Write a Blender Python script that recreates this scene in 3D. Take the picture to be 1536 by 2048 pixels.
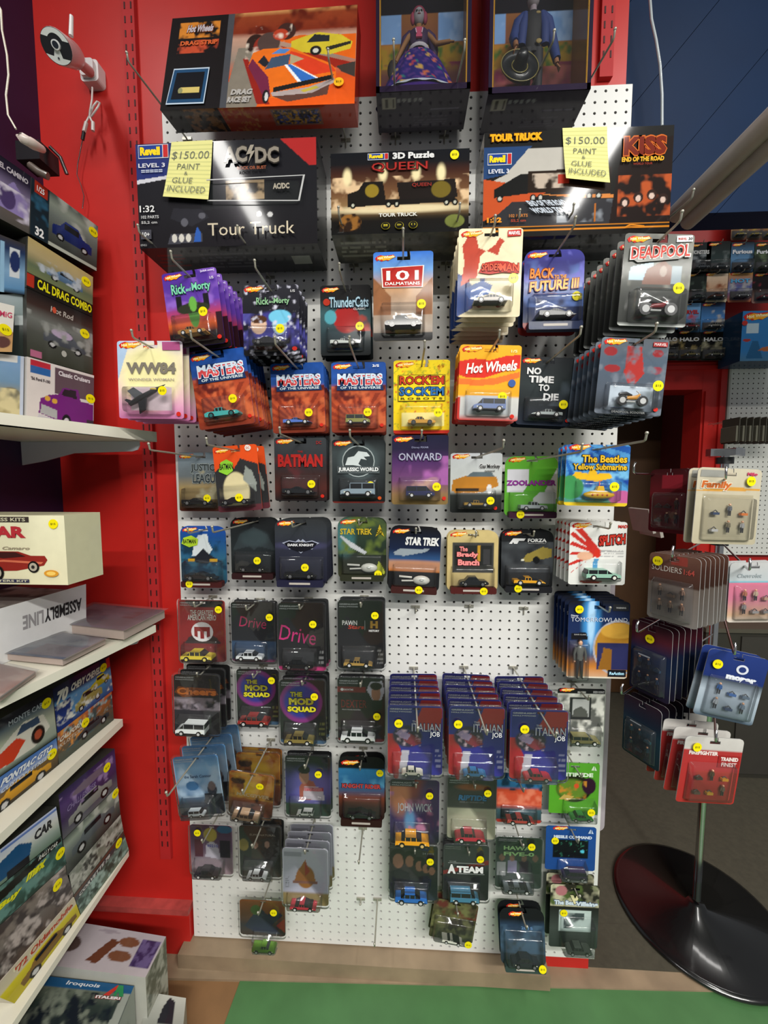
import bpy, math, random
import numpy as np
from mathutils import Vector, Matrix
for o in list(bpy.data.objects): bpy.data.objects.remove(o)
S = bpy.context.scene
COL = S.collection
# ---------------------------------------------------------------- camera
F = 769.0; D = 1.05
PITCH = math.radians(4.2); YAW = math.radians(2.75)
CAM = Vector((0, -D, 0))
fwd = Vector((-math.sin(YAW)*math.cos(PITCH), math.cos(YAW)*math.cos(PITCH), -math.sin(PITCH)))
rgt = fwd.cross(Vector((0, 0, 1))).normalized(); upv = rgt.cross(fwd).normalized()
cd = bpy.data.cameras.new('camera'); cam = bpy.data.objects.new('camera', cd); COL.objects.link(cam)
cd.sensor_fit = 'VERTICAL'; cd.sensor_height = 36; cd.lens = 36*F/2048; cd.clip_start = .02
M = Matrix((rgt, upv, -fwd)).transposed().to_4x4(); M.translation = CAM; cam.matrix_world = M
S.camera = cam
# ---------------------------------------------------------------- world, lamps, exposure
S.view_settings.view_transform = 'Standard'; S.view_settings.look = 'None'
S.view_settings.exposure = -0.06; S.view_settings.gamma = 1; S.view_settings.use_curve_mapping = False
W = bpy.data.worlds.new('world'); S.world = W; W.use_nodes = True
W.node_tree.nodes['Background'].inputs[0].default_value = (.93, .97, 1, 1)
W.node_tree.nodes['Background'].inputs[1].default_value = .24
def area(name, loc, sx, sy, power, col=(1, .98, .94), rot=(0, 0, 0)):
    l = bpy.data.lights.new(name, 'AREA'); l.shape = 'RECTANGLE'; l.size = sx; l.size_y = sy; l.energy = power; l.color = col
    o = bpy.data.objects.new(name, l); COL.objects.link(o); o.location = loc; o.rotation_euler = rot; return o
area('ceiling_tube_light', (-.92, -1.25, 1.66), .10, 1.2, 16)
area('ceiling_tube_light', (1.0, -1.25, 1.66), .10, 1.2, 24)
area('ceiling_tube_light', (1.25, -2.7, 1.66), 2.4, .14, 165, (1, .975, .91))
area('ceiling_tube_light', (.6, -3.5, 1.66), 2.4, .14, 120, (1, .975, .91))
area('ceiling_tube_light', (1.7, .45, 1.66), .9, .12, 6)
# ---------------------------------------------------------------- projection helpers: pixel -> point on a real plane
def ray(px, py):
    return (fwd + rgt*((px-768)/F) - upv*((py-1024)/F))
def P(px, py, d=0.0):                      # d = distance in front of the pegboard
    r = ray(px, py); t = (D-d)/r.y; return CAM + r*t
def PP(px, py, p0, n):
    r = ray(px, py); t = (p0-CAM).dot(n)/r.dot(n); return CAM + r*t
def PZ(px, py, z): return PP(px, py, Vector((0, 0, z)), Vector((0, 0, 1)))
def PX(px, py, x): return PP(px, py, Vector((x, 0, 0)), Vector((1, 0, 0)))
def depth(p): return (p-CAM).dot(fwd)
# ---------------------------------------------------------------- colour
def s2l(c): return c/12.92 if c <= .04045 else ((c+.055)/1.055)**2.4
_hc = {}
def C(h):
    if not isinstance(h, str): return np.array(h, dtype=float)
    if h not in _hc:
        k = h.lstrip('#'); k = ''.join(a*2 for a in k) if len(k) == 3 else k
        _hc[h] = np.array([s2l(int(k[i:i+2], 16)/255) for i in (0, 2, 4)])
    return _hc[h]
# ---------------------------------------------------------------- materials (all procedural)
def mat(name, col=None, rough=.5, metal=0, coat=0, noise=0, nscale=30, bump=0, spec=.5, attr=False, coatr=.08):
    m = bpy.data.materials.new(name); m.use_nodes = True; nt = m.node_tree; b = nt.nodes['Principled BSDF']
    b.inputs['Roughness'].default_value = rough; b.inputs['Metallic'].default_value = metal
    b.inputs['Coat Weight'].default_value = coat; b.inputs['Coat Roughness'].default_value = coatr
    b.inputs['Specular IOR Level'].default_value = spec
    if attr:
        a = nt.nodes.new('ShaderNodeAttribute'); a.attribute_name = 'Col'; src = a.outputs['Color']
    else:
        a = nt.nodes.new('ShaderNodeRGB'); a.outputs[0].default_value = (*C(col), 1); src = a.outputs[0]
    tc = nt.nodes.new('ShaderNodeTexCoord'); n = nt.nodes.new('ShaderNodeTexNoise'); n.inputs['Scale'].default_value = nscale; n.inputs['Detail'].default_value = 5
    nt.links.new(tc.outputs['Object'], n.inputs['Vector'])
    mr = nt.nodes.new('ShaderNodeMapRange'); mr.inputs['To Min'].default_value = 1-noise; mr.inputs['To Max'].default_value = 1+noise
    mr.inputs['From Min'].default_value = .3; mr.inputs['From Max'].default_value = .7
    nt.links.new(n.outputs['Fac'], mr.inputs['Value'])
    mx = nt.nodes.new('ShaderNodeVectorMath'); mx.operation = 'SCALE'; nt.links.new(src, mx.inputs[0]); nt.links.new(mr.outputs[0], mx.inputs['Scale'])
    nt.links.new(mx.outputs[0], b.inputs['Base Color'])
    if bump:
        bp = nt.nodes.new('ShaderNodeBump'); bp.inputs['Strength'].default_value = bump; bp.inputs['Distance'].default_value = .002
        nt.links.new(n.outputs['Fac'], bp.inputs['Height']); nt.links.new(bp.outputs[0], b.inputs['Normal'])
    return m
def clearmat(name, tint, base, rough=.07, haze=.03, hazecol=(.8, .82, .85), gain=.8):
    m = bpy.data.materials.new(name); m.use_nodes = True; nt = m.node_tree; nt.nodes.clear(); N = nt.nodes.new; L = nt.links.new
    out = N('ShaderNodeOutputMaterial'); t = N('ShaderNodeBsdfTransparent'); t.inputs[0].default_value = (*tint, 1)
    g = N('ShaderNodeBsdfGlossy'); g.inputs['Roughness'].default_value = rough
    d = N('ShaderNodeBsdfDiffuse'); d.inputs[0].default_value = (*hazecol, 1)
    tc = N('ShaderNodeTexCoord'); n = N('ShaderNodeTexNoise'); n.inputs['Scale'].default_value = 35; L(tc.outputs['Object'], n.inputs['Vector'])
    bp = N('ShaderNodeBump'); bp.inputs['Strength'].default_value = .25; bp.inputs['Distance'].default_value = .003
    L(n.outputs['Fac'], bp.inputs['Height']); L(bp.outputs[0], g.inputs['Normal'])
    f = N('ShaderNodeFresnel'); f.inputs['IOR'].default_value = 1.5; ad = N('ShaderNodeMath'); ad.operation = 'MULTIPLY_ADD'
    ad.inputs[1].default_value = gain; ad.inputs[2].default_value = base; L(f.outputs[0], ad.inputs[0]); ad.use_clamp = True
    m1 = N('ShaderNodeMixShader'); m1.inputs[0].default_value = haze; L(t.outputs[0], m1.inputs[1]); L(d.outputs[0], m1.inputs[2])
    m2 = N('ShaderNodeMixShader'); L(ad.outputs[0], m2.inputs[0]); L(m1.outputs[0], m2.inputs[1]); L(g.outputs[0], m2.inputs[2])
    L(m2.outputs[0], out.inputs['Surface']); return m
PRINT = mat('printed_card', attr=True, rough=.55, coat=.12, noise=.03, nscale=60, coatr=.1, spec=.1)
GLOSS = mat('glossy_print', attr=True, rough=.6, coat=.5, noise=.03, nscale=40, coatr=.075, spec=.04)
MATTE = mat('matte_paint', attr=True, rough=.7, noise=.05, nscale=25)
TOY = mat('toy_enamel', attr=True, rough=.35, coat=.3, noise=.02, nscale=80)
STEEL = mat('zinc_wire', '#a8a598', rough=.35, metal=.45, noise=.08, nscale=90)
CHROME = mat('chrome_wire', '#c9c9c9', rough=.15, metal=1, noise=.04, nscale=50)
CLEAR = clearmat('clear_blister_plastic', (.97, .975, .98), .0, haze=.012)
CLAM = clearmat('clear_clamshell_plastic', (.98, .985, .99), .01, .06, .015)
BAG = clearmat('clear_bag_film', (.93, .93, .95), .03, .15, .09)
# ---------------------------------------------------------------- mesh builder
_tc = {}
def textmesh(s, bold=0.0, res=2):
    k = (s, bold)
    if k not in _tc:
        cu = bpy.data.curves.new('t', 'FONT'); cu.body = s; cu.resolution_u = res; cu.offset = bold
        ob = bpy.data.objects.new('t', cu); me = bpy.data.meshes.new_from_object(ob)
        v = np.array([(p.co.x, p.co.y) for p in me.vertices]) if len(me.vertices) else np.zeros((0, 2))
        f = [tuple(p.vertices) for p in me.polygons]
        if len(v):
            lo, hi = v.min(0), v.max(0)
            v = (v-lo)/np.maximum(hi-lo, 1e-6)
        _tc[k] = (v, f); bpy.data.meshes.remove(me); bpy.data.objects.remove(ob); bpy.data.curves.remove(cu)
    return _tc[k]
class MB:
    def __init__(s): s.v = []; s.f = []; s.c = []; s.n = 0; s.sm = []
    def add(s, vs, fs, col, smooth=False):
        vs = np.asarray(vs, float).reshape(-1, 3); b = s.n; s.v.append(vs); s.n += len(vs)
        col = C(col) if isinstance(col, str) else np.asarray(col, float)
        if col.ndim == 1: col = np.tile(col, (len(vs), 1))
        s.c.append(col); s.f += [tuple(i+b for i in f) for f in fs]; s.sm += [smooth]*len(fs)
        return s
    def box(s, c, size, col='#888', R=None):
        x, y, z = (a/2 for a in size)
        vs = [Vector((i*x, j*y, k*z)) for i in (-1, 1) for j in (-1, 1) for k in (-1, 1)]
        vs = [(R @ v if R else v)+Vector(c) for v in vs]
        return s.add(vs, [(0, 1, 3, 2), (4, 6, 7, 5), (0, 4, 5, 1), (2, 3, 7, 6), (0, 2, 6, 4), (1, 5, 7, 3)], col)
    def hexa(s, lo, hi, col):              # lo, hi: four points each
        return s.add(list(lo)+list(hi), [(0, 1, 2, 3), (7, 6, 5, 4), (0, 4, 5, 1), (1, 5, 6, 2), (2, 6, 7, 3), (3, 7, 4, 0)], col)
    def tube(s, pts, r, col='#888', n=8, cap=True, flat=1.0):
        pts = [Vector(p) for p in pts]; rs = r if isinstance(r, (list, tuple)) else [r]*len(pts)
        vs = []; fs = []; up = None
        for i, p in enumerate(pts):
            t = (pts[min(i+1, len(pts)-1)]-pts[max(i-1, 0)]).normalized()
            if up is None: up = Vector((0, 0, 1)) if abs(t.z) < .9 else Vector((0, 1, 0))
            a = t.cross(up).normalized(); b = a.cross(t).normalized(); up = b
            for k in range(n):
                w = 2*math.pi*k/n; vs.append(p+a*math.cos(w)*rs[i]+b*math.sin(w)*rs[i]*flat)
        for i in range(len(pts)-1):
            for k in range(n): fs.append((i*n+k, i*n+(k+1) % n, (i+1)*n+(k+1) % n, (i+1)*n+k))
        s.add(vs, fs, col, True)
        if cap: s.add(vs[:n], [tuple(range(n))], col); s.add(vs[-n:], [tuple(range(n))[::-1]], col)
        return s
    def ball(s, c, r, col, n=12, m=8):
        rr = r if isinstance(r, (list, tuple)) else (r, r, r); vs = []; fs = []
        for j in range(m+1):
            a = math.pi*j/m
            for i in range(n):
                w = 2*math.pi*i/n; vs.append((c[0]+rr[0]*math.sin(a)*math.cos(w), c[1]+rr[1]*math.sin(a)*math.sin(w), c[2]+rr[2]*math.cos(a)))
        for j in range(m):
            for i in range(n): fs.append((j*n+i, j*n+(i+1) % n, (j+1)*n+(i+1) % n, (j+1)*n+i))
        return s.add(vs, fs, col, True)
    def lathe(s, prof, c=(0, 0, 0), col='#888', n=24, sx=1, sy=1):
        vs = []; fs = []
        for (r, z) in prof:
            for i in range(n):
                w = 2*math.pi*i/n; vs.append((c[0]+r*sx*math.cos(w), c[1]+r*sy*math.sin(w), c[2]+z))
        for j in range(len(prof)-1):
            for i in range(n): fs.append((j*n+i, j*n+(i+1) % n, (j+1)*n+(i+1) % n, (j+1)*n+i))
        return s.add(vs, fs, col, True)
    def prism(s, poly, y0, y1, col, taper=1.0, cx=None):      # polygon in x,z extruded along y
        n = len(poly); a = [(x, y0, z) for x, z in poly]; b = [(x, y1, z) for x, z in poly]
        return s.add(a+b, [tuple(range(n)), tuple(range(2*n-1, n-1, -1))]+[(i, n+i, n+(i+1) % n, (i+1) % n) for i in range(n)], col)
    def build(s, name, m, parent=None, origin=None):
        V = np.concatenate(s.v) if s.v else np.zeros((0, 3)); Cc = np.concatenate(s.c) if s.c else np.zeros((0, 3))
        if origin is not None: V = V-np.array(origin)
        me = bpy.data.meshes.new(name); nl = sum(len(f) for f in s.f)
        me.vertices.add(len(V)); me.vertices.foreach_set('co', V.astype(np.float32).ravel())
        me.loops.add(nl); me.loops.foreach_set('vertex_index', np.fromiter((i for f in s.f for i in f), np.int32, nl))
        me.polygons.add(len(s.f)); ls = np.fromiter((len(f) for f in s.f), np.int32, len(s.f))
        st = np.concatenate([[0], np.cumsum(ls)[:-1]]).astype(np.int32) if len(ls) else ls
        me.polygons.foreach_set('loop_start', st); me.polygons.foreach_set('loop_total', ls)
        me.polygons.foreach_set('use_smooth', np.array(s.sm, bool))
        me.update(calc_edges=True); me.validate()
        a = me.attributes.new('Col', 'FLOAT_COLOR', 'POINT')
        a.data.foreach_set('color', np.concatenate([Cc, np.ones((len(Cc), 1))], 1).astype(np.float32).ravel())
        me.materials.append(m); o = bpy.data.objects.new(name, me); COL.objects.link(o)
        if parent: o.parent = parent
        elif origin is not None: o.location = origin
        return o
def tag(o, label=None, cat=None, group=None, kind=None):
    if label: o['label'] = label
    if cat: o['category'] = cat
    if group: o['group'] = group
    if kind: o['kind'] = kind
    return o
def empty(name, loc, label, cat, group=None):
    o = bpy.data.objects.new(name, None); COL.objects.link(o); o.location = loc; o.empty_display_size = .05
    return tag(o, label, cat, group)
def struct(mb, name, m, parent=None):
    o = mb.build(name, m, parent)
    if not parent: o['kind'] = 'structure'
    return o
# ---------------------------------------------------------------- printed artwork: colours laid on a grid, lettering as thin raised shapes
def vnoise(U, V, sc, seed):
    r = np.random.RandomState(seed).rand(64, 64); out = 0; amp = 1; tot = 0
    for k in range(3):
        x = U*sc*2**k+seed*.37; y = V*sc*2**k+seed*.71; xi = np.floor(x).astype(int); yi = np.floor(y).astype(int); fx = x-xi; fy = y-yi
        fx = fx*fx*(3-2*fx); fy = fy*fy*(3-2*fy); g = lambda a, b: r[a % 64, b % 64]
        out = out+amp*((g(xi, yi)*(1-fx)+g(xi+1, yi)*fx)*(1-fy)+(g(xi, yi+1)*(1-fx)+g(xi+1, yi+1)*fx)*fy); tot += amp; amp *= .5
    return out/tot
def inpoly(U, V, pts):
    m = np.zeros(U.shape, bool); n = len(pts)
    for i in range(n):
        x0, y0 = pts[i]; x1, y1 = pts[(i+1) % n]
        if y0 == y1: continue
        c = ((V < y0) != (V < y1)) & (U < (x1-x0)*(V-y0)/(y1-y0)+x0); m ^= c
    return m
def carpts(cx, cy, w, h, flip, t='s'):
    sh = {'s': [(0, .12), (0, .5), (.06, .58), (.24, .64), (.38, 1), (.68, 1), (.82, .64), (.97, .56), (1, .45), (1, .12)],
          'v': [(0, .1), (0, .85), (.05, 1), (.75, 1), (.87, .6), (1, .5), (1, .1)],
          'r': [(0, .2), (.02, .6), (.2, .62), (.4, .95), (.6, .95), (.75, .6), (1, .32), (1, .12)]}[t]
    return [(cx+((1-x if flip else x)-.5)*w, cy+(z-.5)*h) for x, z in sh]
def paint(spec, U, V, asp=.75):
    c = np.zeros(U.shape+(3,)); c[:] = .5
    for op in spec:
        k = op[0]; a = op[1:]
        if k == 'g':
            st = sorted([(v, C(h)) for v, h in a[0]], key=lambda q: q[0]); T = V if len(a) < 2 else (U if a[1] == 'u' else (U*a[1]+V)/(1+a[1]))
            xs = [q[0] for q in st]
            for j in range(3): c[..., j] = np.interp(T, xs, [q[1][j] for q in st])
        elif k == 'n': c *= (1+a[1]*2*(vnoise(U*asp, V, a[0], a[2] if len(a) > 2 else 1)-.5))[..., None]
        elif k == 'b':                     # blotches: scale, threshold, colour, (y0,y1), seed
            y0, y1 = a[3] if len(a) > 3 else (0, 1); x0, x1 = a[5] if len(a) > 5 else (0, 1)
            m = np.clip((vnoise(U*asp, V, a[0], a[4] if len(a) > 4 else 3)-a[1])*5+.3, 0, 1)*((V >= y0) & (V <= y1) & (U >= x0) & (U <= x1)); c[:] = c*(1-m[..., None])+C(a[2])*m[..., None]
        elif k == 'e':
            r = np.sqrt(((U-a[0])/a[2])**2+((V-a[1])/a[3])**2); sf = a[5] if len(a) > 5 else .12
            m = np.clip((1-r)/sf+.5, 0, 1); m = m*m*(3-2*m); c[:] = c*(1-m[..., None])+C(a[4])*m[..., None]
        elif k == 'r': m = (U >= a[0]) & (V >= a[1]) & (U <= a[2]) & (V <= a[3]); c[m] = C(a[4])
        elif k == 'p': c[inpoly(U, V, a[0])] = C(a[1])
        elif k == 'ray':
            w = np.arctan2(V-a[1], (U-a[0])*asp); m = (np.sin(w*a[2]) > 0); y0, y1 = a[4] if len(a) > 4 else (0, 1)
            c[m & (V >= y0) & (V <= y1)] = C(a[3])
        elif k == 'hl':                    # rows of small print
            for j in range(a[4]):
                y = a[1]+(a[3]-a[1])*(j+.5)/a[4]; m = (abs(V-y) < (a[3]-a[1])/a[4]*.25) & (U > a[0]) & (U < a[2]) & (vnoise(U, V*0, 40, j+5) > .38); c[m] = C(a[5])
        elif k == 'car':                   # cx, cy, w, h, colour, flip, kind
            cx, cy, w, h, col = a[:5]; fl = a[5] if len(a) > 5 else 0; t = a[6] if len(a) > 6 else 's'
            pts = carpts(cx, cy, w, h, fl, t); m = inpoly(U, V, pts)
            sh = np.clip((V-(cy-h/2))/h, 0, 1)*.7+.5; c[m] = C(col)*sh[m][..., None]
            wy0, wy1 = cy+h*.12, cy+h*.4; g = (-.16*w, .22*w) if t == 's' else ((-.4*w, .25*w) if t == 'v' else (-.12*w, .16*w))
            if fl: g = (-g[1], -g[0])
            c[(U > cx+g[0]) & (U < cx+g[1]) & (V > wy0) & (V < wy1) & m] = C('#15181c')
            for q in (-.3, .3):
                r = np.sqrt(((U-cx-q*w)/(w*.095))**2+((V-(cy-h*.38))/(w*.095*asp))**2); c[r < 1] = C('#0c0c0c'); c[r < .55] = C('#b0b0b0')
    return c
def flame(x, y, w, h):
    f = [(0, .55), (.08, .2), (.2, .35), (.3, .15), (.5, .3), (.62, .2), (.75, .45), (1, .75), (.8, .8), (.93, 1), (.65, .88), (.45, .85), (.25, .95), (.1, .8)]
    return [(x+a*w, y+b*h) for a, b in f]
def art(mb, spec, ov, nx, ny, f, off, asp=.75, cuts=(), side=True, thick=None, edge='#ccc', lift=.00035, reach=None):
    """front skin f(u,v)->3D with painted grid; cuts = rectangles left out; ov = raised lettering"""
    us = sorted(set([i/nx for i in range(nx+1)])); vs = sorted(set([j/ny for j in range(ny+1)]))
    for (x0, y0, x1, y1) in cuts:
        for q in (x0, x1):
            if 0 < q < 1: us = [u for u in us if abs(u-q) > .3/nx or u in (0, 1)]+[q]
        for q in (y0, y1):
            if 0 < q < 1: vs = [v for v in vs if abs(v-q) > .3/ny or v in (0, 1)]+[q]
    us = sorted(set(us)); vs = sorted(set(vs)); a, b = len(us), len(vs)
    U, V = np.meshgrid(us, vs); c = paint(spec, U, V, asp); pos = f(U, V).reshape(-1, 3)
    keep = {}; fs = []
    cm = [[any(x0 < (us[i]+us[i+1])/2 < x1 and y0 < (vs[j]+vs[j+1])/2 < y1 for (x0, y0, x1, y1) in cuts) for i in range(a-1)] for j in range(b-1)] if cuts else None
    def cut(i, j): return i < 0 or j < 0 or i >= a-1 or j >= b-1 or (cm is not None and cm[j][i])
    for j in range(b-1):
        for i in range(a-1):
            if cm is None or not cm[j][i]: fs.append((j*a+i, j*a+i+1, (j+1)*a+i+1, (j+1)*a+i))
    mb.add(pos, fs, c.reshape(-1, 3))
    off = np.array(off, float)
    if thick:
        bk = pos-off*thick; ec = C(edge); E = []
        for j in range(b-1):
            for i in range(a-1):
                if cut(i, j): continue
                p = (j*a+i, j*a+i+1, (j+1)*a+i+1, (j+1)*a+i)
                if cut(i, j-1): E.append((p[0], p[1]))
                if cut(i+1, j): E.append((p[1], p[2]))
                if cut(i, j+1): E.append((p[2], p[3]))
                if cut(i-1, j): E.append((p[3], p[0]))
        vv = []; ff = []
        for (p, q) in E:
            n = len(vv); vv += [pos[p], bk[p], bk[q], pos[q]]; ff.append((n, n+1, n+2, n+3))
        mb.add(vv, ff, ec)
        cu = sorted(set([i/8 for i in range(9)]+[q for r in cuts for q in (r[0], r[2]) if 0 < q < 1])); cv = sorted(set([i/14 for i in range(15)]+[q for r in cuts for q in (r[1], r[3]) if 0 < q < 1]))
        U2, V2 = np.meshgrid(cu, cv); b2 = f(U2, V2).reshape(-1, 3)-off*thick; n2 = len(cu); ff = []
        for j in range(len(cv)-1):
            for i in range(n2-1):
                mu, mv = (cu[i]+cu[i+1])/2, (cv[j]+cv[j+1])/2
                if not any(x0 < mu < x1 and y0 < mv < y1 for (x0, y0, x1, y1) in cuts): ff.append((j*n2+i, (j+1)*n2+i, (j+1)*n2+i+1, j*n2+i+1))
        mb.add(b2, ff, ec)
    lev = 1
    for o in ov:
        lev += 1
        if o[0] == 'T':                    # text, cx, cy, w, h, colour, shear, outline colour, bold
            s_, cx, cy, w, h, col = o[1:7]; sh = o[7] if len(o) > 7 else 0; oc = o[8] if len(o) > 8 else None; bold = o[9] if len(o) > 9 else .02; rise = o[10] if len(o) > 10 else 0
            if oc:
                v, ff = textmesh(s_, bold+.045)
                if len(v):
                    u = cx+(v[:, 0]-.5)*w*1.04+(v[:, 1]-.5)*sh*h; vv = cy+(v[:, 1]-.5)*h*1.16+rise*(v[:, 0]-.5)
                    mb.add(f(u, vv)+off*lift*lev, ff, oc)
                lev += 1
            v, ff = textmesh(s_, bold)
            if len(v):
                u = cx+(v[:, 0]-.5)*w+(v[:, 1]-.5)*sh*h; vv = cy+(v[:, 1]-.5)*h+rise*(v[:, 0]-.5)
                mb.add(f(u, vv)+off*lift*lev, ff, col)
        elif o[0] == 'P':
            q = np.array(o[1], float); mb.add(f(q[:, 0], q[:, 1])+off*lift*lev, [tuple(range(len(q)))], o[2])
        elif o[0] == 'O':                  # disc cx, cy, rx, ry, colour
            w = np.linspace(0, 2*math.pi, 20, endpoint=False); mb.add(f(o[1]+o[3]*np.cos(w), o[2]+o[4]*np.sin(w))+off*lift*lev, [tuple(range(20))], o[5])
        elif o[0] == 'L':                  # flame shaped maker's logo, x, y, w
            x, y, w = o[1:4]; h = w*.34*asp*(o[4] if len(o) > 4 else 1)
            for q, cc in ((flame(x-.01, y-.004, w*1.04, h*1.1), '#c8261c'), (flame(x+w*.12, y+h*.06, w*.88, h*.88), '#f0a81c')):
                q = np.array(q); mb.add(f(q[:, 0], q[:, 1])+off*lift*lev, [tuple(range(len(q)))], cc); lev += 1
            v, ff = textmesh('Hot Wheels', .03); u = x+w*(.1+.82*v[:, 0]); vv = y+h*(.38+.34*v[:, 1])+h*.22*v[:, 0]
            mb.add(f(u, vv)+off*lift*lev, ff, '#fff3c0')
        elif o[0] == 'G':                  # boxed maker's lettering
            x, y, w, h = o[1:5]
            for t, yy, hh in (('GREENLIGHT', .72, .3), ('HOLLYWOOD', .24, .26)):
                v, ff = textmesh(t, .03); mb.add(f(x+w*v[:, 0], y+h*(yy-hh/2+hh*v[:, 1]))+off*lift*lev, ff, o[5] if len(o) > 5 else '#d8dadc')
def bilin(TL, TR, BR, BL):
    TL, TR, BR, BL = (np.array(p, float) for p in (TL, TR, BR, BL))
    def f(U, V):
        U = np.asarray(U, float)[..., None]; V = np.asarray(V, float)[..., None]
        return BL*(1-U)*(1-V)+BR*U*(1-V)+TL*(1-U)*V+TR*U*V
    return f
def qbox(name, label, cat, c4, dvec, spec, ov, side='#222', m=None, res=2.6, faces=None, px=None, group=None, parent=None):
    """a carton: front quad c4 (TL,TR,BR,BL points), depth vector; faces = {'bottom':(spec,ov),...} with artwork of their own"""
    m = m or GLOSS; faces = faces or {}; c4 = [Vector(p) for p in c4]; dv = Vector(dvec); TL, TR, BR, BL = c4; bTL, bTR, bBR, bBL = (p+dv for p in c4)
    w, h = (TR-TL).length, (TL-BL).length; dd = dv.length
    org = (BL+BR+bBL+bBR)/4; mb = MB(); n = (TR-TL).cross(TL-BL).normalized()*-1
    n = -n if n.dot(dv) > 0 else n
    k = 1000/res*.8
    def face(a, b, c, d, sp, ovl, ww, hh):
        nn = (b-a).cross(a-d).normalized(); ctr = (a+b+c+d)/4; mid = (TL+BR)/2+dv/2
        if nn.dot(ctr-mid) < 0: nn = -nn
        art(mb, sp, ovl, max(6, int(ww*k)), max(4, int(hh*k)), bilin(a, b, c, d), nn, asp=ww/max(hh, .01))
    face(TL, TR, BR, BL, spec, ov, w, h)
    quads = {'bottom': (BL, BR, bBR, bBL, w, dd), 'top': (bTL, bTR, TR, TL, w, dd), 'right': (TR, bTR, bBR, BR, dd, h), 'left': (bTL, TL, BL, bBL, dd, h), 'back': (bTR, bTL, bBL, bBR, w, h)}
    for kx, (a, b, c, d, ww, hh) in quads.items():
        if kx in faces: face(a, b, c, d, faces[kx][0], faces[kx][1], ww, hh)
        else: mb.add([a, b, c, d], [(0, 3, 2, 1)], side if isinstance(side, str) else side.get(kx, '#222'))
    o = mb.build(name, m, parent, origin=org)
    if not parent: tag(o, label, cat, group)
    return o
def sticker(parent, p, r, nrm, xax, col='#e8d80e', name='price_sticker', txt='$15'):
    """small round price sticker lying on a surface (local coordinates of parent)"""
    n = Vector(nrm).normalized(); x = Vector(xax).normalized(); y = n.cross(x)
    if y.z < 0: y = -y
    p = Vector(p); mb = MB(); q = [p+n*.0012+x*math.cos(2*math.pi*i/20)*r+y*math.sin(2*math.pi*i/20)*r for i in range(20)]
    mb.add(q+[a-n*.0008 for a in q], [tuple(range(20))]+[(i, 20+i, 20+(i+1) % 20, (i+1) % 20) for i in range(20)], col)
    v, ff = textmesh(txt, .02)
    if x.cross(y).dot(n) < 0: pass
    mb.add([p+n*.0015+x*((a-.5)*r*1.1)+y*((b-.5)*r*.5) for a, b in v], ff, '#6a6410')
    return mb.build(name, PRINT, parent)
def rrect(x0, z0, x1, z1, r, n=4):
    pts = []
    for cx, cz, a in ((x1-r, z1-r, 0), (x0+r, z1-r, 90), (x0+r, z0+r, 180), (x1-r, z0+r, 270)):
        for i in range(n+1): w = math.radians(a+90*i/n); pts.append((cx+r*math.cos(w), cz+r*math.sin(w)))
    return pts
# ---------------------------------------------------------------- the setting
def V3(*a): return Vector(a)
ZF = P(800, 1906, 0).z - .035                                   # shop floor
XL = P(106, 700, -.01).x                                         # left corner
XR = P(1256, 90, -.01).x                                        # right end of the partition
ZT = 1.75; YB = .012
RED = mat('red_wall_paint', '#ba231e', rough=.42, noise=.05, nscale=9, bump=.08, spec=.35)
PURP = mat('purple_wall_paint', '#2a0c36', rough=.6, noise=.08, nscale=8, bump=.1)
BLUE = mat('blue_board_paint', '#042040', rough=.6, spec=.15, noise=.07, nscale=7, bump=.1)
GREENF = mat('green_floor_paint', '#456f42', rough=.5, noise=.1, nscale=12, bump=.15)
WOODF = mat('plywood_strip', '#8a7760', rough=.6, noise=.22, nscale=10, bump=.2)
DARKF = mat('dark_floor_carpet', '#403c30', rough=.9, noise=.12, nscale=60, bump=.4)
CARDB = mat('brown_cardboard', '#7c5a38', rough=.8, noise=.08, nscale=15)
BROWN = mat('dark_brown_paint', '#4a3018', rough=.6, noise=.15, nscale=6)
WHITE = mat('white_melamine', '#dcd8c8', rough=.35, noise=.03, nscale=10)
BEIGE = mat('ceiling_paint', '#c8c8c4', rough=.8, noise=.04)
def slab(name, lo, hi, m, kind=True, col='#fff'):
    mb = MB(); lo = Vector(lo); hi = Vector(hi); mb.box((lo+hi)/2, hi-lo, col); o = mb.build(name, m, origin=((lo.x+hi.x)/2, (lo.y+hi.y)/2, lo.z))
    if kind: o['kind'] = 'structure'
    return o
slab('wall_back', (XL, YB, ZF), (XR, YB+.09, ZT), RED)
slab('wall_left', (XL-.06, -1.7, ZF), (XL, YB+.09, ZT), PURP)
YG = PZ(760, 1975, ZF).y; YW = 0.0
yg1 = PZ(480, 1960, ZF).y; yg2 = PZ(1536, 1988, ZF).y
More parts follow.
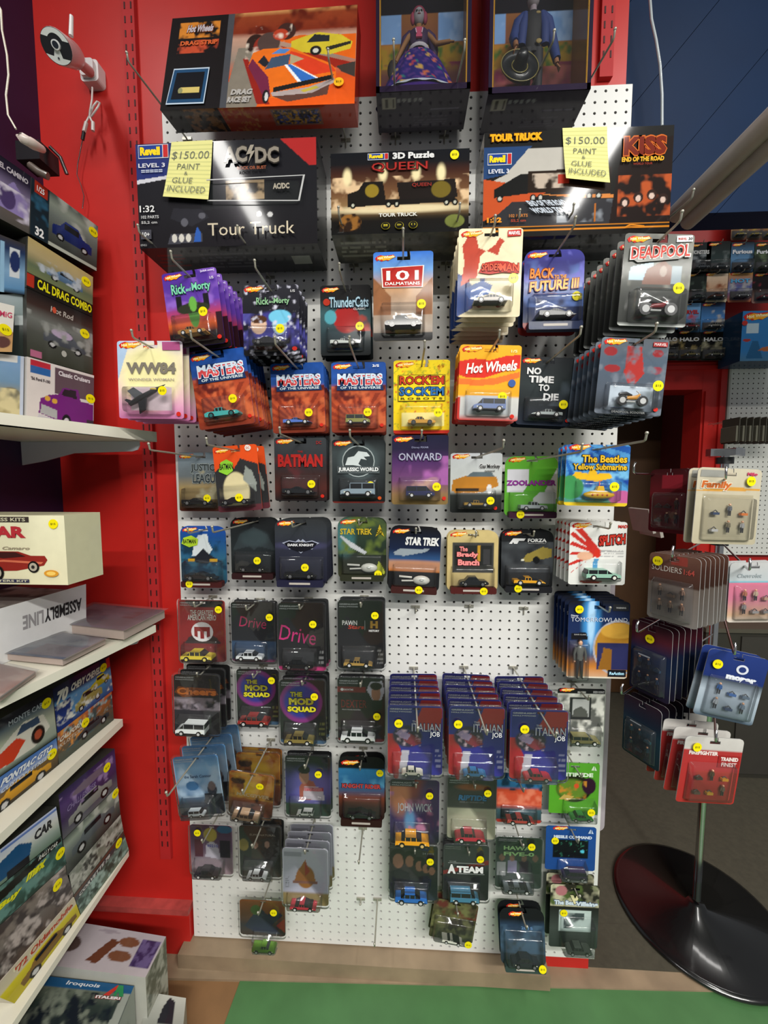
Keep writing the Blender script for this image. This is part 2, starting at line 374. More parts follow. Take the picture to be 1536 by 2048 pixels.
# floor: green paint in front, plywood strip along the partition, dark carpet behind
pl = [PZ(480, 1962, ZF), PZ(1536, 1987, ZF)]
sl = (pl[1].y-pl[0].y)/(pl[1].x-pl[0].x)
def gl(x, b=0): return pl[0].y+sl*(x-pl[0].x)+b
xg = pl[0].x; pe = PZ(440, 2048, ZF)
mb = MB(); q = [(pe.x-.06, -1.7, ZF), (2.4, -1.7, ZF), (2.4, gl(2.4), ZF), (xg, gl(xg), ZF), (pe.x, pe.y, ZF)]
mb.hexa([(a, b, c-.02) for a, b, c in (q[0], q[1], q[2], q[3])], [q[0], q[1], q[2], q[3]], '#fff'); fl = struct(mb, 'floor', GREENF)
slab('floor', (XL, -1.7, ZF-.02), (xg-.001, gl(xg)-.0, ZF-.003), CARDB)
mb = MB(); mb.hexa([(XL, gl(XL), ZF-.02), (2.4, gl(2.4), ZF-.02), (2.4, YB+.12, ZF-.02), (XL, YB+.12, ZF-.02)], [(XL, gl(XL), ZF+.004), (2.4, gl(2.4), ZF+.004), (2.4, YB+.12, ZF+.004), (XL, YB+.12, ZF+.004)], '#fff'); struct(mb, 'trim_1', WOODF)
yd = PZ(1200, 1938, ZF).y
slab('floor', (XL, YB+.12 if 0 else YB+.1201, ZF-.02), (2.4, 3.2, ZF+.006), DARKF)
mb = MB(); xd = PZ(1170, 1945, ZF+.006).x
mb.box(((xd+2.4)/2, (yd+YB+.12)/2, ZF+.0055), (2.4-xd, YB+.12-yd, .004)); struct(mb, 'floor', DARKF)
# skirting of the red wall and the red kick strip below the pegboard
zb = P(250, 1812, 0).z; bx = P(384, 1850, 0).x
slab('baseboard_back', (XL, -.012, ZF), (bx, YB, zb), RED)
slab('trim_2', (XL, -.018, zb), (bx, YB, zb+.018), mat('worn_red_moulding', '#a84440', rough=.6, noise=.2, nscale=30))
slab('trim_4', (bx-.02, -.045, ZF+.0042), (P(1090, 1900, 0).x, -.0008+YB, P(800, 1898, 0).z), WOODF)
# slotted steel standards painted red
def standard(name, px, label, zlo=None):
    x = P(px, 700, 0).x; zlo = zlo or ZF+.3; mb = MB(); mb.box((0, -.006, (ZT-.02+zlo)/2), (.032, .012, ZT-.02-zlo), C('#b01a1c'))
    z = zlo+.05
    while z < ZT-.06:
        for s in (-1, 1): mb.box((s*.0085, -.0124, z), (.0035, .0012, .016), '#3c0608')
        z += .0335
    o = mb.build(name, MATTE); o.location = (x, YB, 0); tag(o, label, 'shelf standard'); return o
standard('shelf_standard', 286, 'red slotted shelf standard on the red wall left of the pegboard')
o = standard('shelf_standard', 1191, 'red slotted shelf standard above the pegboard, right of the man doll', P(1240, 160, 0).z+.01)
# pegboard with modelled holes (one inch grid), shade inside them painted near-black
PL = P(334, 262, 0).x-.002; PR = P(1268, 175, 0).x; p2 = P(1208, 1400, 0).x; PR = (PR+p2)/2; PLb = (P(334, 262, 0).x+P(384, 1840, 0).x)/2; PL = PLb
PT = P(1270, 168, 0).z; PB = P(800, 1888, 0).z
g = .0254; nx = round((PR-PL)/g); nz = round((PT-PB)/g); PL = PR-nx*g; PB = PT-nz*g
Y0 = -.0; Y1 = .006; rr = .0036; vs = []; fs = []; cc = []
n8 = [(math.cos(math.pi/8+math.pi/4*k), math.sin(math.pi/8+math.pi/4*k)) for k in range(8)]
sq = [(1, .414), (.414, 1), (-.414, 1), (-1, .414), (-1, -.414), (-.414, -1), (.414, -1), (1, -.414)]
for j in range(nz):
    for i in range(nx):
        cx, cz = PL+(i+.5)*g, PB+(j+.5)*g; b = len(vs); h = g/2
        vs += [(cx+a*rr, Y0, cz+c*rr) for a, c in n8]+[(cx+a*h, Y0, cz+c*h) for a, c in sq]+[(cx+a*rr, Y1+.004, cz+c*rr) for a, c in n8]+[(cx+a*h, Y0, cz+c*h) for a, c in ((1, 1), (-1, 1), (-1, -1), (1, -1))]
        for k in range(8):
            m = (k+1) % 8; fs += [(b+k, b+8+k, b+8+m, b+m), (b+m, b+16+m, b+16+k, b+k)]
        fs += [(b+8, b+24, b+9), (b+10, b+25, b+11), (b+12, b+26, b+13), (b+14, b+27, b+15)]
        fs += [tuple(range(b+16, b+24))]
        c = [(.73, .73, .705)]*8+[(.73, .73, .705)]*8+[(.03, .02, .02)]*8+[(.73, .73, .705)]*4; cc += c
mb = MB(); mb.add(vs, fs, np.array(cc)); E = (.7, .68, .64)
for (a, b) in (((PL-.0005, PB), (PL, PT)), ((PR, PB), (PR+.0005, PT)), ((PL, PB-.0005), (PR, PB)), ((PL, PT), (PR, PT+.0005))):
    mb.box(((a[0]+b[0])/2, (Y0+YB)/2-.0005, (a[1]+b[1])/2), (b[0]-a[0], YB-Y0-.001, b[1]-a[1]), E)
PEG = mat('white_pegboard', attr=True, rough=.45, noise=.025, nscale=5, spec=.4)
ob = mb.build('pegboard', PEG); tag(ob, 'large white perforated pegboard fixed to the red partition', 'pegboard')
# panel standing on edge behind the right side of the board
x0 = P(1190, 1500, 0).x
mb = MB(); a = rrect(PR-.04, P(1210, 1690, -.06).z, P(1238, 1400, -.06).x, P(1210, 1330, -.06).z+.35, .02); mb.prism(a, .106, .125, '#a8a0a8'); ob = mb.build('side_panel', MATTE); tag(ob, 'pale grey panel with rounded corner sticking out behind the pegboard', 'panel')
# blue boarded wall above right, diagonal boards
YBL = .03; zb0 = P(1450, 425, -YBL).z; xb0 = XR+.002; xb1 = 2.2
slab('wall_right', (xb0, YBL+.014, zb0), (xb1, YBL+.07, ZT), BLUE)
par = bpy.data.objects['wall_right']; import bmesh
ang = math.radians(50); dirv = Vector((math.cos(ang), 0, math.sin(ang))); nv = Vector((-dirv.z, 0, dirv.x)); wdt = .17
for k in range(-9, 7):
    bm = bmesh.new(); off = nv*(k*wdt)+Vector((xb0+.5, 0, zb0+.3)); e = .0006
    c = [off+dirv*-2+nv*e, off+dirv*2+nv*e, off+dirv*2+nv*(wdt-e), off+dirv*-2+nv*(wdt-e)]
    v = [bm.verts.new((p.x, YBL, p.z)) for p in c]+[bm.verts.new((p.x, YBL+.0139, p.z)) for p in c]
    for f in ((0, 1, 2, 3), (7, 6, 5, 4), (0, 4, 5, 1), (1, 5, 6, 2), (2, 6, 7, 3), (3, 7, 4, 0)): bm.faces.new([v[i] for i in f])
    for pc, pn in (((xb0, 0, 0), (-1, 0, 0)), ((xb1, 0, 0), (1, 0, 0)), ((0, 0, zb0), (0, 0, -1)), ((0, 0, ZT), (0, 0, 1))):
        r = bmesh.ops.bisect_plane(bm, geom=bm.verts[:]+bm.edges[:]+bm.faces[:], plane_co=pc, plane_no=pn, clear_outer=True)
        bmesh.ops.holes_fill(bm, edges=[x for x in bm.edges if x.is_boundary])
    if len(bm.faces) > 3:
        me = bpy.data.meshes.new('plank'); bm.to_mesh(me); me.materials.append(BLUE); o = bpy.data.objects.new('plank', me); COL.objects.link(o); o.parent = par; o.matrix_parent_inverse = par.matrix_world.inverted(); o.location = (0, 0, 0)
        o.matrix_parent_inverse = Matrix.Translation(par.location).inverted()
    bm.free()
# far red wall with doorway
YF = 1.12
def far(px, py): return P(px, py, -YF)
dx0 = far(1210, 900).x; dx1 = far(1392, 850).x; dz = far(1380, 782).z; fx0 = XR-.5; fx1 = 2.3
slab('wall_far', (fx0, YF, dz), (fx1, YF+.1, ZT), RED); slab('wall_far', (dx1, YF, ZF), (fx1, YF+.1, dz-.001), RED)
slab('wall_far', (fx0, YF, ZF), (dx0, YF+.1, dz-.001), RED)
ox = far(1440, 850).x; oz = far(1380, 728).z
par = slab('door_1', (dx1, YF-.03, ZF+.006), (ox, YF-.0005, oz), RED)
def chld(mb, name, m, p):
    o = mb.build(name, m); o.parent = p; o.matrix_parent_inverse = Matrix.Translation(p.location).inverted(); return o
mb = MB(); mb.box(((dx0-.1+dx1)/2, YF-.015, (dz+oz)/2), (dx1-dx0+.1-.001, .03, oz-dz)); chld(mb, 'door_head', RED, par)
mb = MB(); mb.box((ox-.03, YF-.036, (ZF+.006+oz)/2), (.02, .012, oz-ZF-.01)); mb.box(((dx0-.1+ox-.045)/2, YF-.036, oz-.03), (ox-.045-dx0+.1, .012, .02)); mb.box((dx1+.02, YF-.036, (ZF+dz)/2), (.02, .012, dz-ZF-.02)); chld(mb, 'moulding', RED, par)
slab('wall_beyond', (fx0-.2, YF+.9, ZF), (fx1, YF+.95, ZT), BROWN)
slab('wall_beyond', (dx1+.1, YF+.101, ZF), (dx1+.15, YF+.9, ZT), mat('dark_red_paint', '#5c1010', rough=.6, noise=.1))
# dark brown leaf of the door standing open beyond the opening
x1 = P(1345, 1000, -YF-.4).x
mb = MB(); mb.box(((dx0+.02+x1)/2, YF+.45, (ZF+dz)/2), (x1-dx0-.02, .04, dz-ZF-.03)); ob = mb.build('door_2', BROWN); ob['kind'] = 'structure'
slab('ceiling', (XL-.06, -3.6, ZT), (fx1, YF+.95, ZT+.04), BEIGE)
x0 = P(1405, 1300, -YF+.3).x; ztc = P(1480, 1262, -YF+.3).z
mb = MB(); mb.box(((x0+fx1)/2, YF-.16, (ZF+ztc)/2+.003), (fx1-x0, .31, ztc-ZF-.006), '#2c2a22'); mb.box(((x0+fx1)/2, YF-.165, ztc+.01), (fx1-x0+.02, .325, .02), '#4a463a')
o = mb.build('dark_filler', MATTE, origin=((x0+fx1)/2, YF-.16, ZF+.006)); tag(o, 'added dark low cabinet under the far pegboard, half hidden by the spinner', 'filler')  # added dark block, put in to darken the lower far wall
for i in range(3):
    g = MB(); g.box((-.25+i*.25+.1, -.158, (ztc-ZF)/2), (.235, .01, ztc-ZF-.05), '#33302a'); g.build('filler_panel', MATTE, o)
# ---------------------------------------------------------------- toys behind the blisters (x length, z up, front face towards -y)
def wheels(o, xs, z, y0, y1, r, hub='#b8b8b8'):
    for x in xs:
        mb = MB(); n = 14
        for (ra, ya, cc) in ((r, y0, '#0d0d0e'),):
            a = [(x+ra*math.cos(2*math.pi*i/n), ya, z+ra*math.sin(2*math.pi*i/n)) for i in range(n)]
            b = [(p[0], y1, p[2]) for p in a]; mb.add(a+b, [tuple(range(n))]+[(i, n+i, n+(i+1) % n, (i+1) % n) for i in range(n)], cc)
        mb.add([(x+r*.58*math.cos(2*math.pi*i/n), y0-.0004, z+r*.58*math.sin(2*math.pi*i/n)) for i in range(n)], [tuple(range(n))], hub)
        mb.build('wheel', TOY, o)
def toy(parent, kind, x, z, yc, L, col, flip=False, trim='#16181c', hub='#b8b8b8', tilt=0):
    name = {'moto': 'toy_motorcycle', 'jet': 'toy_plane', 'disc': 'toy_spaceship', 'fig': 'toy_figure', 'sub': 'toy_submarine', 'ship': 'toy_spaceship'}.get(kind, 'toy_car')
    mb = MB(); s = -1 if flip else 1; hw = L*.17
    X = lambda a: x+s*(a-.5)*L
    if kind in ('sedan', 'sport', 'van', 'pickup', 'wagon', 'classic', 'wedge', 'rod'):
        H = {'sedan': .27, 'sport': .2, 'van': .36, 'pickup': .28, 'wagon': .27, 'classic': .28, 'wedge': .19, 'rod': .24}[kind]*L; r = L*.085
        z0 = z+r*.8; belt = {'van': .55, 'classic': .6}.get(kind, .58)
        low = {'van': [(0, .1), (.02, 1)], 'x': 0}
        prof = {'sedan': [(0, .35), (.01, .52), (.2, .58), (.8, .58), (.98, .5), (1, .3)], 'sport': [(0, .5), (.02, .62), (.3, .62), (.7, .56), (.95, .36), (1, .2)],
                'van': [(0, .5), (0, .58), (.8, .58), (.93, .52), (1, .42), (1, .2)], 'pickup': [(0, .6), (.02, .62), (.4, .62), (.75, .6), (.97, .54), (1, .3)],
                'wagon': [(0, .55), (.02, .58), (.75, .58), (.97, .5), (1, .3)], 'classic': [(0, .35), (.05, .5), (.25, .62), (.72, .62), (.9, .58), (1, .35)],
                'wedge': [(0, .7), (.05, .75), (.35, .7), (.7, .5), (1, .15)], 'rod': [(0, .5), (.1, .66), (.55, .6), (.95, .5), (1, .3)]}[kind]
        cab = {'sedan': [(.18, .58), (.3, 1), (.62, 1), (.78, .58)], 'sport': [(.18, .62), (.36, 1), (.55, 1), (.76, .55)], 'van': [(.0, .58), (.02, 1), (.72, 1), (.87, .58)],
               'pickup': [(.36, .62), (.4, 1), (.62, 1), (.72, .6)], 'wagon': [(.0, .58), (.06, 1), (.6, 1), (.76, .58)], 'classic': [(.2, .62), (.3, 1), (.58, 1), (.68, .62)],
               'wedge': [(.25, .7), (.38, 1), (.5, 1), (.74, .5)], 'rod': [(.25, .62), (.32, 1), (.52, 1), (.6, .6)]}[kind]
        poly = [(X(1), z0), (X(0), z0)]+[(X(a), z0+(b-.12)*H) for a, b in prof]
        mb.prism(poly, yc-hw, yc+hw, col)
        mb.prism([(X(.03), z0-r*.15), (X(.97), z0-r*.15), (X(.97), z0+H*.06), (X(.03), z0+H*.06)], yc-hw*1.02, yc+hw, trim if kind != 'rod' else col)
        t = [(X(a), z0+(b-.12)*H) for a, b in cab]; mb.prism([t[1], t[2], (t[2][0], t[2][1]+H*.05), (t[1][0], t[1][1]+H*.05)], yc-hw*.82, yc+hw*.82, col)
        for q in (.12, .88): mb.box((X(q), yc-hw*1.01, z0+H*.2), (L*.04, .0006, H*.08), '#d8d8c0')
        for q in (cab[1][0], (cab[1][0]+cab[2][0])/2, cab[2][0]): mb.box((X(q), yc-hw*.92, z0+H*.66), (L*.018, .0012, H*.4), col)
        o = mb.build(name, TOY, parent)
        g = MB(); gp = [(X(a), z0+(b-.12)*H) for a, b in cab]; g.prism(gp, yc-hw*.9, yc+hw*.9, '#101418'); g.build('window', TOY, o)
        wheels(o, [X(.2), X(.79)], z+r, yc-hw*1.12, yc+hw, r, hub)
    elif kind in ('moto',):
        r = L*.155; o = None
        mb.tube([(X(.2), yc, z+r), (X(.38), yc, z+r*1.5), (X(.6), yc, z+r*1.6), (X(.72), yc, z+r*2.3)], [.002, L*.06, L*.07, .0015], col, 8)
        mb.tube([(X(.8), yc, z+r), (X(.68), yc, z+r*2.6), (X(.6), yc, z+r*2.9)], .0012, '#c8c8c8', 6)
        mb.tube([(X(.1), yc, z+r*2.1), (X(.3), yc, z+r*2.3), (X(.48), yc, z+r*2.0)], [.003, .004, .002], trim, 8)
        mb.tube([(X(.3), yc-.004, z+r*.7), (X(.55), yc-.004, z+r*.7)], .0018, '#c0c0c0', 6)
        o = mb.build(name, TOY, parent); wheels(o, [X(.2), X(.8)], z+r, yc-.003, yc+.003, r, '#c8c8c8')
    elif kind == 'jet':
        z0 = z+L*.12
        a = math.radians(28); R = lambda q, h: (x+s*(q-.5)*L*math.cos(a)-h*math.sin(a)*s, z0+(q)*L*math.sin(a)+h*math.cos(a))
        mb.tube([(R(0, 0)[0], yc, R(0, 0)[1]), (R(.3, 0)[0], yc, R(.3, 0)[1]), (R(.7, 0)[0], yc, R(.7, 0)[1]), (R(1, 0)[0], yc, R(1, 0)[1])], [L*.05, L*.075, L*.055, .0005], col, 10)
        mb.prism([R(.25, 0), R(.5, 0), R(.3, -.3*L), R(.12, -.32*L)], yc-.003, yc, col); mb.prism([R(.2, 0), R(.45, 0), R(.28, .3*L), R(.1, .3*L)], yc-.001, yc+.001, '#55585c')
        mb.prism([R(.0, 0), R(.15, 0), R(.0, .14*L), R(-.06, .14*L)], yc-.002, yc, '#303236'); o = mb.build(name, TOY, parent)
        g = MB(); g.ball((R(.7, .02*L)[0], yc-L*.03, R(.7, .03*L)[1]), (L*.09, L*.03, L*.03), '#c8b050'); g.build('canopy', TOY, o)
    elif kind in ('disc', 'ship'):
        mb.ball((X(.72), yc, z+L*.16), (L*.27, L*.1, L*.15), col, 18, 8); mb.tube([(X(.02), yc, z+L*.26), (X(.42), yc, z+L*.24)], L*.035, col, 8)
        mb.tube([(X(.1), yc, z+L*.12), (X(.5), yc, z+L*.14)], L*.03, '#d8d8d0', 8); o = mb.build(name, TOY, parent)
        g = MB(); g.ball((X(.72), yc-L*.06, z+L*.18), (L*.09, L*.06, L*.05), '#a8aca8'); g.build('dome', TOY, o)
    elif kind == 'sub':
        mb.ball((X(.5), yc, z+L*.14), (L*.5, L*.13, L*.13), col, 18, 8); mb.prism([(X(.38), z+L*.22), (X(.66), z+L*.22), (X(.6), z+L*.42), (X(.44), z+L*.42)], yc-L*.07, yc+L*.07, '#e8b818')
        mb.tube([(X(.5), yc, z+L*.4), (X(.5), yc, z+L*.58), (X(.56), yc, z+L*.58)], .0012, '#c04028', 6); mb.ball((X(.5), yc, z+L*.24), (L*.32, L*.1, L*.05), '#e8e0d0', 14, 6)
        o = mb.build(name, TOY, parent)
        for q in (.25, .4, .55, .7):
            g = MB(); g.ball((X(q), yc-L*.125, z+L*.14), (L*.03, .001, L*.03), '#c03a28', 10, 6); g.build('porthole', TOY, o)
    elif kind == 'fig':                    # small posable figure, continuous body
        h = L; hx = x
        for sd in (-1, 1):
            mb.tube([(hx+sd*h*.045, yc, z+h*.5), (hx+sd*h*.055, yc, z+h*.27), (hx+sd*h*.06, yc, z+h*.02)], [h*.05, h*.04, h*.03], '#2c2a2a', 8)
            mb.tube([(hx+sd*h*.06, yc-h*.05, z+h*.015), (hx+sd*h*.06, yc+h*.02, z+h*.015)], h*.025, '#151515', 6)
            mb.tube([(hx+sd*h*.1, yc, z+h*.8), (hx+sd*h*.14, yc, z+h*.63), (hx+sd*h*.135, yc-h*.02, z+h*.47)], [h*.035, h*.03, h*.022], '#5a5c58', 8)
            mb.ball((hx+sd*h*.135, yc-h*.02, z+h*.445), h*.025, '#c89878', 8, 6)
        mb.tube([(hx, yc, z+h*.47), (hx, yc, z+h*.6), (hx, yc, z+h*.78), (hx, yc, z+h*.84)], [h*.085, h*.075, h*.105, h*.04], '#5f615c', 10, flat=.6)
        mb.ball((hx, yc, z+h*.92), (h*.055, h*.055, h*.075), '#c89878', 10, 8)
        o = mb.build(name, TOY, parent); g = MB(); g.ball((hx, yc+h*.012, z+h*.945), (h*.06, h*.055, h*.062), '#2a1a10', 10, 6); g.build('hair', TOY, o)
    return o
# ---------------------------------------------------------------- clear plastic
def shell(mb, rings, cap=True):
    n = len(rings[0][0]); vs = [(x, y, z) for pts, y in rings for x, z in pts]; fs = []
    for k in range(len(rings)-1):
        for i in range(n): fs.append((k*n+i, k*n+(i+1) % n, (k+1)*n+(i+1) % n, (k+1)*n+i))
    if cap: fs.append(tuple(range((len(rings)-1)*n, len(rings)*n)))
    mb.add(vs, fs, '#fff', True)
    for k in range(n*(len(rings)-1), n*(len(rings)-1)): pass
def blister_mesh(rect, W, H, u0, v0, dep, typ):
    X = lambda u: (u-u0)*W; Z = lambda v: (v-v0)*H; mb = MB(); x0, z0, x1, z1 = X(rect[0]), Z(rect[1]), X(rect[2]), Z(rect[3]); e = .004
    if typ == 'G':
        a = rrect(X(0)-.003, Z(0)-.005, X(1)+.003, Z(1)+.006, .012); b = rrect(X(0), Z(0)-.002, X(1), Z(1)+.003, .010)
        b2 = rrect(X(0)+.002, Z(0), X(1)-.002, Z(1)+.001, .009)
        shell(mb, [(a, .001), (a, -.0035), (b, -.0042), (b2, -.0024)])
    shell(mb, [(rrect(x0-.002, z0-.002, x1+.002, z1+.002, e), -.0026 if typ == 'G' else -.0022), (rrect(x0, z0, x1, z1, e), -.0036), (rrect(x0+.001, z0+.001, x1-.001, z1-.002, e), -dep*.8),
               (rrect(x0+.003, z0+.003, x1-.003, z1-.006, e), -dep*.96), (rrect(x0+.006, z0+.006, x1-.006, z1-.01, e*.8), -dep)])
    return mb
WR = {'H': .133, 'C': .128, 'G': .122, 'S': .150, 'N': .108}
ORD = ['second', 'third', 'fourth', 'fifth', 'sixth', 'seventh', 'eighth', 'ninth']
ALLCARDS = []
def card(cx, cy, w, h, typ, desc, spec, ov, ty=None, n=1, d=None, sp=.030, roll=0, yaw=0, tip=None, rect=None, stk=(.8, .5), bk='#8a8a88', hook=True, pitch=0, slot=None, cat=None, wr=None, plinth='#2a1518', nohk=False, backs=None, sdir=None, toyc=None, single='hung alone', stxt='$15', dmax=.30):
    wreal = wr or WR[typ]; r0 = ray(cx, cy)
    if d is None: d = D-wreal*F/w*r0.y; d = max(.038, min(dmax, d))
    pos = P(cx, cy, d); dz = depth(pos); W = w*dz/F; H = h*dz/F
    if n > 1: sp = min(sp, (d-.012)/(n-1)) if yaw == 0 else sp
    u0, v0 = slot or ((.5, .925) if typ != 'G' else (.52, .955))
    rt, rb = {'H': (.006, .005), 'C': (.022, .014), 'G': (.008, .008), 'S': (.01, .006), 'N': (.006, .005)}[typ]
    def f(U, V):
        U = np.asarray(U, float); V = np.asarray(V, float)
        t = np.clip((1-V)*H, 0, rt); b = np.clip(V*H, 0, rb)
        ins = (rt-np.sqrt(np.maximum(rt*rt-(rt-t)**2, 0)))+(rb-np.sqrt(np.maximum(rb*rb-(rb-b)**2, 0)))
        x = -W/2+ins+(W-2*ins)*U-(u0-.5)*W
        return np.stack([x, np.zeros_like(x), (V-v0)*H], -1)
    R = Matrix.Rotation(math.radians(yaw), 4, 'Z') @ Matrix.Rotation(math.radians(pitch), 4, 'X') @ Matrix.Rotation(math.radians(roll), 4, 'Y')
    ctr = Vector((-(u0-.5)*W, 0, (.5-v0)*H)); loc = pos-(R @ ctr)
    cuts = {'H': [(.40, .905, .62, .945), (.57, .94, .62, 1.01)], 'C': [(.40, .91, .62, .945), (.57, .94, .62, 1.01)], 'N': [(.42, .91, .6, .95)],
            'G': [(.46, .94, .58, .975)], 'S': [(.42, .9, .6, .945), (.5, .94, .56, 1.01)]}[typ]
    mb = MB(); k = 1/1.9 if w > 60 else 1/2.8
    art(mb, spec, ov, max(8, int(w*k)), max(10, int(h*k)), f, (0, -1, 0), asp=W/H, cuts=cuts, thick=.0014, edge=bk)
    kind = (ty or ('car',))[0]
    nm = {'moto': 'carded_toy_motorcycle', 'jet': 'carded_toy_plane', 'fig': 'carded_toy_figure', 'disc': 'carded_toy_spaceship', 'ship': 'carded_toy_spaceship', 'sub': 'carded_toy_submarine', 'figs': 'carded_figure_set'}.get(kind, 'carded_toy_car')
    o = mb.build(nm, PRINT); o.matrix_world = Matrix.Translation(loc) @ R
    rect = rect or {'H': (.14, .07, .86, .40), 'C': (.1, .08, .92, .42), 'G': (.1, .03, .8, .33), 'S': (.12, .05, .88, .62), 'N': (.12, .06, .88, .4)}[typ]
    dep = .026 if typ != 'S' else .014
    if n > 1: dep = min(dep, sp*.9)
    bm = blister_mesh(rect, W, H, u0, v0, dep, typ); bl = bm.build('blister', CLAM if typ in 'GS' else CLEAR, o)
    X = lambda u: (u-u0)*W; Z = lambda v: (v-v0)*H
    if typ == 'C' and plinth:
        m2 = MB(); a = rrect(X(.06), Z(-.02), X(.95), Z(.085), .004); m2.prism(a, -.018, 0, plinth)
        m2.prism(rrect(X(.3), Z(.02), X(.7), Z(.05), .001), -.0185, -.018, '#b0a8a0'); m2.build('name_plinth', PRINT, o)
    if ty and kind != 'figs' and kind != 'car':
        L = (ty[2] if len(ty) > 2 else .56)*W*((1 if kind != 'fig' else H/W)); tx = ty[4] if len(ty) > 4 else 0
        toy(o, kind, X((rect[0]+rect[2])/2+tx), Z(rect[1]+(.035 if typ != 'C' else .03)), -dep*.5, L, ty[1], flip=bool(ty[3]) if len(ty) > 3 else False, hub=toyc or ('#5a5a5c' if sum(C(ty[1])) < .06 else '#b8b8b8'))
    if kind == 'figs':                     # sets of tiny people and gear moulded in two rows
        rnd = random.Random(int(cx)); kk = 0
        for row in (.38, .16):
            for q in (.28, .5, .72):
                m3 = MB(); x, z = X(q), Z(row); c1 = ty[1][kk % len(ty[1])]; kk += 1
                if rnd.random() < .65 or typ != 'S':
                    for sd in (-1, 1):
                        m3.tube([(x+sd*.0018, -.006, z+.011), (x+sd*.002, -.006, z)], [.0015, .0012], '#2a2a2e', 6)
                        m3.tube([(x+sd*.0035, -.006, z+.018), (x+sd*.0045, -.006, z+.011)], [.0013, .001], c1, 6)
                    m3.tube([(x, -.006, z+.010), (x, -.006, z+.0195)], [.0026, .0034], c1, 8); m3.ball((x, -.006, z+.0225), .0024, '#c89878', 8, 6); m3.build('toy_figure', TOY, o)
                else:
                    m3.box((x, -.006, z+.004), (.014, .006, .005), c1); m3.tube([(x-.005, -.006, z+.007), (x, -.006, z+.011), (x+.005, -.006, z+.007)], .001, '#444', 6); m3.build('toy_tool', TOY, o)
    if stk:
        yy = -.0016 if not (rect[0] < stk[0] < rect[2] and rect[1] < stk[1] < rect[3]) else -dep-.0004
        if typ in 'GS' and yy > -.01: yy = -.0044
        if typ == 'C' and stk[1] < .08: yy = -.0185
        sticker(o, (X(stk[0]), yy, Z(stk[1])), .0098, (0, -1, 0), (1, 0, 0), txt=stxt)
    lab = desc+(', front of stack' if n > 1 else ', '+single)
    tag(o, lab, cat or 'toy', 'carded toys on the white pegboard'); ALLCARDS.append(o)
    back = (R @ Vector((0, 1, 0))).normalized() if sdir is None else Vector(sdir).normalized()
    for i in range(1, n):
        rr = random.Random(int(cx*7+cy+i)); c = o.copy(); COL.objects.link(c)
        c.matrix_world = Matrix.Translation(loc+back*sp*i) @ R @ Matrix.Rotation(math.radians(rr.uniform(-1.5, 1.5)), 4, 'Y')
        b2 = bl.copy(); COL.objects.link(b2); b2.parent = c
        c['label'] = f'{ORD[i-1]} card behind {desc}'
        ALLCARDS.append(c)
    if hook and yaw == 0:
        x, z = loc.x, loc.z+(.945-.925)*0+H*.003
        peg_hook(x, z, (tip if tip else d+.035), desc, bare=False)
    return o
HOOKN = [0]
def peg_hook(x, z, dt, desc=None, bare=True, rise=.013, label=None, r=.0021, slant=0, down=0, y0=0):
    mb = MB(); p = [(0, y0, 0)]
    mb.tube([(0, y0, 0), (slant*.5, (y0-dt)*.5, -down*.5), (slant, -dt+.006, -down), (slant, -dt+.001, -down+.002), (slant, -dt-.002, -down+rise)], r, '#fff', 8)
    o = mb.build('peg_hook', STEEL); o.location = (x, 0, z)
    g = MB(); g.ball((slant, -dt-.002, -down+rise), .0032, '#fff', 8, 6); g.build('hook_tip', STEEL, o)
    g = MB(); g.box((0, y0-.0022, 0), (.024, .004, .007)); g.tube([(0, y0-.004, 0), (0, y0-.003, -.018)], .0016, '#fff', 6); g.build('hook_bracket', STEEL, o)
    HOOKN[0] += 1
    tag(o, label or f'steel hook holding {desc}', 'hook', 'steel hooks on the pegboard'); return o
# ---------------------------------------------------------------- cartons resting on the upper hooks
PNY = Vector((0, 1, 0))
def hookz(py, px=800): return P(px, py, 0).z
def board_hooks(lst, what):
    for (px, py, dt, sl) in lst:
        p = P(px, py, 0); peg_hook(p.x, p.z, dt, label=f'steel peg hook under the {what}' if len(lst) == 1 else None, desc=what, slant=sl)
def setlab(n, labs):
    hs = [o for o in COL.objects if o.name.startswith('peg_hook')][-n:]
    for o, l in zip(hs, labs): o['label'] = l
def yel(u, v, r=.02, asp=1): return []
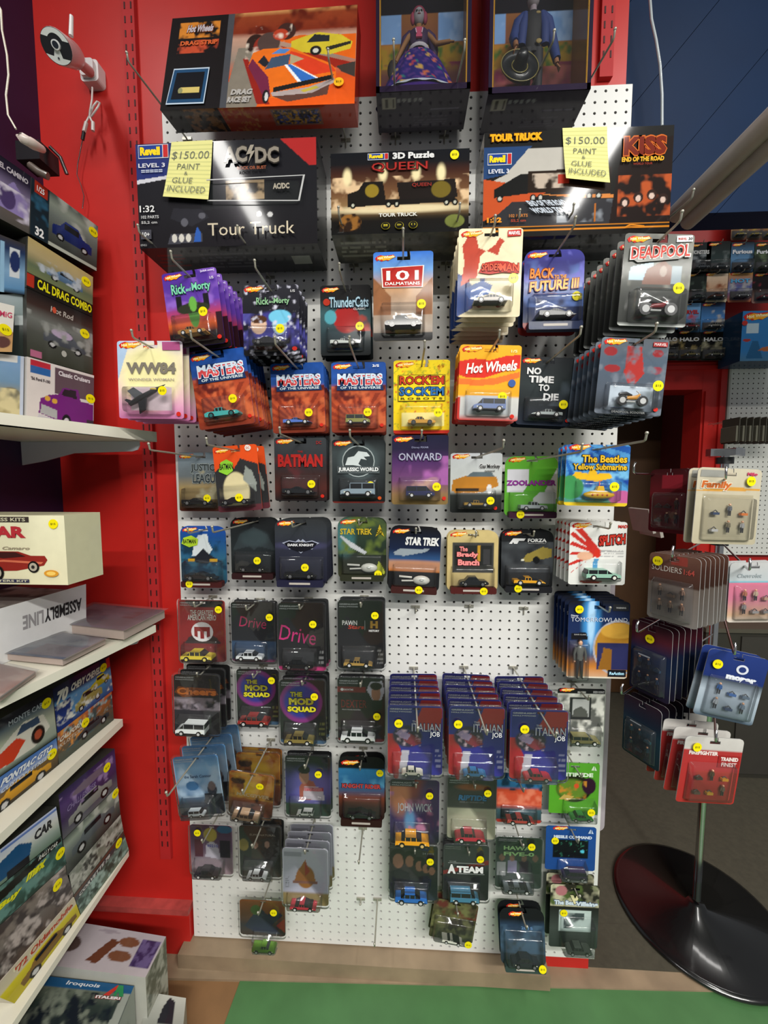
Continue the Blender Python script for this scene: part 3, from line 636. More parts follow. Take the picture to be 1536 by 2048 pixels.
# race set carton, leaning back
tl, tr, br, bl = P(345, 37, .115), P(715, 9, .115), P(709, 207, .165), P(320, 220, .165)
spec = [('g', [(0, '#e05818'), (.3, '#c84c1c'), (.5, '#8a7c70'), (.72, '#b8907c'), (.78, '#7a2c18'), (.95, '#8a3c20'), (1, '#c89058')]), ('b', 7, .55, '#5a1c10', (.76, 1), 5), ('p', [(.32, 0), (.38, .62), (.6, .62), (.5, 0)], '#7c7468'),
        ('p', [(.5, .03), (.41, .5), (.43, .52), (.57, .02)], '#8a2018'), ('p', [(.6, .62), (1, .4), (1, .32), (.72, .45)], '#902418'), ('p', [(.58, .68), (1, .44), (1, .7), (.7, .72)], '#d86018'), ('p', [(.93, .32), (1, .26), (1, .42), (.9, .38)], '#3a3430'),
        ('p', [(.66, .66), (.72, .7), (.8, .74), (.92, .7), (.98, .62), (.97, .55), (.86, .5), (.72, .54), (.66, .58)], '#c8b430'), ('p', [(.74, .64), (.78, .72), (.86, .7), (.86, .64)], '#24282c'), ('p', [(.84, .58), (.97, .63), (.97, .6), (.85, .54)], '#2a2a24'), ('e', .79, .55, .03, .05, '#1c1c1c'), ('e', .79, .55, .015, .025, '#c0c0b8'),
        ('e', .47, .66, .05, .1, '#2c1c18'), ('e', .52, .62, .06, .12, '#8a2c20'), ('e', .54, .66, .06, .11, '#4c3c38'), ('e', .63, .77, .05, .09, '#3c2420'), ('e', .6, .74, .04, .06, '#b03c24'), ('b', 12, .62, '#e0d0c0', (.5, .85), 6, (.42, .66)),
        ('p', [(.44, .42), (.46, .56), (.52, .6), (.66, .6), (.74, .52), (.86, .42), (.9, .35), (.9, .24), (.78, .12), (.6, .08), (.53, .1), (.5, .25)], '#e06c1c'), ('p', [(.72, .52), (.88, .38), (.9, .33), (.78, .3), (.64, .48), (.66, .56)], '#d03c20'),
        ('p', [(.44, .42), (.46, .5), (.55, .3), (.57, .1), (.53, .1), (.5, .22)], '#6c2440'), ('p', [(.49, .46), (.52, .53), (.55, .45), (.53, .4)], '#20242c'), ('p', [(.53, .38), (.56, .5), (.66, .53), (.65, .42)], '#3c5068'), ('p', [(.66, .42), (.66, .53), (.73, .47)], '#a89a78'), ('p', [(.56, .54), (.6, .59), (.66, .58), (.63, .54)], '#5080c0'),
        ('p', [(.63, .42), (.67, .42), (.82, .26), (.72, .2)], '#e8ecf0'), ('p', [(.645, .42), (.665, .42), (.8, .265), (.735, .215)], '#3068b8'), ('p', [(.58, .19), (.58, .14), (.88, .25), (.89, .3)], '#1c1c1c'), ('p', [(.57, .14), (.58, .1), (.78, .12), (.9, .22), (.89, .26), (.76, .18)], '#a89a98'), ('p', [(.58, .1), (.66, .04), (.86, .1), (.87, .2), (.78, .12)], '#5a3c34'), ('p', [(.72, .15), (.74, .13), (.82, .17), (.8, .19)], '#b8a840'),
        ('e', .545, .1, .018, .07, '#1c1a1c'), ('e', .548, .1, .009, .045, '#c8c8c8'), ('r', 0, 0, .34, 1, '#141214'), ('r', .31, 0, .345, 1, '#44464c'), ('b', 14, .5, '#c87c2c', (.76, .94), 6, (.05, .27)), ('b', 12, .45, '#b8482c', (.6, .74), 9, (.05, .27)), ('n', 20, .08)]
ov = [('T', 'Hot Wheels', .165, .86, .14, .08, '#b8b0b8', .1, '#7a3c18', .04), ('T', 'DRAG STRIP', .165, .7, .2, .05, '#c85c30', 0, None, .05), ('T', 'DRAG', .42, .15, .11, .06, '#a8a4a0', .1, None, .06), ('T', 'RACE SET', .41, .07, .12, .06, '#a8a4a0', .1, None, .06),
      ('P', [(.03, .04), (.05, .42), (.24, .42), (.23, .04)], '#b8c8d8'), ('P', [(.035, .055), (.054, .405), (.235, .405), (.225, .055)], '#1c4468'), ('P', [(.055, .09), (.07, .37), (.218, .37), (.21, .09)], '#0c1018'), ('P', [(.09, .15), (.1, .21), (.2, .21), (.2, .15)], '#c8b468'), ('O', .1, .175, .012, .03, '#8a8a60')]
sb = [('g', [(0, '#a83018'), (1, '#b83c1c')]), ('r', 0, 0, .1, 1, '#141214'), ('r', .1, 0, .3, 1, '#2a1812'), ('b', 8, .5, '#8a5a2c', (0, 1), 5, (.1, .28)), ('r', .56, .2, .82, .88, '#8a5848'), ('r', .57, .25, .81, .83, '#281c28'), ('b', 14, .52, '#c8902c', (.25, .83), 7, (.57, .81)), ('b', 14, .6, '#3c4c9a', (.25, .83), 11, (.57, .81)), ('b', 9, .6, '#c87c3c', (0, 1), 5, (.3, .48))]
q = qbox('race_set_box', 'large open-top orange and black race car set carton leaning back on hooks', 'box', (tl, tr, br, bl), (0, .07, .012), spec, ov, side={'left': '#141214', 'right': '#8a2010', 'top': '#8a5030', 'back': '#6c5a48'}, faces={'bottom': (sb, [])}, group='boxed kits above the cards', res=1.15)
q['label'] = 'large orange and black race car set box leaning back at top left of the pegboard'
nn = (tr-tl).cross(tl-bl).normalized(); nn = nn if nn.y < 0 else -nn
sticker(q, P(678, 168, .155)-q.location+nn*.003, .011, nn, (1, 0, 0), '#f0b020')
board_hooks([(375, 279, .19, -.022), (692, 282, .195, -.008)], 'race set')
setlab(2, ['long steel peg hook crossing the lower left of the race set box', 'long steel peg hook crossing the lower right of the race set box'])
# tour truck kit on the left
def axbox(name, label, x0p, x1p, ytop, ybot, d, dep, spec, ov, **k):
    zt = P((x0p+x1p)/2, ytop, d).z; zb_ = P((x0p+x1p)/2, ybot, d).z; x0 = P(x0p, (ytop+ybot)/2, d).x; x1 = P(x1p, (ytop+ybot)/2, d).x
    return qbox(name, label, 'box', [(x0, -d, zt), (x1, -d, zt), (x1, -d, zb_), (x0, -d, zb_)], (0, dep, 0), spec, ov, group='boxed kits above the cards', res=1.35, **k)
RV = lambda x, y, w, h: [('P', [(x, y), (x, y+h), (x+w, y+h), (x+w, y)], '#c8ccd4'), ('P', [(x+.003, y+.008), (x+.003, y+h-.008), (x+w*.8, y+h-.008), (x+w*.8, y+.008)], '#1c3c8c'), ('P', [(x+w*.83, y+.008), (x+w*.83, y+h-.008), (x+w-.003, y+h-.008), (x+w-.003, y+.008)], '#c02828'), ('T', 'Revell', x+w*.4, y+h/2, w*.66, h*.62, '#f0d020', 0, None, .06)]
spec = [('g', [(0, '#18161a'), (.4, '#1c1c20'), (1, '#1a1a20')]), ('p', [(0, .64), (0, 1), (.36, 1), (.3, .68)], '#24306c'), ('p', [(0, .62), (0, .66), (.3, .72), (.32, .7)], '#c8c8d0'), ('p', [(.36, .35), (.36, .62), (.9, .6), (.92, .4), (.86, .38)], '#202224'), ('r', .5, .44, .71, .62, '#a08a6c'), ('b', 12, .48, '#2c2824', (.44, .6), 5, (.5, .71)), ('p', [(.8, 1), (.96, .74), (1, .74), (1, 1)], '#a82828'),
        ('p', [(.18, .28), (.2, .38), (.36, .36), (.4, .28), (.3, .2)], '#26262c'), ('e', .26, .24, .02, .04, '#585860'), ('e', .36, .3, .02, .03, '#585860'), ('e', .68, .3, .015, .026, '#c8c8c8'), ('e', .74, .29, .015, .026, '#c8c8c8'), ('p', [(.16, .03), (.18, .13), (.36, .13), (.36, .05)], '#404048'), ('e', .2, .09, .015, .04, '#c8c4bc'), ('e', .24, .09, .015, .04, '#c8c4bc'), ('e', .28, .09, .015, .04, '#c8c4bc'), ('p', [(.31, .05), (.32, .14), (.33, .2), (.35, .14), (.35, .05)], '#2c58a8')]
ov = RV(.015, .86, .17, .13)+[('T', 'LEVEL 3', .09, .79, .15, .04, '#d8d8e0'), ('T', '=====', .09, .735, .12, .025, '#c0c8d8'), ('T', '1:32', .055, .375, .085, .065, '#d8d8d8'), ('T', '102 PARTS', .07, .295, .1, .03, '#bbb'), ('T', '55,2 cm', .065, .24, .09, .03, '#bbb'), ('P', [(.015, .08), (.015, .17), (.075, .17), (.075, .08)], '#44444c'), ('T', '10+', .045, .125, .04, .045, '#ddd'), ('T', '07453', .03, .02, .035, .02, '#aaa'),
      ('T', 'AC', .56, .85, .13, .15, '#8c8478', 0, '#2c2824', .04), ('P', [(.645, .93), (.62, .84), (.645, .85), (.63, .76), (.67, .88), (.65, .87), (.665, .93)], '#9c9486'), ('T', 'DC', .735, .83, .13, .15, '#8c8478', 0, '#2c2824', .04), ('T', 'ROCK OR BUST', .65, .715, .16, .032, '#8a4c34', 0, None, .04),
      ('P', [(.4, .61), (.4, .62), (.94, .63), (.94, .622)], '#b8b8b8'), ('P', [(.4, .415), (.4, .425), (.9, .395), (.9, .385)], '#b8b8b8'), ('P', [(.93, .625), (.94, .625), (.91, .385), (.9, .385)], '#b8b8b8'), ('T', 'AC/DC', .81, .53, .09, .055, '#a8a090', 0, None, .05), ('T', 'Tour Truck', .64, .14, .48, .12, '#c8bca4', 0, None, .0)]
sbt = [('g', [(0, '#2c2c2c'), (1, '#262628')]), ('r', .24, .1, .9, .9, '#323234'), ('hl', .3, .2, .6, .8, 5, '#505052'), ('r', .82, .3, .93, .6, '#8a8a84'), ('hl', .02, .3, .2, .8, 4, '#5c1c1c')]
q1 = axbox('model_truck_box', 'black tour truck model kit box marked 1:32 at left', 275, 634, 281, 492, .150, .112, spec, ov, side='#1c1c1e', faces={'bottom': (sbt, [])})
board_hooks([(385, 556, .19, -.015), (541, 556, .185, -.008)], 'left kit')
setlab(2, ['steel peg hook under the left side of the black tour truck box', 'steel peg hook under the middle of the black tour truck box'])
# queen kit
spec = [('g', [(0, '#101010'), (.16, '#14110f'), (.2, '#2c2418'), (.34, '#8a6c48'), (.5, '#6c4a30'), (.75, '#3c2018'), (.86, '#141418'), (1, '#101218')]), ('e', .5, .3, .5, .05, '#d8c8a0', .9), ('b', 8, .55, '#d8b890', (.3, .7), 6), ('e', .12, .7, .03, .1, '#e8d8a8', .9), ('e', .38, .74, .03, .1, '#e8d8a8', .9), ('e', .62, .74, .03, .1, '#e8d8a8', .9), ('e', .8, .72, .03, .1, '#e8d8a8', .9), ('p', [(.5, .42), (.48, .62), (.9, .64), (.92, .42)], '#1c1614'), ('e', .8, .52, .07, .1, '#6c5c20'), ('p', [(.12, .38), (.12, .5), (.2, .54), (.24, .64), (.38, .64), (.4, .42), (.9, .42), (.9, .36), (.12, .34)], '#181412'), ('e', .3, .53, .05, .08, '#8a7424')]+[('e', x, .36, .022, .045, '#0c0c0c') for x in (.16, .42, .48, .84, .9)]+[('e', x, .36, .01, .02, '#b8b8a8') for x in (.16, .42, .48, .84, .9)]+[('e', .14, .15, .08, .1, '#8a5c28'), ('b', 14, .52, '#2a1a10', (.04, .26), 5, (.06, .22)), ('e', .9, .13, .07, .08, '#6c7438'), ('r', .05, .03, .09, .04, '#333')]
ov = RV(.27, .9, .15, .08)+[('T', '3D Puzzle', .6, .935, .3, .08, '#d8d8d8', 0, None, .05), ('T', 'QUEEN', .5, .8, .4, .11, '#a82c28', 0, '#3c100c', .0), ('T', 'QUEEN', .66, .57, .14, .05, '#8a2a24'), ('T', 'TOUR TRUCK', .49, .215, .28, .045, '#d8d8d0', 0, None, .03), ('T', 'Mercedes scale tour truck with trailer', .49, .165, .26, .02, '#999')]+[('O', x, .08, .032, .045, '#a89a28') for x in (.4, .5, .6)]+[('O', x, .08, .028, .04, '#141410') for x in (.4, .5, .6)]+[('T', t, x, .08, .03, .025, '#c8b838') for t, x in (('==', .4), ('10+', .5), ('( )', .6))]
ov = [a for a in ov if not (a[0] == 'T' and 'Mercedes' in a[1])]
q2 = axbox('puzzle_truck_box', 'black truck puzzle box with red title in the middle', 662, 938, 302, 466, .165, .11, spec, ov, side='#18181a', faces={'bottom': ([('g', [(0, '#3c3c38'), (1, '#44443c')]), ('b', 4, .5, '#5c5a50', (0, 1), 6), ('hl', .04, .2, .4, .8, 4, '#8c8c80')], []), 'right': ([('g', [(0, '#9a948c'), (1, '#a8a298')]), ('b', 5, .5, '#303030', (0, 1), 4)], [])})
sticker(q2, P(909, 310, .166)-q2.location, .0095, (0, -1, 0), (1, 0, 0))
board_hooks([(708, 532, .195, -.008), (891, 528, .195, .008)], 'puzzle')
setlab(2, ['steel peg hook under the left side of the truck puzzle box', 'steel peg hook under the right side of the truck puzzle box'])
# orange and black tour truck kit at right
spec = [('g', [(0, '#141210'), (.1, '#171513'), (.2, '#1c1a1a'), (.5, '#1a1816'), (1, '#1c1c1c')]), ('p', [(0, .66), (0, .86), (.26, .86), (.12, .6), (0, .56)], '#24406c'), ('p', [(.0, .5), (.12, .6), (.24, .84), (.46, .84), (.46, .6), (.3, .5)], '#b4b0a8'), ('p', [(0, .16), (0, .56), (.2, .5), (.4, .46)], '#b84c24'), ('p', [(.06, .38), (.06, .46), (.12, .52), (.2, .6), (.26, .6), (.28, .42)], '#141414'), ('p', [(.24, .42), (.24, .62), (.68, .64), (.68, .4)], '#241810'), ('b', 12, .5, '#b8a898', (.46, .6), 6, (.26, .44)), ('r', .4, .5, .46, .58, '#a83020'), ('p', [(.3, .4), (.7, .38), (.72, .34), (.5, .36)], '#c87c3c'), ('p', [(0, .1), (.16, .34), (.7, .34), (.72, .1)], '#2c2c30'), ('b', 8, .58, '#8a9098', (.12, .34), 5, (.4, .7)), ('p', [(.68, .08), (.72, .64), (.8, .86), (1, .9), (1, .08)], '#1c1210'), ('b', 9, .5, '#a84c24', (.16, .55), 7, (.72, 1))]+[('e', x, y, .026, .05, '#2c1c18') for x, y in ((.76, .3), (.83, .34), (.9, .36), (.96, .32))]+[('e', x, y-.01, .014, .03, '#c8b0a4') for x, y in ((.76, .3), (.83, .34), (.9, .36), (.96, .32))]+[('e', x, .37, .017, .035, '#0c0c0c') for x in (.09, .27, .31, .57, .62)]+[('e', x, .37, .01, .02, '#b8b8b0') for x in (.09, .27, .31, .57, .62)]+[('r', 0, .055, 1, .065, '#d08020'), ('r', 0, .09, 1, .1, '#d08020'), ('r', .6, .12, .61, .3, '#a8601c')]
ov = RV(.02, .69, .13, .11)+[('T', 'TOUR TRUCK', .17, .94, .28, .075, '#f0a81c', 0, '#3c2008', .08), ('T', 'LEVEL 3', .08, .625, .11, .04, '#d8d8e0'), ('T', 'KISS', .85, .81, .22, .17, '#6c2010', .0, '#c06024', .05), ('T', 'END OF THE ROAD', .84, .685, .22, .045, '#d8a428', 0, None, .05), ('T', 'WORLD TOUR', .84, .64, .1, .02, '#8a3020'), ('T', '1:32', .06, .155, .08, .05, '#e89028', 0, None, .05), ('T', '102 PARTS', .19, .19, .1, .03, '#c07838'), ('T', '55,2 cm', .19, .14, .08, .03, '#a84028'), ('T', 'END OF THE ROAD', .34, .3, .2, .055, '#b8c0cc', -.6, None, .05), ('T', 'WORLD TOUR', .36, .23, .2, .055, '#b8c0cc', -.6, None, .05), ('P', [(.75, .04), (.78, .07), (.8, .07), (.86, .055), (.86, .045), (.79, .058)], '#d08020')]
q3 = axbox('model_truck_box', 'black and orange tour truck model kit box on the right', 967, 1343, 258, 470, .165, .10, spec, ov, side='#18181a', faces={'bottom': (sbt, []), 'left': ([('g', [(0, '#b8b4ac'), (1, '#a8a49c')]), ('b', 6, .5, '#2c2c2c', (0, 1), 6)], [])})
board_hooks([(990, 528, .175, .01), (1075, 522, .18, .012), (1252, 512, .20, .018)], 'right kit')
setlab(3, ['steel peg hook under the left side of the orange-titled truck box', 'steel peg hook under the middle of the orange-titled truck box', 'steel peg hook under the right side of the orange-titled truck box'])
# handwritten price notes
def note(c4, label, lines):
    mb = MB(); f = bilin(*c4); n = Vector((0, -1, 0)); spec = [('g', [(0, '#dcd888'), (1, '#e0dc90')])]+[('r', 0, y-.004, 1, y+.004, '#c4c47c') for y in [i/14 for i in range(1, 14)]]
    F0 = lambda U, V: f(U, V)+np.array([0, -1., 0])*((.008*(1-np.asarray(V, float))**2)[..., None])
    art(mb, spec, [('T', t, x, y, w, h, '#6c7060', s, None, -.005) for t, x, y, w, h, s in lines], 40, 56, F0, n, thick=.0004, edge='#d8d488')
    o = mb.build('paper_note', mat('yellow_note_paper', attr=True, rough=.85, noise=.02), origin=(Vector(c4[2])+Vector(c4[3]))/2); tag(o, label, 'note', 'yellow price notes'); return o
LN = [('$150.00', .5, .75, .88, .15, .1), ('PAINT', .48, .56, .52, .1, .1), ('&', .44, .44, .08, .06, 0), ('GLUE', .38, .31, .46, .1, .1), ('INCLUDED', .5, .15, .84, .11, .1)]
d = .1525; note([P(343, 284, d), P(425, 280, d), P(420, 404, d), P(330, 398, d)], 'yellow lined note reading $150.00 PAINT & GLUE INCLUDED on left tour truck box', LN)
d = .1675; note([P(1125, 256, d), P(1214, 253, d), P(1216, 371, d), P(1129, 362, d)], 'yellow lined note reading $150.00 PAINT & GLUE INCLUDED on right tour truck box', LN)
# ---------------------------------------------------------------- window boxes with dolls
def dollbox(x0p, x1p, ybot, d, dep, label, man):
    zb_ = P((x0p+x1p)/2, ybot, d).z; x0, x1 = P(x0p, 100, d).x, P(x1p, 100, d).x; zt = zb_+.42; cx = (x0+x1)/2; W = x1-x0; th = .004
    root = empty('doll_box', (cx, -d+dep/2, zb_), label, 'doll box', 'doll window boxes')
    hx = W/2; y0, y1 = -dep/2, dep/2; dk = '#221a34'
    mb = MB(); gl_ = '#a87828'
    for s in (-1, 1):
        mb.add([(s*hx, y0, 0), (s*hx, y1, 0), (s*hx, y1, .42), (s*hx, y0, .42)], [(0, 1, 2, 3)], dk)
        mb.add([(s*(hx-th), y0, th), (s*(hx-th), y1, th), (s*(hx-th), y1, .42), (s*(hx-th), y0, .42)], [(0, 1, 2, 3)], '#8c5c28')
        mb.box((s*(hx-.004), y0, .21), (.008, .002, .42), '#20182c'); mb.box((s*(hx-.0095), y0+.0005, .21), (.003, .002, .42), '#b88c3c')
    mb.box((0, y0, .006), (W, .002, .012), '#241a30')
    sp = [('g', [(0, '#26222c'), (.5, '#2a2530'), (1, '#241c2c')]), ('r', .06, .6, .2, .86, '#8a8678')]+[('r', .07+i*.014, .62, .075+i*.014, .84, '#38342c') for i in range(9)]+[('e', .24+i*.06, .8, .02, .045, '#7c7c7c') for i in range(5)]+[('r', .1, .1, .92, .5, '#302b36'), ('hl', .4, .15, .8, .4, 4, '#44404c'), ('r', .6, .55, .9, .56, '#5c5868')]
    art(mb, sp, [], 60, 34, bilin((-hx, y0, 0), (hx, y0, 0), (hx, y1, 0), (-hx, y1, 0)), (0, 0, -1))
    bp = [('g', [(0, '#5c3c4c'), (.3, '#6c4440'), (.37, '#9a7428'), (.465, '#b07c34'), (.47, '#7c4c38'), (.62, '#8a5a34'), (.625, '#14121c'), (1, '#14121c')]), ('r', .0, .47, .26, .62, '#7ca4d8'), ('r', .70, .47, 1, .62, '#7ca4d8'), ('b', 12, .55, '#a0c0e8', (.47, .62), 5, (0, .26)), ('b', 12, .55, '#a0c0e8', (.47, .62), 5, (.7, 1)), ('b', 16, .5, '#a8882c', (.34, .465), 6), ('b', 14, .55, '#7c2c4c', (.2, .36), 8), ('b', 18, .6, '#4c6c2c', (.34, .465), 9)]
    if man: bp.append(('b', 7, .5, '#a85c5c', (.2, .34), 18))
    art(mb, bp, [], 70, 150, bilin((-hx, y1-.002, .42), (hx, y1-.002, .42), (hx, y1-.002, 0), (-hx, y1-.002, 0)), (0, -1, 0))
    mb.add([(-hx, y1, 0), (hx, y1, 0), (hx, y1, .42), (-hx, y1, .42)], [(0, 1, 2, 3)], '#20182c'); mb.add([(-hx, y0, .42), (hx, y0, .42), (hx, y1, .42), (-hx, y1, .42)], [(0, 1, 2, 3)], '#20182c')
    mb.box((0, 0, .004), (W-.01, dep-.006, .003), '#3c2c48'); mb.build('carton', GLOSS, root)
    w = MB(); w.add([(-hx+.009, y0-.0005, .012), (hx-.009, y0-.0005, .012), (hx-.009, y0-.0005, .415), (-hx+.009, y0-.0005, .415)], [(0, 1, 2, 3)], '#fff'); w.build('window', CLEAR, root)
    return root, hx, y0, y1
def arm(mb, pts, r, col): mb.tube(pts, r, col, 8)
# woman doll
r1, hx, y0, y1 = dollbox(752, 942, 181, .135, .098, 'purple window box with a woman doll in a floral gown, top middle', False)
zh = P(843, 20, .09).z-r1.location.z; dl = empty('doll', (r1.location.x-.008, r1.location.y+.002, r1.location.z+.006), 'woman doll in a purple floral ruffled skirt inside the window box', 'doll', 'dolls in window boxes')
H = zh; mb = MB(); n = 40; prof = [(.020, H*.60), (.036, H*.55), (.048, H*.48), (.060, H*.38), (.072, H*.27), (.080, H*.17), (.086, H*.12)]
def skirt(prof, colf, amp, z0=0):
    vs = []; fs = []; cs = []; m = 44
    for j, (r, z) in enumerate(prof):
        for i in range(n*2):
            w = 2*math.pi*i/(n*2); rr_ = r*(1+amp*math.sin(w*14)*(j/len(prof)))
            vs.append((rr_*math.cos(w)*1.0, rr_*math.sin(w)*.5, z)); cs.append(colf(w, j, z))
    for j in range(len(prof)-1):
        for i in range(n*2): fs.append((j*n*2+i, j*n*2+(i+1) % (n*2), (j+1)*n*2+(i+1) % (n*2), (j+1)*n*2+i))
    return vs, fs, np.array(cs)
P2 = []
for j in range(len(prof)-1):
    for t in (0, .25, .5, .75): P2.append((prof[j][0]*(1-t)+prof[j+1][0]*t, prof[j][1]*(1-t)+prof[j+1][1]*t))
P2.append(prof[-1]); rnd = random.Random(4); pal = [C(c) for c in ('#c86c3c', '#b03c50', '#2c7c70', '#c8a04c', '#a85c88')]
def cf(w, j, z):
    a = math.sin(w*9+j*.6)*math.sin(j*1.1+w*2); return pal[(int(w*5)+j//3) % 5] if a > .55 else C('#241c6c') if a > -.6 else C('#50307c')
mb.add(*skirt(P2, cf, .06), True)
sk = mb.build('floral_skirt', PRINT, dl)
mb = MB(); mb.add(*skirt([(.085, H*.135), (.090, H*.12), (.094, H*.10)], lambda w, j, z: C('#b8c0cc'), .05), True); mb.build('ruffle', PRINT, dl)
mb = MB(); mb.add(*skirt([(.085, H*.11), (.092, H*.06), (.098, H*.012)], lambda w, j, z: C('#3c2070'), .03), True); mb.build('underskirt', PRINT, dl)
mb = MB(); skc = '#8a6038'
mb.tube([(0, 0, H*.58), (0, 0, H*.64), (0, 0, H*.7), (0, 0, H*.77), (0, 0, H*.80), (0, 0, H*.87)], [.014, .013, .019, .018, .007, .006], skc, 12, flat=.7)
for s in (-1, 1):
    e = (.034*s if s < 0 else .04, -.008, H*.62); h_ = (-.052, -.012, H*.44) if s < 0 else (.07, -.016, H*.6)
    mb.tube([(s*.015, 0, H*.76), (s*.022, -.002, H*.74), e, h_], [.006, .006, .0048, .0036], skc, 8)
    for k in range(4):
        a = (k-1.5)*.3; mb.tube([h_, (h_[0]+(s*.004 if s < 0 else .009), h_[1]+.002*k-.003, h_[2]-(.012 if s < 0 else .001)+a*.004)], [.0022, .0012], skc, 5)
mb.ball((0, -.001, H*.93), (.0125, .013, .0165), '#8c8a90', 16, 12)
for s in (-1, 1): mb.ball((s*.005, -.0128, H*.935), (.0028, .0015, .0024), '#141018', 8, 5)
mb.ball((0, -.0145, H*.925), (.0014, .0018, .002), '#4a3a40', 6, 5); mb.ball((0, -.0132, H*.905), (.004, .001, .0012), '#6c1828', 8, 4)
mb.build('body', MATTE, dl)
mb = MB(); mb.ball((0, .003, H*.96), (.0165, .014, .017), '#7a1c3c', 14, 8); mb.ball((-.014, 0, H*.92), (.006, .007, .013), '#8a2c48', 8, 6); mb.ball((.014, 0, H*.92), (.006, .007, .013), '#8a2c48', 8, 6); mb.build('headdress', MATTE, dl)
mb = MB(); mb.tube([(0, .001, H*.6), (0, .001, H*.68), (0, .001, H*.76), (0, 0, H*.79)], [.017, .0215, .024, .011], '#2c1440', 12, flat=.75)
for s in (-1, 1): mb.tube([(s*.018, .002, H*.77), (s*.03, .002, H*.71), (s*.036, .006, H*.62), (s*(.06 if s < 0 else .04), .012, H*.5)], [.009, .011, .010, .003], '#301848', 8)
mb.build('jacket', MATTE, dl)
mb = MB(); mb.box((0, -.0165, H*.7), (.014, .004, .02), '#b03c60'); mb.tube([(-.008, -.019, H*.73), (-.006, -.020, H*.68)], .0012, '#c8b0c0', 6); mb.tube([(.008, -.019, H*.73), (.006, -.020, H*.68)], .0012, '#c8b0c0', 6); mb.build('bodice', MATTE, dl)
mb = MB(); mb.lathe([(.02, H*.555), (.024, H*.575), (.018, H*.60), (.012, H*.61)], (0, -.004, 0), '#b8b4bc', 20, 1, .85); mb.build('sash', MATTE, dl)
mb = MB(); mb.ball((-.060, -.012, H*.36), (.012, .006, .022), '#121014', 10, 8); mb.build('fan', MATTE, dl)
board_hooks([(791, 277, .205, 0), (888, 275, .20, .02)], 'woman doll box')
setlab(2, ['steel peg hook in front of the left of the woman doll box', 'steel peg hook in front of the right of the woman doll box'])
# man doll
r2, hx, y0, y1 = dollbox(978, 1184, 183, .15, .098, 'dark window box with a man doll in blue jacket, top right', True)
dl = empty('doll', (r2.location.x+.0, r2.location.y+.006, r2.location.z+.006), 'man doll in black suit and blue jacket with a big round hat', 'doll', 'dolls in window boxes')
H = P(1070, -18, .10).z-r2.location.z; mb = MB()
for s in (-1, 1):
    mb.tube([(s*.011, 0, H*.5), (s*.013, -.001, H*.27), (s*.0135, 0, H*.05)], [.0135, .0105, .009], '#14161e', 10); mb.tube([(s*.0135, .006, H*.02), (s*.0145, -.018, H*.016)], [.007, .005], '#0c0c0e', 8)
mb.tube([(0, 0, H*.47), (0, 0, H*.55), (0, 0, H*.68), (0, 0, H*.79), (0, 0, H*.83)], [.020, .018, .024, .022, .009], '#15161c', 12, flat=.65)
mb.tube([(0, 0, H*.81), (0, 0, H*.88)], [.008, .007], '#8c8088', 10)
mb.ball((0, -.001, H*.93), (.013, .014, .018), '#8c8488', 16, 12)
for s in (-1, 1): mb.ball((s*.005, -.0142, H*.935), (.0028, .0015, .0024), '#141018', 8, 5)
mb.ball((0, -.0155, H*.922), (.0015, .002, .002), '#4a4244', 6, 5); mb.box((0, -.0142, H*.9), (.009, .001, .0015), '#2c2024')
for s, h_ in ((-1, (-.040, -.016, H*.49)), (1, (.052, -.010, H*.36))):
    e = (-.042, -.004, H*.62) if s < 0 else (.046, .0, H*.55)
    mb.tube([(s*.022, 0, H*.78), (s*.032, 0, H*.74), e, h_], [.0085, .009, .0075, .005], '#8a5c3c', 8)
    for k in range(5): mb.tube([h_, (h_[0]+s*.006, h_[1]-.004+.002*k, h_[2]-.012-.001*(k % 3))], [.002, .0013], '#8a5c3c', 5)
mb.build('body', MATTE, dl)
mb = MB()
for s, e, w_ in ((-1, (-.043, -.004, H*.61), (-.042, -.012, H*.54)), (1, (.047, .0, H*.54), (.052, -.008, H*.4))):
    mb.tube([(s*.02, 0, H*.79), (s*.033, 0, H*.74), e, w_], [.010, .0115, .0105, .0085], '#16306c', 10)
    mb.tube([(s*.018, -.006, H*.8), (s*.024, -.010, H*.68), (s*.026, -.006, H*.54)], [.006, .010, .009], '#182f6a', 8, flat=.7)
mb.build('jacket', MATTE, dl)
mb = MB(); mb.ball((.009, -.016, H*.53), (.007, .002, .005), '#8a7848', 8, 5); mb.ball((.007, -.013, H*.77), (.006, .002, .003), '#8a7848', 8, 5); mb.build('buckle', MATTE, dl)
mb = MB(); mb.ball((0, .004, H*.965), (.0145, .014, .014), '#181418', 12, 6); mb.build('hair', MATTE, dl)
hat_mb = MB(); hat_mb.lathe([(.0, .030), (.009, .029), (.013, .022), (.015, .006), (.017, .001), (.036, -.001), (.041, .004), (.042, .002), (.036, -.004), (.0, -.004)], (0, 0, 0), "#14181c", 32)
hat = hat_mb.build("round_hat", TOY, dl); hat.location = (-.034, -.022, H*.30); hat.rotation_euler = (math.radians(78), math.radians(18), 0)
for rr_, zz in ((.0415, .004), (.0175, .003)):
    g_ = MB(); g_.tube([(rr_*math.cos(2*math.pi*i/28), rr_*math.sin(2*math.pi*i/28), zz) for i in range(29)], .0011, "#8a8048", 5, False); g_.build("gold_braid", TOY, hat)
board_hooks([(1021, 262, .20, .03), (1125, 256, .195, .022)], "man doll box")
setlab(2, ["steel peg hook in front of the left of the man doll box", "steel peg hook in front of the right of the man doll box"])
# ---------------------------------------------------------------- every carded toy on the board (pixel centre and size, artwork, toy)
K = '#141416'
def Lg(x=.04, y=.885, w=.34): return ('L', x, y, w)
TM = [('r', 0, 0, 1, .05, '#222')]
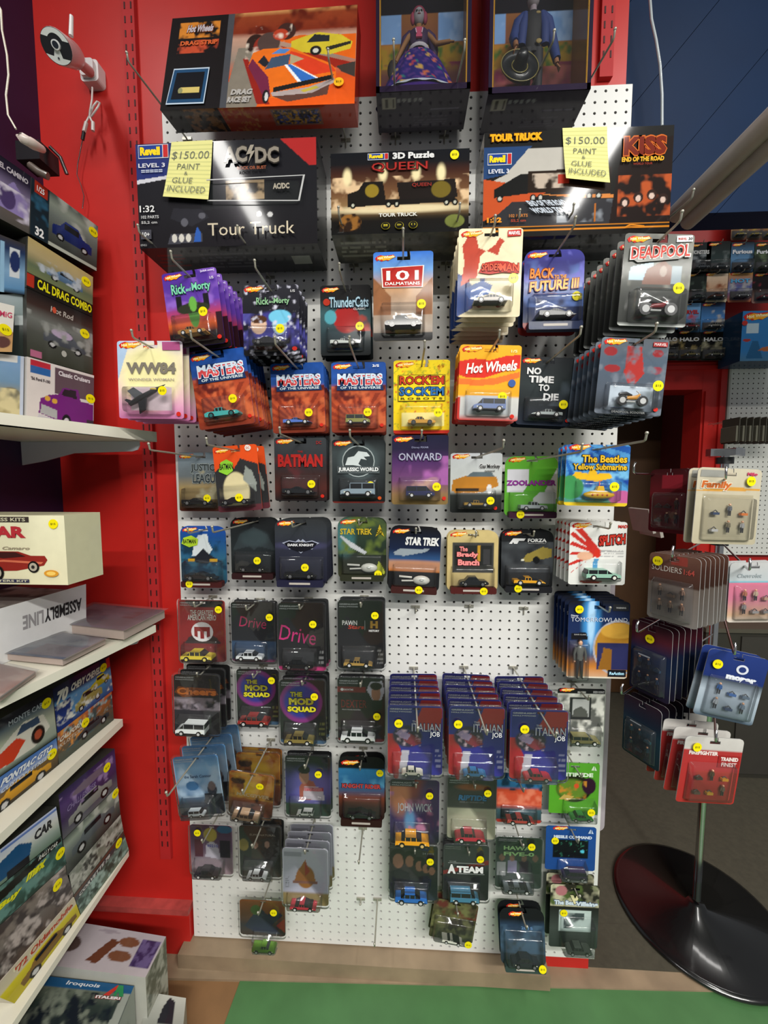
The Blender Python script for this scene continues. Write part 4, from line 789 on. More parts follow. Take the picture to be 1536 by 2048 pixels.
# --- first row
card(387, 617, 112, 147, 'H', 'toy car on purple and orange sunset card', [('g', [(0, '#15100f'), (.18, '#241418'), (.3, '#d8602c'), (.42, '#b03a5a'), (.6, '#5f3aa0'), (1, '#4a2a92')]), ('b', 6, .62, '#8a60c0', (.5, 1), 4), ('e', .5, .45, .1, .2, '#4f8a38'), ('r', .2, .5, .3, .68, '#15151a'), ('r', .7, .5, .8, .68, '#15151a'), ('r', .88, .1, 1, .42, '#30121e'), ('e', .5, .5, .3, .08, '#2a3020'), ('e', .5, .56, .07, .1, '#66a844')],
     [Lg(), ('T', 'Rick', .28, .77, .26, .13, '#7fd6b0', .0, '#0e3a30'), ('T', 'and', .46, .75, .09, .05, '#7fd6b0'), ('T', 'Morty', .7, .76, .34, .13, '#7fd6b0', 0, '#0e3a30'), ('T', '1/5', .91, .86, .07, .035, '#ddd'), ('T', '[adult swim]', .85, .955, .25, .03, '#e8e0f0'), ('O', .92, .08, .04, .028, '#c8281c')],
     ('rod', '#c08a3c', .5), n=6, sp=.027, roll=-6, tip=.25, stk=(.76, .37), d=.185, bk='#4a2a92')
card(542, 641, 114, 137, 'H', 'toy car on black card with blue moons', [('g', [(0, '#101014'), (.5, '#17161f'), (1, '#24242c')]), ('b', 5, .55, '#4c4a98', (.05, .6), 7), ('e', .5, .4, .38, .22, '#3c3a86', .3), ('e', .28, .44, .14, .13, '#d8b49a'), ('e', .28, .52, .15, .06, '#4a2c18'), ('e', .65, .45, .13, .15, '#a8c4d0'), ('e', .66, .55, .2, .1, '#6fc0e0'), ('b', 14, .66, '#cfcfe0', (.0, 1), 9)],
     [Lg(), ('T', 'Rick', .36, .77, .22, .1, '#8fbf90', 0, '#1a3028'), ('T', 'and', .52, .76, .08, .04, '#8fbf90'), ('T', 'Morty', .7, .76, .28, .1, '#8fbf90', 0, '#1a3028'), ('T', '1/5', .9, .9, .08, .035, '#ccc'), ('O', .92, .09, .045, .03, '#b82820')],
     ('sport', '#1c1c22', .55), n=4, sp=.027, tip=.25, stk=(.72, .32), d=.16, bk='#16161c')
card(691, 641, 101, 136, 'H', 'toy car on black card with red orb', [('g', [(0, '#181a1c'), (.3, '#2a3a40'), (.6, '#38585e'), (.8, '#191919'), (1, '#101012')]), ('e', .52, .52, .26, .2, '#a02020'), ('b', 5, .6, '#c84434', (.35, .6), 5), ('e', .2, .55, .12, .1, '#4f9aa8')],
     [Lg(), ('O', .13, .76, .07, .05, '#b0301c'), ('T', 'ThunderCats', .57, .755, .78, .15, '#a8c8d8', 0, '#102838'), ('T', 'CLASSIC', .78, .655, .24, .03, '#ccc')],
     ('wedge', '#aeb4b0', .56), n=3, sp=.02, tip=.19, stk=(.8, .37), d=.105, bk=K)
card(806, 593, 119, 172, 'H', 'black vintage toy car on card with red sign', [('g', [(0, '#121214'), (.09, '#141416'), (.1, '#8a7a6c'), (.4, '#b09a86'), (.62, '#b88a60'), (.8, '#6a9ad0'), (1, '#2f6cc8')]), ('p', [(0, .3), (0, .72), (.3, .5), (.3, .3)], '#8a5a38'), ('p', [(1, .3), (1, .72), (.72, .5), (.72, .3)], '#8a5a38'), ('n', 9, .2)],
     [Lg(), ('P', [(.15, .6), (.13, .82), (.85, .84), (.83, .595)], '#f0e8e0'), ('P', [(.17, .608), (.15, .812), (.83, .832), (.81, .603)], '#b02018'), ('T', '101', .49, .73, .54, .11, '#f4f0e8'), ('T', 'DALMATIANS', .49, .64, .58, .035, '#f4f0e8')],
     ('classic', '#18191c', .6), n=1, tip=.235, stk=(.8, .35), d=.16, bk='#c8c0b0')
card(979, 546, 126, 170, 'H', 'white and red toy racer on cream comic card', [('g', [(0, '#d8cba8'), (1, '#e8dcb8')]), ('p', [(0, .0), (.25, .1), (.3, .3), (.12, .45), (0, .5)], '#28407a'), ('p', [(.05, .35), (.1, .62), (.06, .8), (.16, .93), (.28, .9), (.32, .78), (.62, .7), (.66, .8), (.72, .86), (.64, .9), (.58, .82), (.35, .7), (.3, .45)], '#b4402c'), ('p', [(.1, .32), (.4, .42), (.55, .36), (.5, .26), (.2, .2)], '#3a5a98'), ('n', 12, .1)],
     [Lg(), ('P', [(.76, .9), (.76, .97), (.97, .98), (.97, .91)], '#c02c24'), ('T', 'MARVEL', .865, .94, .18, .04, '#fff'), ('P', [(.32, .5), (.42, .61), (.6, .63), (.78, .62), (.96, .57), (.96, .49), (.7, .5), (.5, .48)], '#b8281c'), ('T', 'MAN', .8, .555, .3, .09, '#e85838', 0, '#5a0c08'), ('T', 'SPIDER', .52, .555, .3, .08, '#e85838', 0, '#5a0c08')],
     ('sport', '#d8d0c8', .52, 1), n=7, sp=.026, roll=1, tip=.235, stk=(.83, .37), d=.2, bk='#b8a880')
card(1107, 581, 118, 156, 'C', 'dark toy car on purple storm card with orange title', [('g', [(0, '#2a3050'), (.35, '#20305c'), (.6, '#3a3f86'), (.85, '#2c2a72'), (1, '#383890')]), ('b', 4, .58, '#5c78b8', (.3, 1), 6), ('b', 7, .6, '#6a6ac0', (.55, 1), 16), ('r', 0, 0, 1, .1, '#8a2a28')],
     [Lg(), ('T', 'BACK', .3, .71, .4, .12, '#f08a28', .1, '#7a2410'), ('T', 'TO THE', .6, .66, .2, .05, '#f0a030', 0, '#7a2410'), ('T', 'FUTURE III', .5, .56, .8, .12, '#f0a028', .1, '#7a2410', .02, .04)],
     ('wedge', '#4a4c50', .6), n=2, tip=.25, stk=(.88, .42), bk='#2a2a60', plinth='#303a5a', d=.15)
card(1311, 561, 134, 178, 'H', 'red toy motorcycle on grey comic card', [('g', [(0, '#c8ccc8'), (.04, '#303230'), (.3, '#3c3e3c'), (.7, '#5e605c'), (1, '#6a6a66')]), ('b', 6, .6, '#84847c', (.4, 1), 8), ('p', [(.1, .5), (.12, .64), (.45, .7), (.45, .5)], '#a8c0d0'), ('p', [(.3, .46), (.36, .62), (.6, .72), (.8, .6), (.72, .46)], '#7a5a50'), ('r', .72, .47, .86, .66, '#8a98a0'), ('e', .6, .6, .05, .06, '#9a8a80')],
     [Lg(), ('P', [(.74, .91), (.74, .975), (.97, .985), (.97, .92)], '#efefef'), ('T', 'MARVEL', .82, .945, .12, .025, '#b82820'), ('T', '30', .93, .948, .06, .03, '#333'), ('P', [(.08, .74), (.2, .68), (.8, .73), (.95, .8), (.8, .8)], '#8a8a86'), ('T', 'DEADPOOL', .52, .8, .84, .13, '#c03a30', 0, '#ece4dc', .02, .05)],
     ('moto', '#7a1c20', .6, 0), n=8, sp=.026, roll=3, tip=.33, stk=(.72, .35), d=.275, bk='#1a1a1c', rect=(.15, .05, .88, .38), toyc='#8a2020')
# --- second row
card(301, 760, 134, 152, 'H', 'dark toy fighter plane on pale pink and yellow card', [('g', [(0, '#c070a0'), (.15, '#d898b8'), (.5, '#ead8c0'), (.8, '#e8dcb8'), (1, '#c8c0d8')]), ('e', .5, .55, .42, .4, '#ece4a8', .6), ('p', [(0, .5), (0, 1), (.2, 1)], '#a8c0dc'), ('r', .2, .11, .82, .4, '#d4c0c8'), ('n', 6, .06)],
     [Lg(), ('P', [(.7, .88), (.7, .985), (.97, .985), (.97, .88)], '#a85080'), ('T', 'WW84', .52, .65, .76, .15, '#7a7468', 0, None, .05), ('T', 'WONDER WOMAN', .52, .505, .7, .03, '#a89c90'), ('O', .93, .06, .035, .03, '#c8281c')],
     ('jet', '#26282a', .62), n=4, sp=.026, roll=1, yaw=0, tip=.245, stk=(.78, .33), d=.19, bk='#b080a0')
MU = lambda: [('g', [(0, '#7a3020'), (.35, '#b8502c'), (.62, '#a8442a'), (.7, '#28509a'), (1, '#1c4c9c')]), ('ray', .5, .1, 26, '#8a3420', (.05, .56)), ('b', 8, .55, '#c8643c', (.1, .66), 5), ('b', 9, .6, '#5a1c18', (.4, .68), 6), ('n', 14, .2)]
MO = lambda: [Lg(), ('P', [(.1, .6), (.14, .84), (.9, .84), (.96, .6)], '#16305c'), ('T', 'MASTERS', .53, .75, .8, .15, '#d4484c', .0, '#e8eef4', .03), ('T', 'MASTERS', .53, .79, .8, .075, '#cfe0f0', .0, None, .03), ('T', 'OF THE UNIVERSE', .54, .635, .74, .035, '#d8e4ec'), ('O', .93, .1, .035, .025, '#c8281c')]
card(444, 778, 115, 150, 'H', 'teal toy car on leaning blue and orange fire card', MU(), MO(), ('rod', '#3f9a98', .6, 0), n=7, sp=.019, roll=-7, tip=.265, stk=(.72, .33), d=.155, bk='#1c4c8c', toyc='#226060')
card(596, 796, 107, 137, 'H', 'blue and pink toy racer on upright blue and orange card', MU(), MO(), ('wedge', '#4a6ab8', .52), n=5, sp=.017, roll=-1.5, tip=.26, stk=(.72, .27), d=.1, bk='#1c4c8c')
card(717, 795, 109, 138, 'H', 'olive toy jeep on blue and orange card marked 3/5', MU(), MO()+[('T', '3/5', .82, .94, .12, .035, '#fff')], ('van', '#7a7a3c', .44), n=4, sp=.02, tip=.26, stk=(.68, .27), d=.105, bk='#1c4c8c')
card(843, 794, 112, 144, 'H', 'yellow toy racer on bright yellow card', [('g', [(0, '#e8c418'), (1, '#ecd01c')]), ('b', 26, .7, '#6a8a28', (0, 1), 4), ('b', 22, .72, '#c83020', (0, 1), 9), ('r', 0, 0, 1, .045, '#b82a1c'), ('r', .14, .1, .9, .28, '#e8dc90')],
     [Lg(), ('T', '4/5', .84, .92, .12, .035, '#c08010'), ('P', [(.08, .44), (.08, .8), (.92, .8), (.92, .44)], '#3a3410'), ('P', [(.09, .448), (.09, .792), (.91, .792), (.91, .448)], '#ecd01c'), ('T', "ROCK'EM", .5, .725, .78, .115, '#c03a18', 0, '#4a1008', .03), ('T', "SOCK'EM", .5, .575, .78, .115, '#2c6aa8', 0, '#0c2c50', .03), ('T', 'R O B O T S', .5, .475, .74, .03, '#3a3410')],
     ('rod', '#d8a020', .48), n=3, sp=.026, tip=.24, stk=(.78, .26), d=.125, bk='#c8a818', toyc='#333')
card(978, 766, 121, 148, 'H', 'blue toy van on yellow card with red wave', [('g', [(0, '#b83028'), (.08, '#b8b8b8'), (.3, '#c4c4c0'), (.33, '#e0a020'), (1, '#f0ac20')]), ('p', [(0, .6), (0, .78), (.25, .82), (.5, .8), (.75, .86), (1, .88), (1, .7), (.75, .66), (.4, .56), (.15, .56)], '#d02c20'), ('p', [(0, .48), (0, .56), (.3, .54), (.6, .57), (1, .66), (1, .58), (.6, .48), (.3, .46)], '#e8702c'), ('r', 0, 0, .04, .3, '#b83028'), ('r', .12, .08, .84, .33, '#bcc0c4')],
     [Lg(), ('T', '1/5', .88, .92, .1, .035, '#fff0b0'), ('T', 'Hot Wheels', .53, .71, .82, .14, '#f4ece4', .15, None, .03, .06), ('O', .87, .5, .06, .05, '#3a5a9a'), ('O', .9, .06, .035, .028, '#c8281c')],
     ('van', '#5a6c98', .52, 1), n=5, sp=.018, roll=2, tip=.24, stk=(.7, .3), d=.165, bk='#c82c20')
card(1091, 783, 107, 134, 'H', 'silver toy sports car on black card with white block title', [('g', [(0, '#202838'), (.3, '#1a2024'), (.6, '#2c3436'), (1, '#23262a')]), ('b', 3, .58, '#48525a', (.3, 1), 5)],
     [Lg(), ('T', 'NO', .26, .79, .26, .1, '#dcdcdc', 0, None, .04), ('T', 'TIME', .4, .67, .46, .1, '#dcdcdc', 0, None, .04), ('T', 'TO', .46, .55, .2, .1, '#dcdcdc', 0, None, .04), ('T', 'DIE', .6, .42, .28, .1, '#dcdcdc', 0, None, .04), ('O', .93, .08, .035, .025, '#c8281c')],
     ('sport', '#8f9898', .56, 1), n=3, sp=.022, roll=3, tip=.30, stk=(.78, .29), d=.14, bk='#26304a')
card(1263, 754, 131, 150, 'H', 'orange toy scooter on grey and red card', [('g', [(0, '#1c2024'), (.08, '#30343a'), (.3, '#48505c'), (.7, '#4a5868'), (1, '#5a6068')]), ('p', [(.38, .55), (.4, .9), (.6, .9), (.68, .55), (.55, .4), (.45, .42)], '#a02c28'), ('e', .2, .6, .12, .05, '#8a2428'), ('e', .85, .82, .08, .05, '#8a2428'), ('e', .86, .6, .09, .05, '#8a3440'), ('e', .15, .82, .1, .06, '#8a2428'), ('r', .2, .1, .85, .38, '#b8c4d0'), ('b', 9, .6, '#68707c', (0, 1), 5)],
     [Lg(), ('P', [(.76, .9), (.76, .96), (.97, .965), (.97, .905)], '#a02828'), ('T', 'MARVEL', .865, .932, .18, .035, '#e8d0d0'), ('T', 'DEADPOOL SCOOTER', .5, .035, .5, .028, '#ccc'), ('O', .9, .09, .035, .028, '#c8281c')],
     ('moto', '#c88a28', .5, 0), n=9, sp=.024, roll=4, tip=.325, stk=(.8, .36), d=.265, bk='#18181a', toyc='#d8a040')
# --- third row
card(402, 964, 92, 117, 'H', 'black toy car on grey and tan stormy card', [('g', [(0, '#4a1c18'), (.1, '#4a3a28'), (.4, '#a08a5c'), (.6, '#6c7478'), (1, '#7c8c98')]), ('b', 5, .55, '#b0a888', (.2, .7), 5)],
     [Lg(), ('T', 'JUSTICE', .6, .73, .62, .15, '#30363a', 0, '#9aa4a4'), ('T', 'LEAGUE', .62, .56, .58, .15, '#30363a', 0, '#9aa4a4')],
     ('wedge', '#141416', .66), n=1, tip=.25, stk=(.74, .23), d=.045, bk='#8a8a80')
bsp = [('g', [(0, '#8a4a48'), (.15, '#3a3230'), (.55, '#2c2c2c'), (.56, '#d84c20'), (1, '#e0501c')]), ('p', [(0, 0), (0, .62), (.2, .72), (.45, .66), (.6, .8), (1, .7), (1, 0)], '#2e2e30'), ('e', .45, .3, .3, .3, '#d0c498'), ('p', [(.62, .48), (.7, .68), (.84, .6), (.92, .42), (.9, .28), (.78, .36)], '#8a908a'), ('r', 0, 0, 1, .1, '#5a2c34')]
card(475, 957, 90, 131, 'H', 'black toy car on orange card with pale moon', bsp,
     [Lg(), ('O', .8, .95, .07, .045, '#e8e0d8'), ('T', 'DC', .8, .95, .08, .035, '#c04020'), ('P', [(.1, .62), (.16, .76), (.3, .8), (.44, .74), (.42, .62), (.28, .56)], '#8ac838'), ('T', 'BATMAN', .28, .69, .3, .09, '#161616')],
     ('wedge', '#1c1618', .7), n=2, sp=.05, roll=-4, tip=.25, stk=(.6, .21), d=.115, bk='#d8501c', backs=1)
card(601, 939, 105, 126, 'H', 'black toy car on black and red card', [('g', [(0, '#1c1a1c'), (.2, '#4c2420'), (.4, '#3a2422'), (.6, '#2c2c30'), (1, '#3c4044')]), ('b', 5, .6, '#50282a', (.3, .7), 4)],
     [Lg(), ('T', 'THE', .5, .78, .1, .03, '#a02420'), ('T', 'BATMAN', .5, .64, .86, .2, '#a82420', 0, None, .05), ('T', 'DC', .86, .92, .1, .05, '#a02828'), ('O', .92, .08, .035, .028, '#c8281c')],
     ('wedge', '#14161a', .62), n=3, sp=.02, tip=.24, stk=(.74, .27), d=.08, bk='#2a2a2c')
card(717, 943, 106, 126, 'H', 'toy truck on black card with white skeleton emblem', [('g', [(0, '#161718'), (.5, '#2c3234'), (.8, '#3a4244'), (1, '#1c2022')]), ('e', .5, .66, .36, .28, '#4a5658', .5), ('r', 0, 0, 1, .03, '#6a2018')],
     [Lg(), ('O', .5, .66, .31, .25, '#9aa4a4'), ('O', .5, .66, .29, .232, '#343c3e'), ('P', [(.25, .6), (.3, .72), (.42, .74), (.5, .82), (.66, .8), (.72, .74), (.6, .73), (.66, .68), (.55, .7), (.5, .62), (.56, .58), (.4, .6)], '#c8d0d0'), ('P', [(.1, .47), (.1, .58), (.9, .58), (.9, .47)], '#50585a'), ('T', 'JURASSIC WORLD', .5, .525, .76, .08, '#e4e8e8', 0, '#181818', .04), ('O', .9, .08, .035, .028, '#c8501c')],
     ('van', '#7c8c98', .64, 1), n=3, sp=.02, tip=.24, stk=(.74, .28), d=.085, bk='#1c1c1e')
card(840, 940, 112, 138, 'H', 'dark blue toy van on purple cloud card', [('g', [(0, '#7a6438'), (.15, '#8a6a48'), (.35, '#6a3f6a'), (.6, '#4a2a5c'), (.8, '#221c38'), (1, '#1a1c38')]), ('b', 4, .52, '#9a5a9a', (.28, .7), 5), ('b', 5, .58, '#c09a8a', (.05, .4), 8)],
     [Lg(), ('T', 'Disney PIXAR', .5, .82, .3, .035, '#888aa8'), ('T', 'ONWARD', .5, .69, .76, .105, '#a8a8bc', 0, '#3c3458', .01), ('O', .93, .09, .035, .028, '#c8281c')],
     ('van', '#262a5a', .5), n=2, sp=.03, tip=.19, stk=(.78, .26), d=.12, bk='#281c3c')
card(952, 966, 102, 119, 'H', 'gold toy car on black and white card with orange convertible', [('g', [(0, '#1a1c1c'), (.3, '#2c302e'), (.4, '#c8ccc8'), (1, '#c4c8cc')]), ('p', [(.02, .38), (.05, .55), (.3, .62), (.9, .6), (.94, .45), (.6, .34), (.1, .33)], '#b87a28'), ('r', .1, .36, .55, .41, '#16140f'), ('p', [(.3, .6), (.42, .68), (.8, .68), (.86, .6)], '#5c6a70'), ('e', .76, .4, .05, .08, '#d8d8d8')],
     [Lg(), ('T', 'Gas Monkey', .76, .77, .4, .09, '#2c2c2c', 0, '#e8e8e8', .03), ('T', 'GARAGE', .76, .7, .2, .025, '#444'), ('O', .88, .08, .035, .03, '#c8281c')],
     ('sport', '#b08a2c', .5, 0), n=1, tip=.32, stk=(.74, .21), d=.06, bk='#c8c8c8')
card(1062, 973, 104, 120, 'C', 'white toy jeep on green and white card with large letter', [('g', [(0, '#58a030'), (1, '#60ac34')]), ('r', .04, .4, .45, .78, '#d4d4dc'), ('p', [(.35, .4), (.9, .4), (.9, .5), (.98, .75), (.96, .3), (.4, .3)], '#60ac34'), ('p', [(.6, .78), (.35, .4), (.5, .3), (1, .3), (1, .62), (.86, .78)], '#58a832'), ('p', [(.76, .42), (.98, .8), (1, .8), (1, .3), (.9, .3)], '#d4d4dc'), ('p', [(.55, .3), (.66, .4), (.98, .4), (.98, .22), (.55, .22)], '#c8ccd0')],
     [Lg(), ('T', 'ZOOLANDER', .5, .56, .94, .09, '#8a3090', 0, None, .05)],
     ('pickup', '#a8b0b4', .5), n=1, tip=.33, stk=(.27, .04), d=.06, bk='#58a030', plinth='#3a1c30')
card(1194, 951, 124, 122, 'H', 'yellow toy submarine on blue wave card', [('g', [(0, '#c89a28'), (.04, '#4a8a6a'), (.3, '#3a78a8'), (.6, '#2464b0'), (1, '#1c50a0')]), ('ray', -.2, 1.2, 34, '#4c90c8', (.1, 1)), ('b', 6, .55, '#163c90', (.3, 1), 6), ('b', 7, .6, '#70b0d8', (.1, 1), 12), ('e', .1, .3, .2, .2, '#3c8a50'), ('p', [(.12, .5), (.2, .44), (.5, .4), (.75, .46), (.7, .54), (.5, .53), (.48, .6), (.38, .6), (.36, .53), (.16, .56)], '#e0b020'), ('e', .9, .14, .2, .12, '#b85a90'), ('r', 0, 0, 1, .05, '#d8b828')],
     [Lg(), ('T', 'The Beatles', .6, .77, .7, .12, '#e8b828', 0, '#2c2810', .03), ('T', 'Yellow Submarine', .53, .64, .84, .1, '#e8b828', 0, '#2c2810', .03)],
     ('sub', '#d8a818', .5), n=3, sp=.022, roll=1, tip=.36, stk=(.7, .32), d=.2, bk='#d0b428', rect=(.18, .08, .84, .42))
# --- fourth row
card(407, 1111, 93, 119, 'C', 'black toy car on blue city night card', [('g', [(0, '#1c3a4c'), (.4, '#2c6078'), (.8, '#1c4a88'), (1, '#1c48a0')]), ('b', 8, .5, '#183448', (.1, .75), 6), ('p', [(.25, .5), (.3, .72), (.4, .85), (.6, .86), (.62, .72), (.7, .6), (.6, .5)], '#c8d0d4'), ('p', [(.1, .42), (.35, .5), (.5, .62), (.65, .5), (.9, .4), (.5, .36)], '#20222a'), ('r', .15, .4, .3, .44, '#c89a20'), ('r', .64, .4, .8, .44, '#c89a20')],
     [Lg(), ('P', [(.03, .7), (.08, .8), (.25, .84), (.4, .78), (.38, .68), (.2, .64)], '#a8c830'), ('T', 'BATMAN', .21, .74, .28, .07, '#161616')],
     ('wedge', '#1a1416', .66), n=1, tip=.12, stk=(.25, .04), d=.05, bk='#1c48a0', plinth='#401a1a')
card(508, 1095, 94, 119, 'C', 'black toy car on black card with dark emblem', [('g', [(0, '#141516'), (.5, '#23292c'), (1, '#1c1e20')]), ('p', [(.04, .45), (.2, .72), (.5, .85), (.8, .72), (.96, .45), (.6, .52), (.5, .46), (.4, .52)], '#30383c'), ('e', .5, .66, .3, .14, '#384448', .6)],
     [Lg()], ('wedge', '#101112', .6), n=2, sp=.02, tip=.27, stk=(.62, .3), d=.05, bk='#141414', plinth='#2c1618')
card(602, 1104, 105, 131, 'C', 'black toy car on dark grey card with winged emblem', [('g', [(0, '#1c1c2a'), (.3, '#242634'), (.55, '#2a2c3a'), (.8, '#30343a'), (1, '#2c2e30')]), ('e', .5, .6, .5, .06, '#3c3c58', .8)],
     [Lg(), ('P', [(.14, .64), (.28, .68), (.4, .66), (.46, .7), (.5, .67), (.54, .7), (.6, .66), (.72, .68), (.86, .64), (.76, .6), (.72, .54), (.62, .56), (.5, .48), (.38, .56), (.28, .54), (.24, .6)], '#9aa0b4'), ('P', [(.18, .635), (.28, .665), (.4, .65), (.5, .66), (.6, .65), (.72, .665), (.82, .635), (.72, .555), (.5, .5), (.28, .555)], '#14141c'), ('T', 'DARK KNIGHT', .5, .61, .5, .04, '#d4d4d8', 0, None, .04), ('T', 'THE', .5, .66, .1, .02, '#aaa')],
     ('wedge', '#131314', .6), n=5, sp=.016, tip=.16, stk=(.6, .28), d=.085, bk='#1a1a1c', plinth='#202036')
card(724, 1097, 97, 122, 'C', 'white toy starship on green and gold space card', [('g', [(0, '#3a3c28'), (.35, '#1c241c'), (.7, '#28382c'), (1, '#3a4a34')]), ('e', .15, .7, .2, .3, '#3c6a6c', .8), ('b', 5, .6, '#5a6a30', (.4, 1), 6), ('p', [(.02, .72), (.1, .7), (.6, .44), (.55, .4), (.25, .52)], '#b0b4b8'), ('p', [(.75, .1), (.85, .3), (.98, .1), (.92, .05)], '#a8b038')],
     [Lg(), ('T', 'STAR TREK', .38, .78, .66, .1, '#c0a428', 0, None, .03), ('P', [(.78, .7), (.87, .9), (.96, .7), (.87, .76)], '#c0a428'), ('T', '50', .86, .78, .12, .08, '#3a3810')],
     ('disc', '#d0d0c8', .64), n=3, sp=.018, tip=.13, stk=(.84, .1), d=.06, bk='#20241c', plinth='#2a2c20')
card(829, 1119, 102, 128, 'C', 'white toy starship on black and blue space card', [('g', [(0, '#1a1416'), (.2, '#1c1c20'), (.36, '#c0702c'), (.42, '#c89a70'), (.5, '#2a4c78'), (.65, '#14203c'), (1, '#141418')]), ('e', .6, .4, .8, .08, '#a8785c', .8), ('p', [(.08, .6), (.2, .66), (.5, .66), (.8, .68), (.7, .62), (.3, .55), (.12, .56)], '#8a949c'), ('r', 0, 0, 1, .3, '#1a1a1c')],
     [Lg(), ('T', 'STAR TREK', .64, .79, .66, .13, '#dcdcdc', .1, None, .05)],
     ('disc', '#d4d4cc', .62), n=3, sp=.02, roll=2, tip=.1, stk=(.6, .05), d=.075, bk='#141414', plinth='#3a1c1a')
card(945, 1122, 101, 122, 'C', 'black toy convertible on tan card with pink title', [('g', [(0, '#b8a470'), (1, '#c4b078')]), ('r', .1, .3, .92, .8, '#3c3c3a'), ('r', .14, .34, .88, .76, '#242624'), ('r', .6, .5, .66, .76, '#b88a2c'), ('r', .7, .45, .84, .7, '#38383a'), ('n', 10, .08)],
     [Lg(), ('T', 'The', .32, .7, .16, .08, '#e88a88', 0, '#5a1c20', .04), ('T', 'Brady', .4, .6, .42, .1, '#e88a88', 0, '#5a1c20', .05), ('T', 'Bunch', .42, .48, .42, .1, '#e88a88', 0, '#5a1c20', .05)],
     ('classic', '#15181a', .56), n=2, sp=.02, tip=.1, stk=(.7, .03), d=.06, bk='#b8a470', plinth='#4a1c1a')
card(1054, 1120, 102, 121, 'C', 'yellow toy sports car on black racing card', [('g', [(0, '#161718'), (.5, '#26282c'), (1, '#17181a')]), ('b', 3, .55, '#44484c', (.3, .8), 6), ('p', [(.4, .5), (.5, .6), (.8, .72), (.98, .68), (.98, .55), (.7, .5), (.5, .46)], '#8a7a38'), ('e', .68, .5, .07, .06, '#101214'), ('e', .42, .5, .03, .02, '#d8d8c8')],
     [Lg(), ('P', [(.14, .77), (.22, .86), (.46, .86), (.43, .82), (.33, .82), (.3, .77), (.24, .77), (.22, .8), (.2, .77)], '#d8d8d8'), ('T', 'FORZA', .68, .83, .36, .06, '#dcdcdc', 0, None, .04), ('T', 'MOTORSPORT', .68, .78, .34, .02, '#888')],
     ('sport', '#d89a1c', .6, 0), n=2, sp=.02, tip=.1, stk=(.3, .05), d=.055, bk='#161616', plinth='#1c1c20')
card(1195, 1107, 111, 127, 'H', 'pale green toy wagon on white card with red rays', [('g', [(0, '#d8d8d4'), (1, '#dcdcd8')]), ('p', [(0, .3), (0, .34), (.5, .5), (.5, .46)], '#c03028')]+[('p', [(0, y), (.06, y+.05), (.52, .52), (.48, .49)], '#c03028') for y in (.16, .32, .48, .64, .8)]+[('p', [(.1, .88), (.22, .9), (.56, .54), (.5, .5)], '#c03028'), ('e', .28, .46, .14, .07, '#d8a88a'), ('e', .5, .5, .06, .07, '#c83020'), ('p', [(.4, .18), (.44, .42), (.52, .42), (.5, .18)], '#4a90c0'), ('hl', .55, .42, .95, .56, 6, '#a0a0a0'), ('e', .4, .05, .2, .03, '#a04030')],
     [Lg(), ('T', 'MAD', .92, .93, .16, .05, '#c03028', 0, None, .04), ('T', 'SPLITCH', .74, .72, .46, .16, '#b83024', 0, '#2a0c08', .05, .04)],
     ('wagon', '#8cb8a4', .6), n=5, sp=.022, tip=.17, stk=None, d=.12, bk='#c8c8c4', toyc='#d8d8d0', rect=(.2, .07, .88, .4))
# --- fifth row
GB = ('P', [(.0, .88), (.0, 1), (.36, 1), (.42, .88)], '#26282c')
def GL(x=.04, y=.9, w=.4, h=.075, c='#c8cacc'): return ('G', x, y, w, h, c)
GS = [('hl', .84, .06, .96, .3, 3, '#8a8c88')]
card(405, 1262, 94, 126, 'G', 'yellow toy sedan on red card with white disc emblem', [('g', [(0, '#5c2020'), (.3, '#8c2624'), (.7, '#a02a28'), (1, '#a02a28')]), ('p', [(.1, 1), (.3, .88), (.9, .88), (.98, 1)], '#141414'), ('p', [(.2, .4), (.5, .5), (.8, .4), (.9, .3), (.1, .3)], '#3a2c2c')],
     [GL(), ('T', 'THE GREATEST', .5, .8, .5, .08, '#e0dcd4'), ('T', 'AMERICAN HERO', .5, .72, .62, .09, '#e0dcd4'), ('O', .5, .49, .24, .16, '#e0dcdc'), ('P', [(.33, .42), (.33, .57), (.67, .57), (.67, .42), (.6, .4), (.6, .5), (.54, .5), (.54, .38), (.46, .38), (.46, .5), (.4, .5), (.4, .4)], '#902020')],
     ('sedan', '#c8b43c', .66), n=1, tip=.1, stk=(.88, .86), d=.06, bk='#8c2220', toyc='#c8b860')
card(507, 1264, 90, 122, 'G', 'police toy car on small black card with pink script', [('g', [(0, '#7a1c4c'), (.05, '#1c2c40'), (.3, '#2c4a6c'), (.34, '#2c4a6c'), (.35, '#191b20'), (1, '#1c1e22')])],
     [GL(), ('T', 'Drive', .5, .66, .6, .17, '#c02c60', .25, None, .0, -.04)], ('sedan', '#c8ccd0', .58), n=2, sp=.02, tip=.1, stk=(.88, .76), d=.05, bk='#1c1e22')
card(604, 1274, 96, 138, 'G', 'black toy car on black card with bright pink script', [('g', [(0, '#b82c70'), (.05, '#b82c70'), (.06, '#141416'), (1, '#17181a')]), ('hl', .84, .08, .96, .32, 3, '#a8a8a8')],
     [GL(), ('T', 'Drive', .42, .53, .76, .22, '#d02c7c', .25, None, .0, -.08), ('T', "PROTECTOR", .42, .025, .4, .02, '#e0a0c0')], ('sedan', '#101113', .62), n=3, sp=.02, tip=.1, stk=(.74, .7), d=.07, bk='#141414')
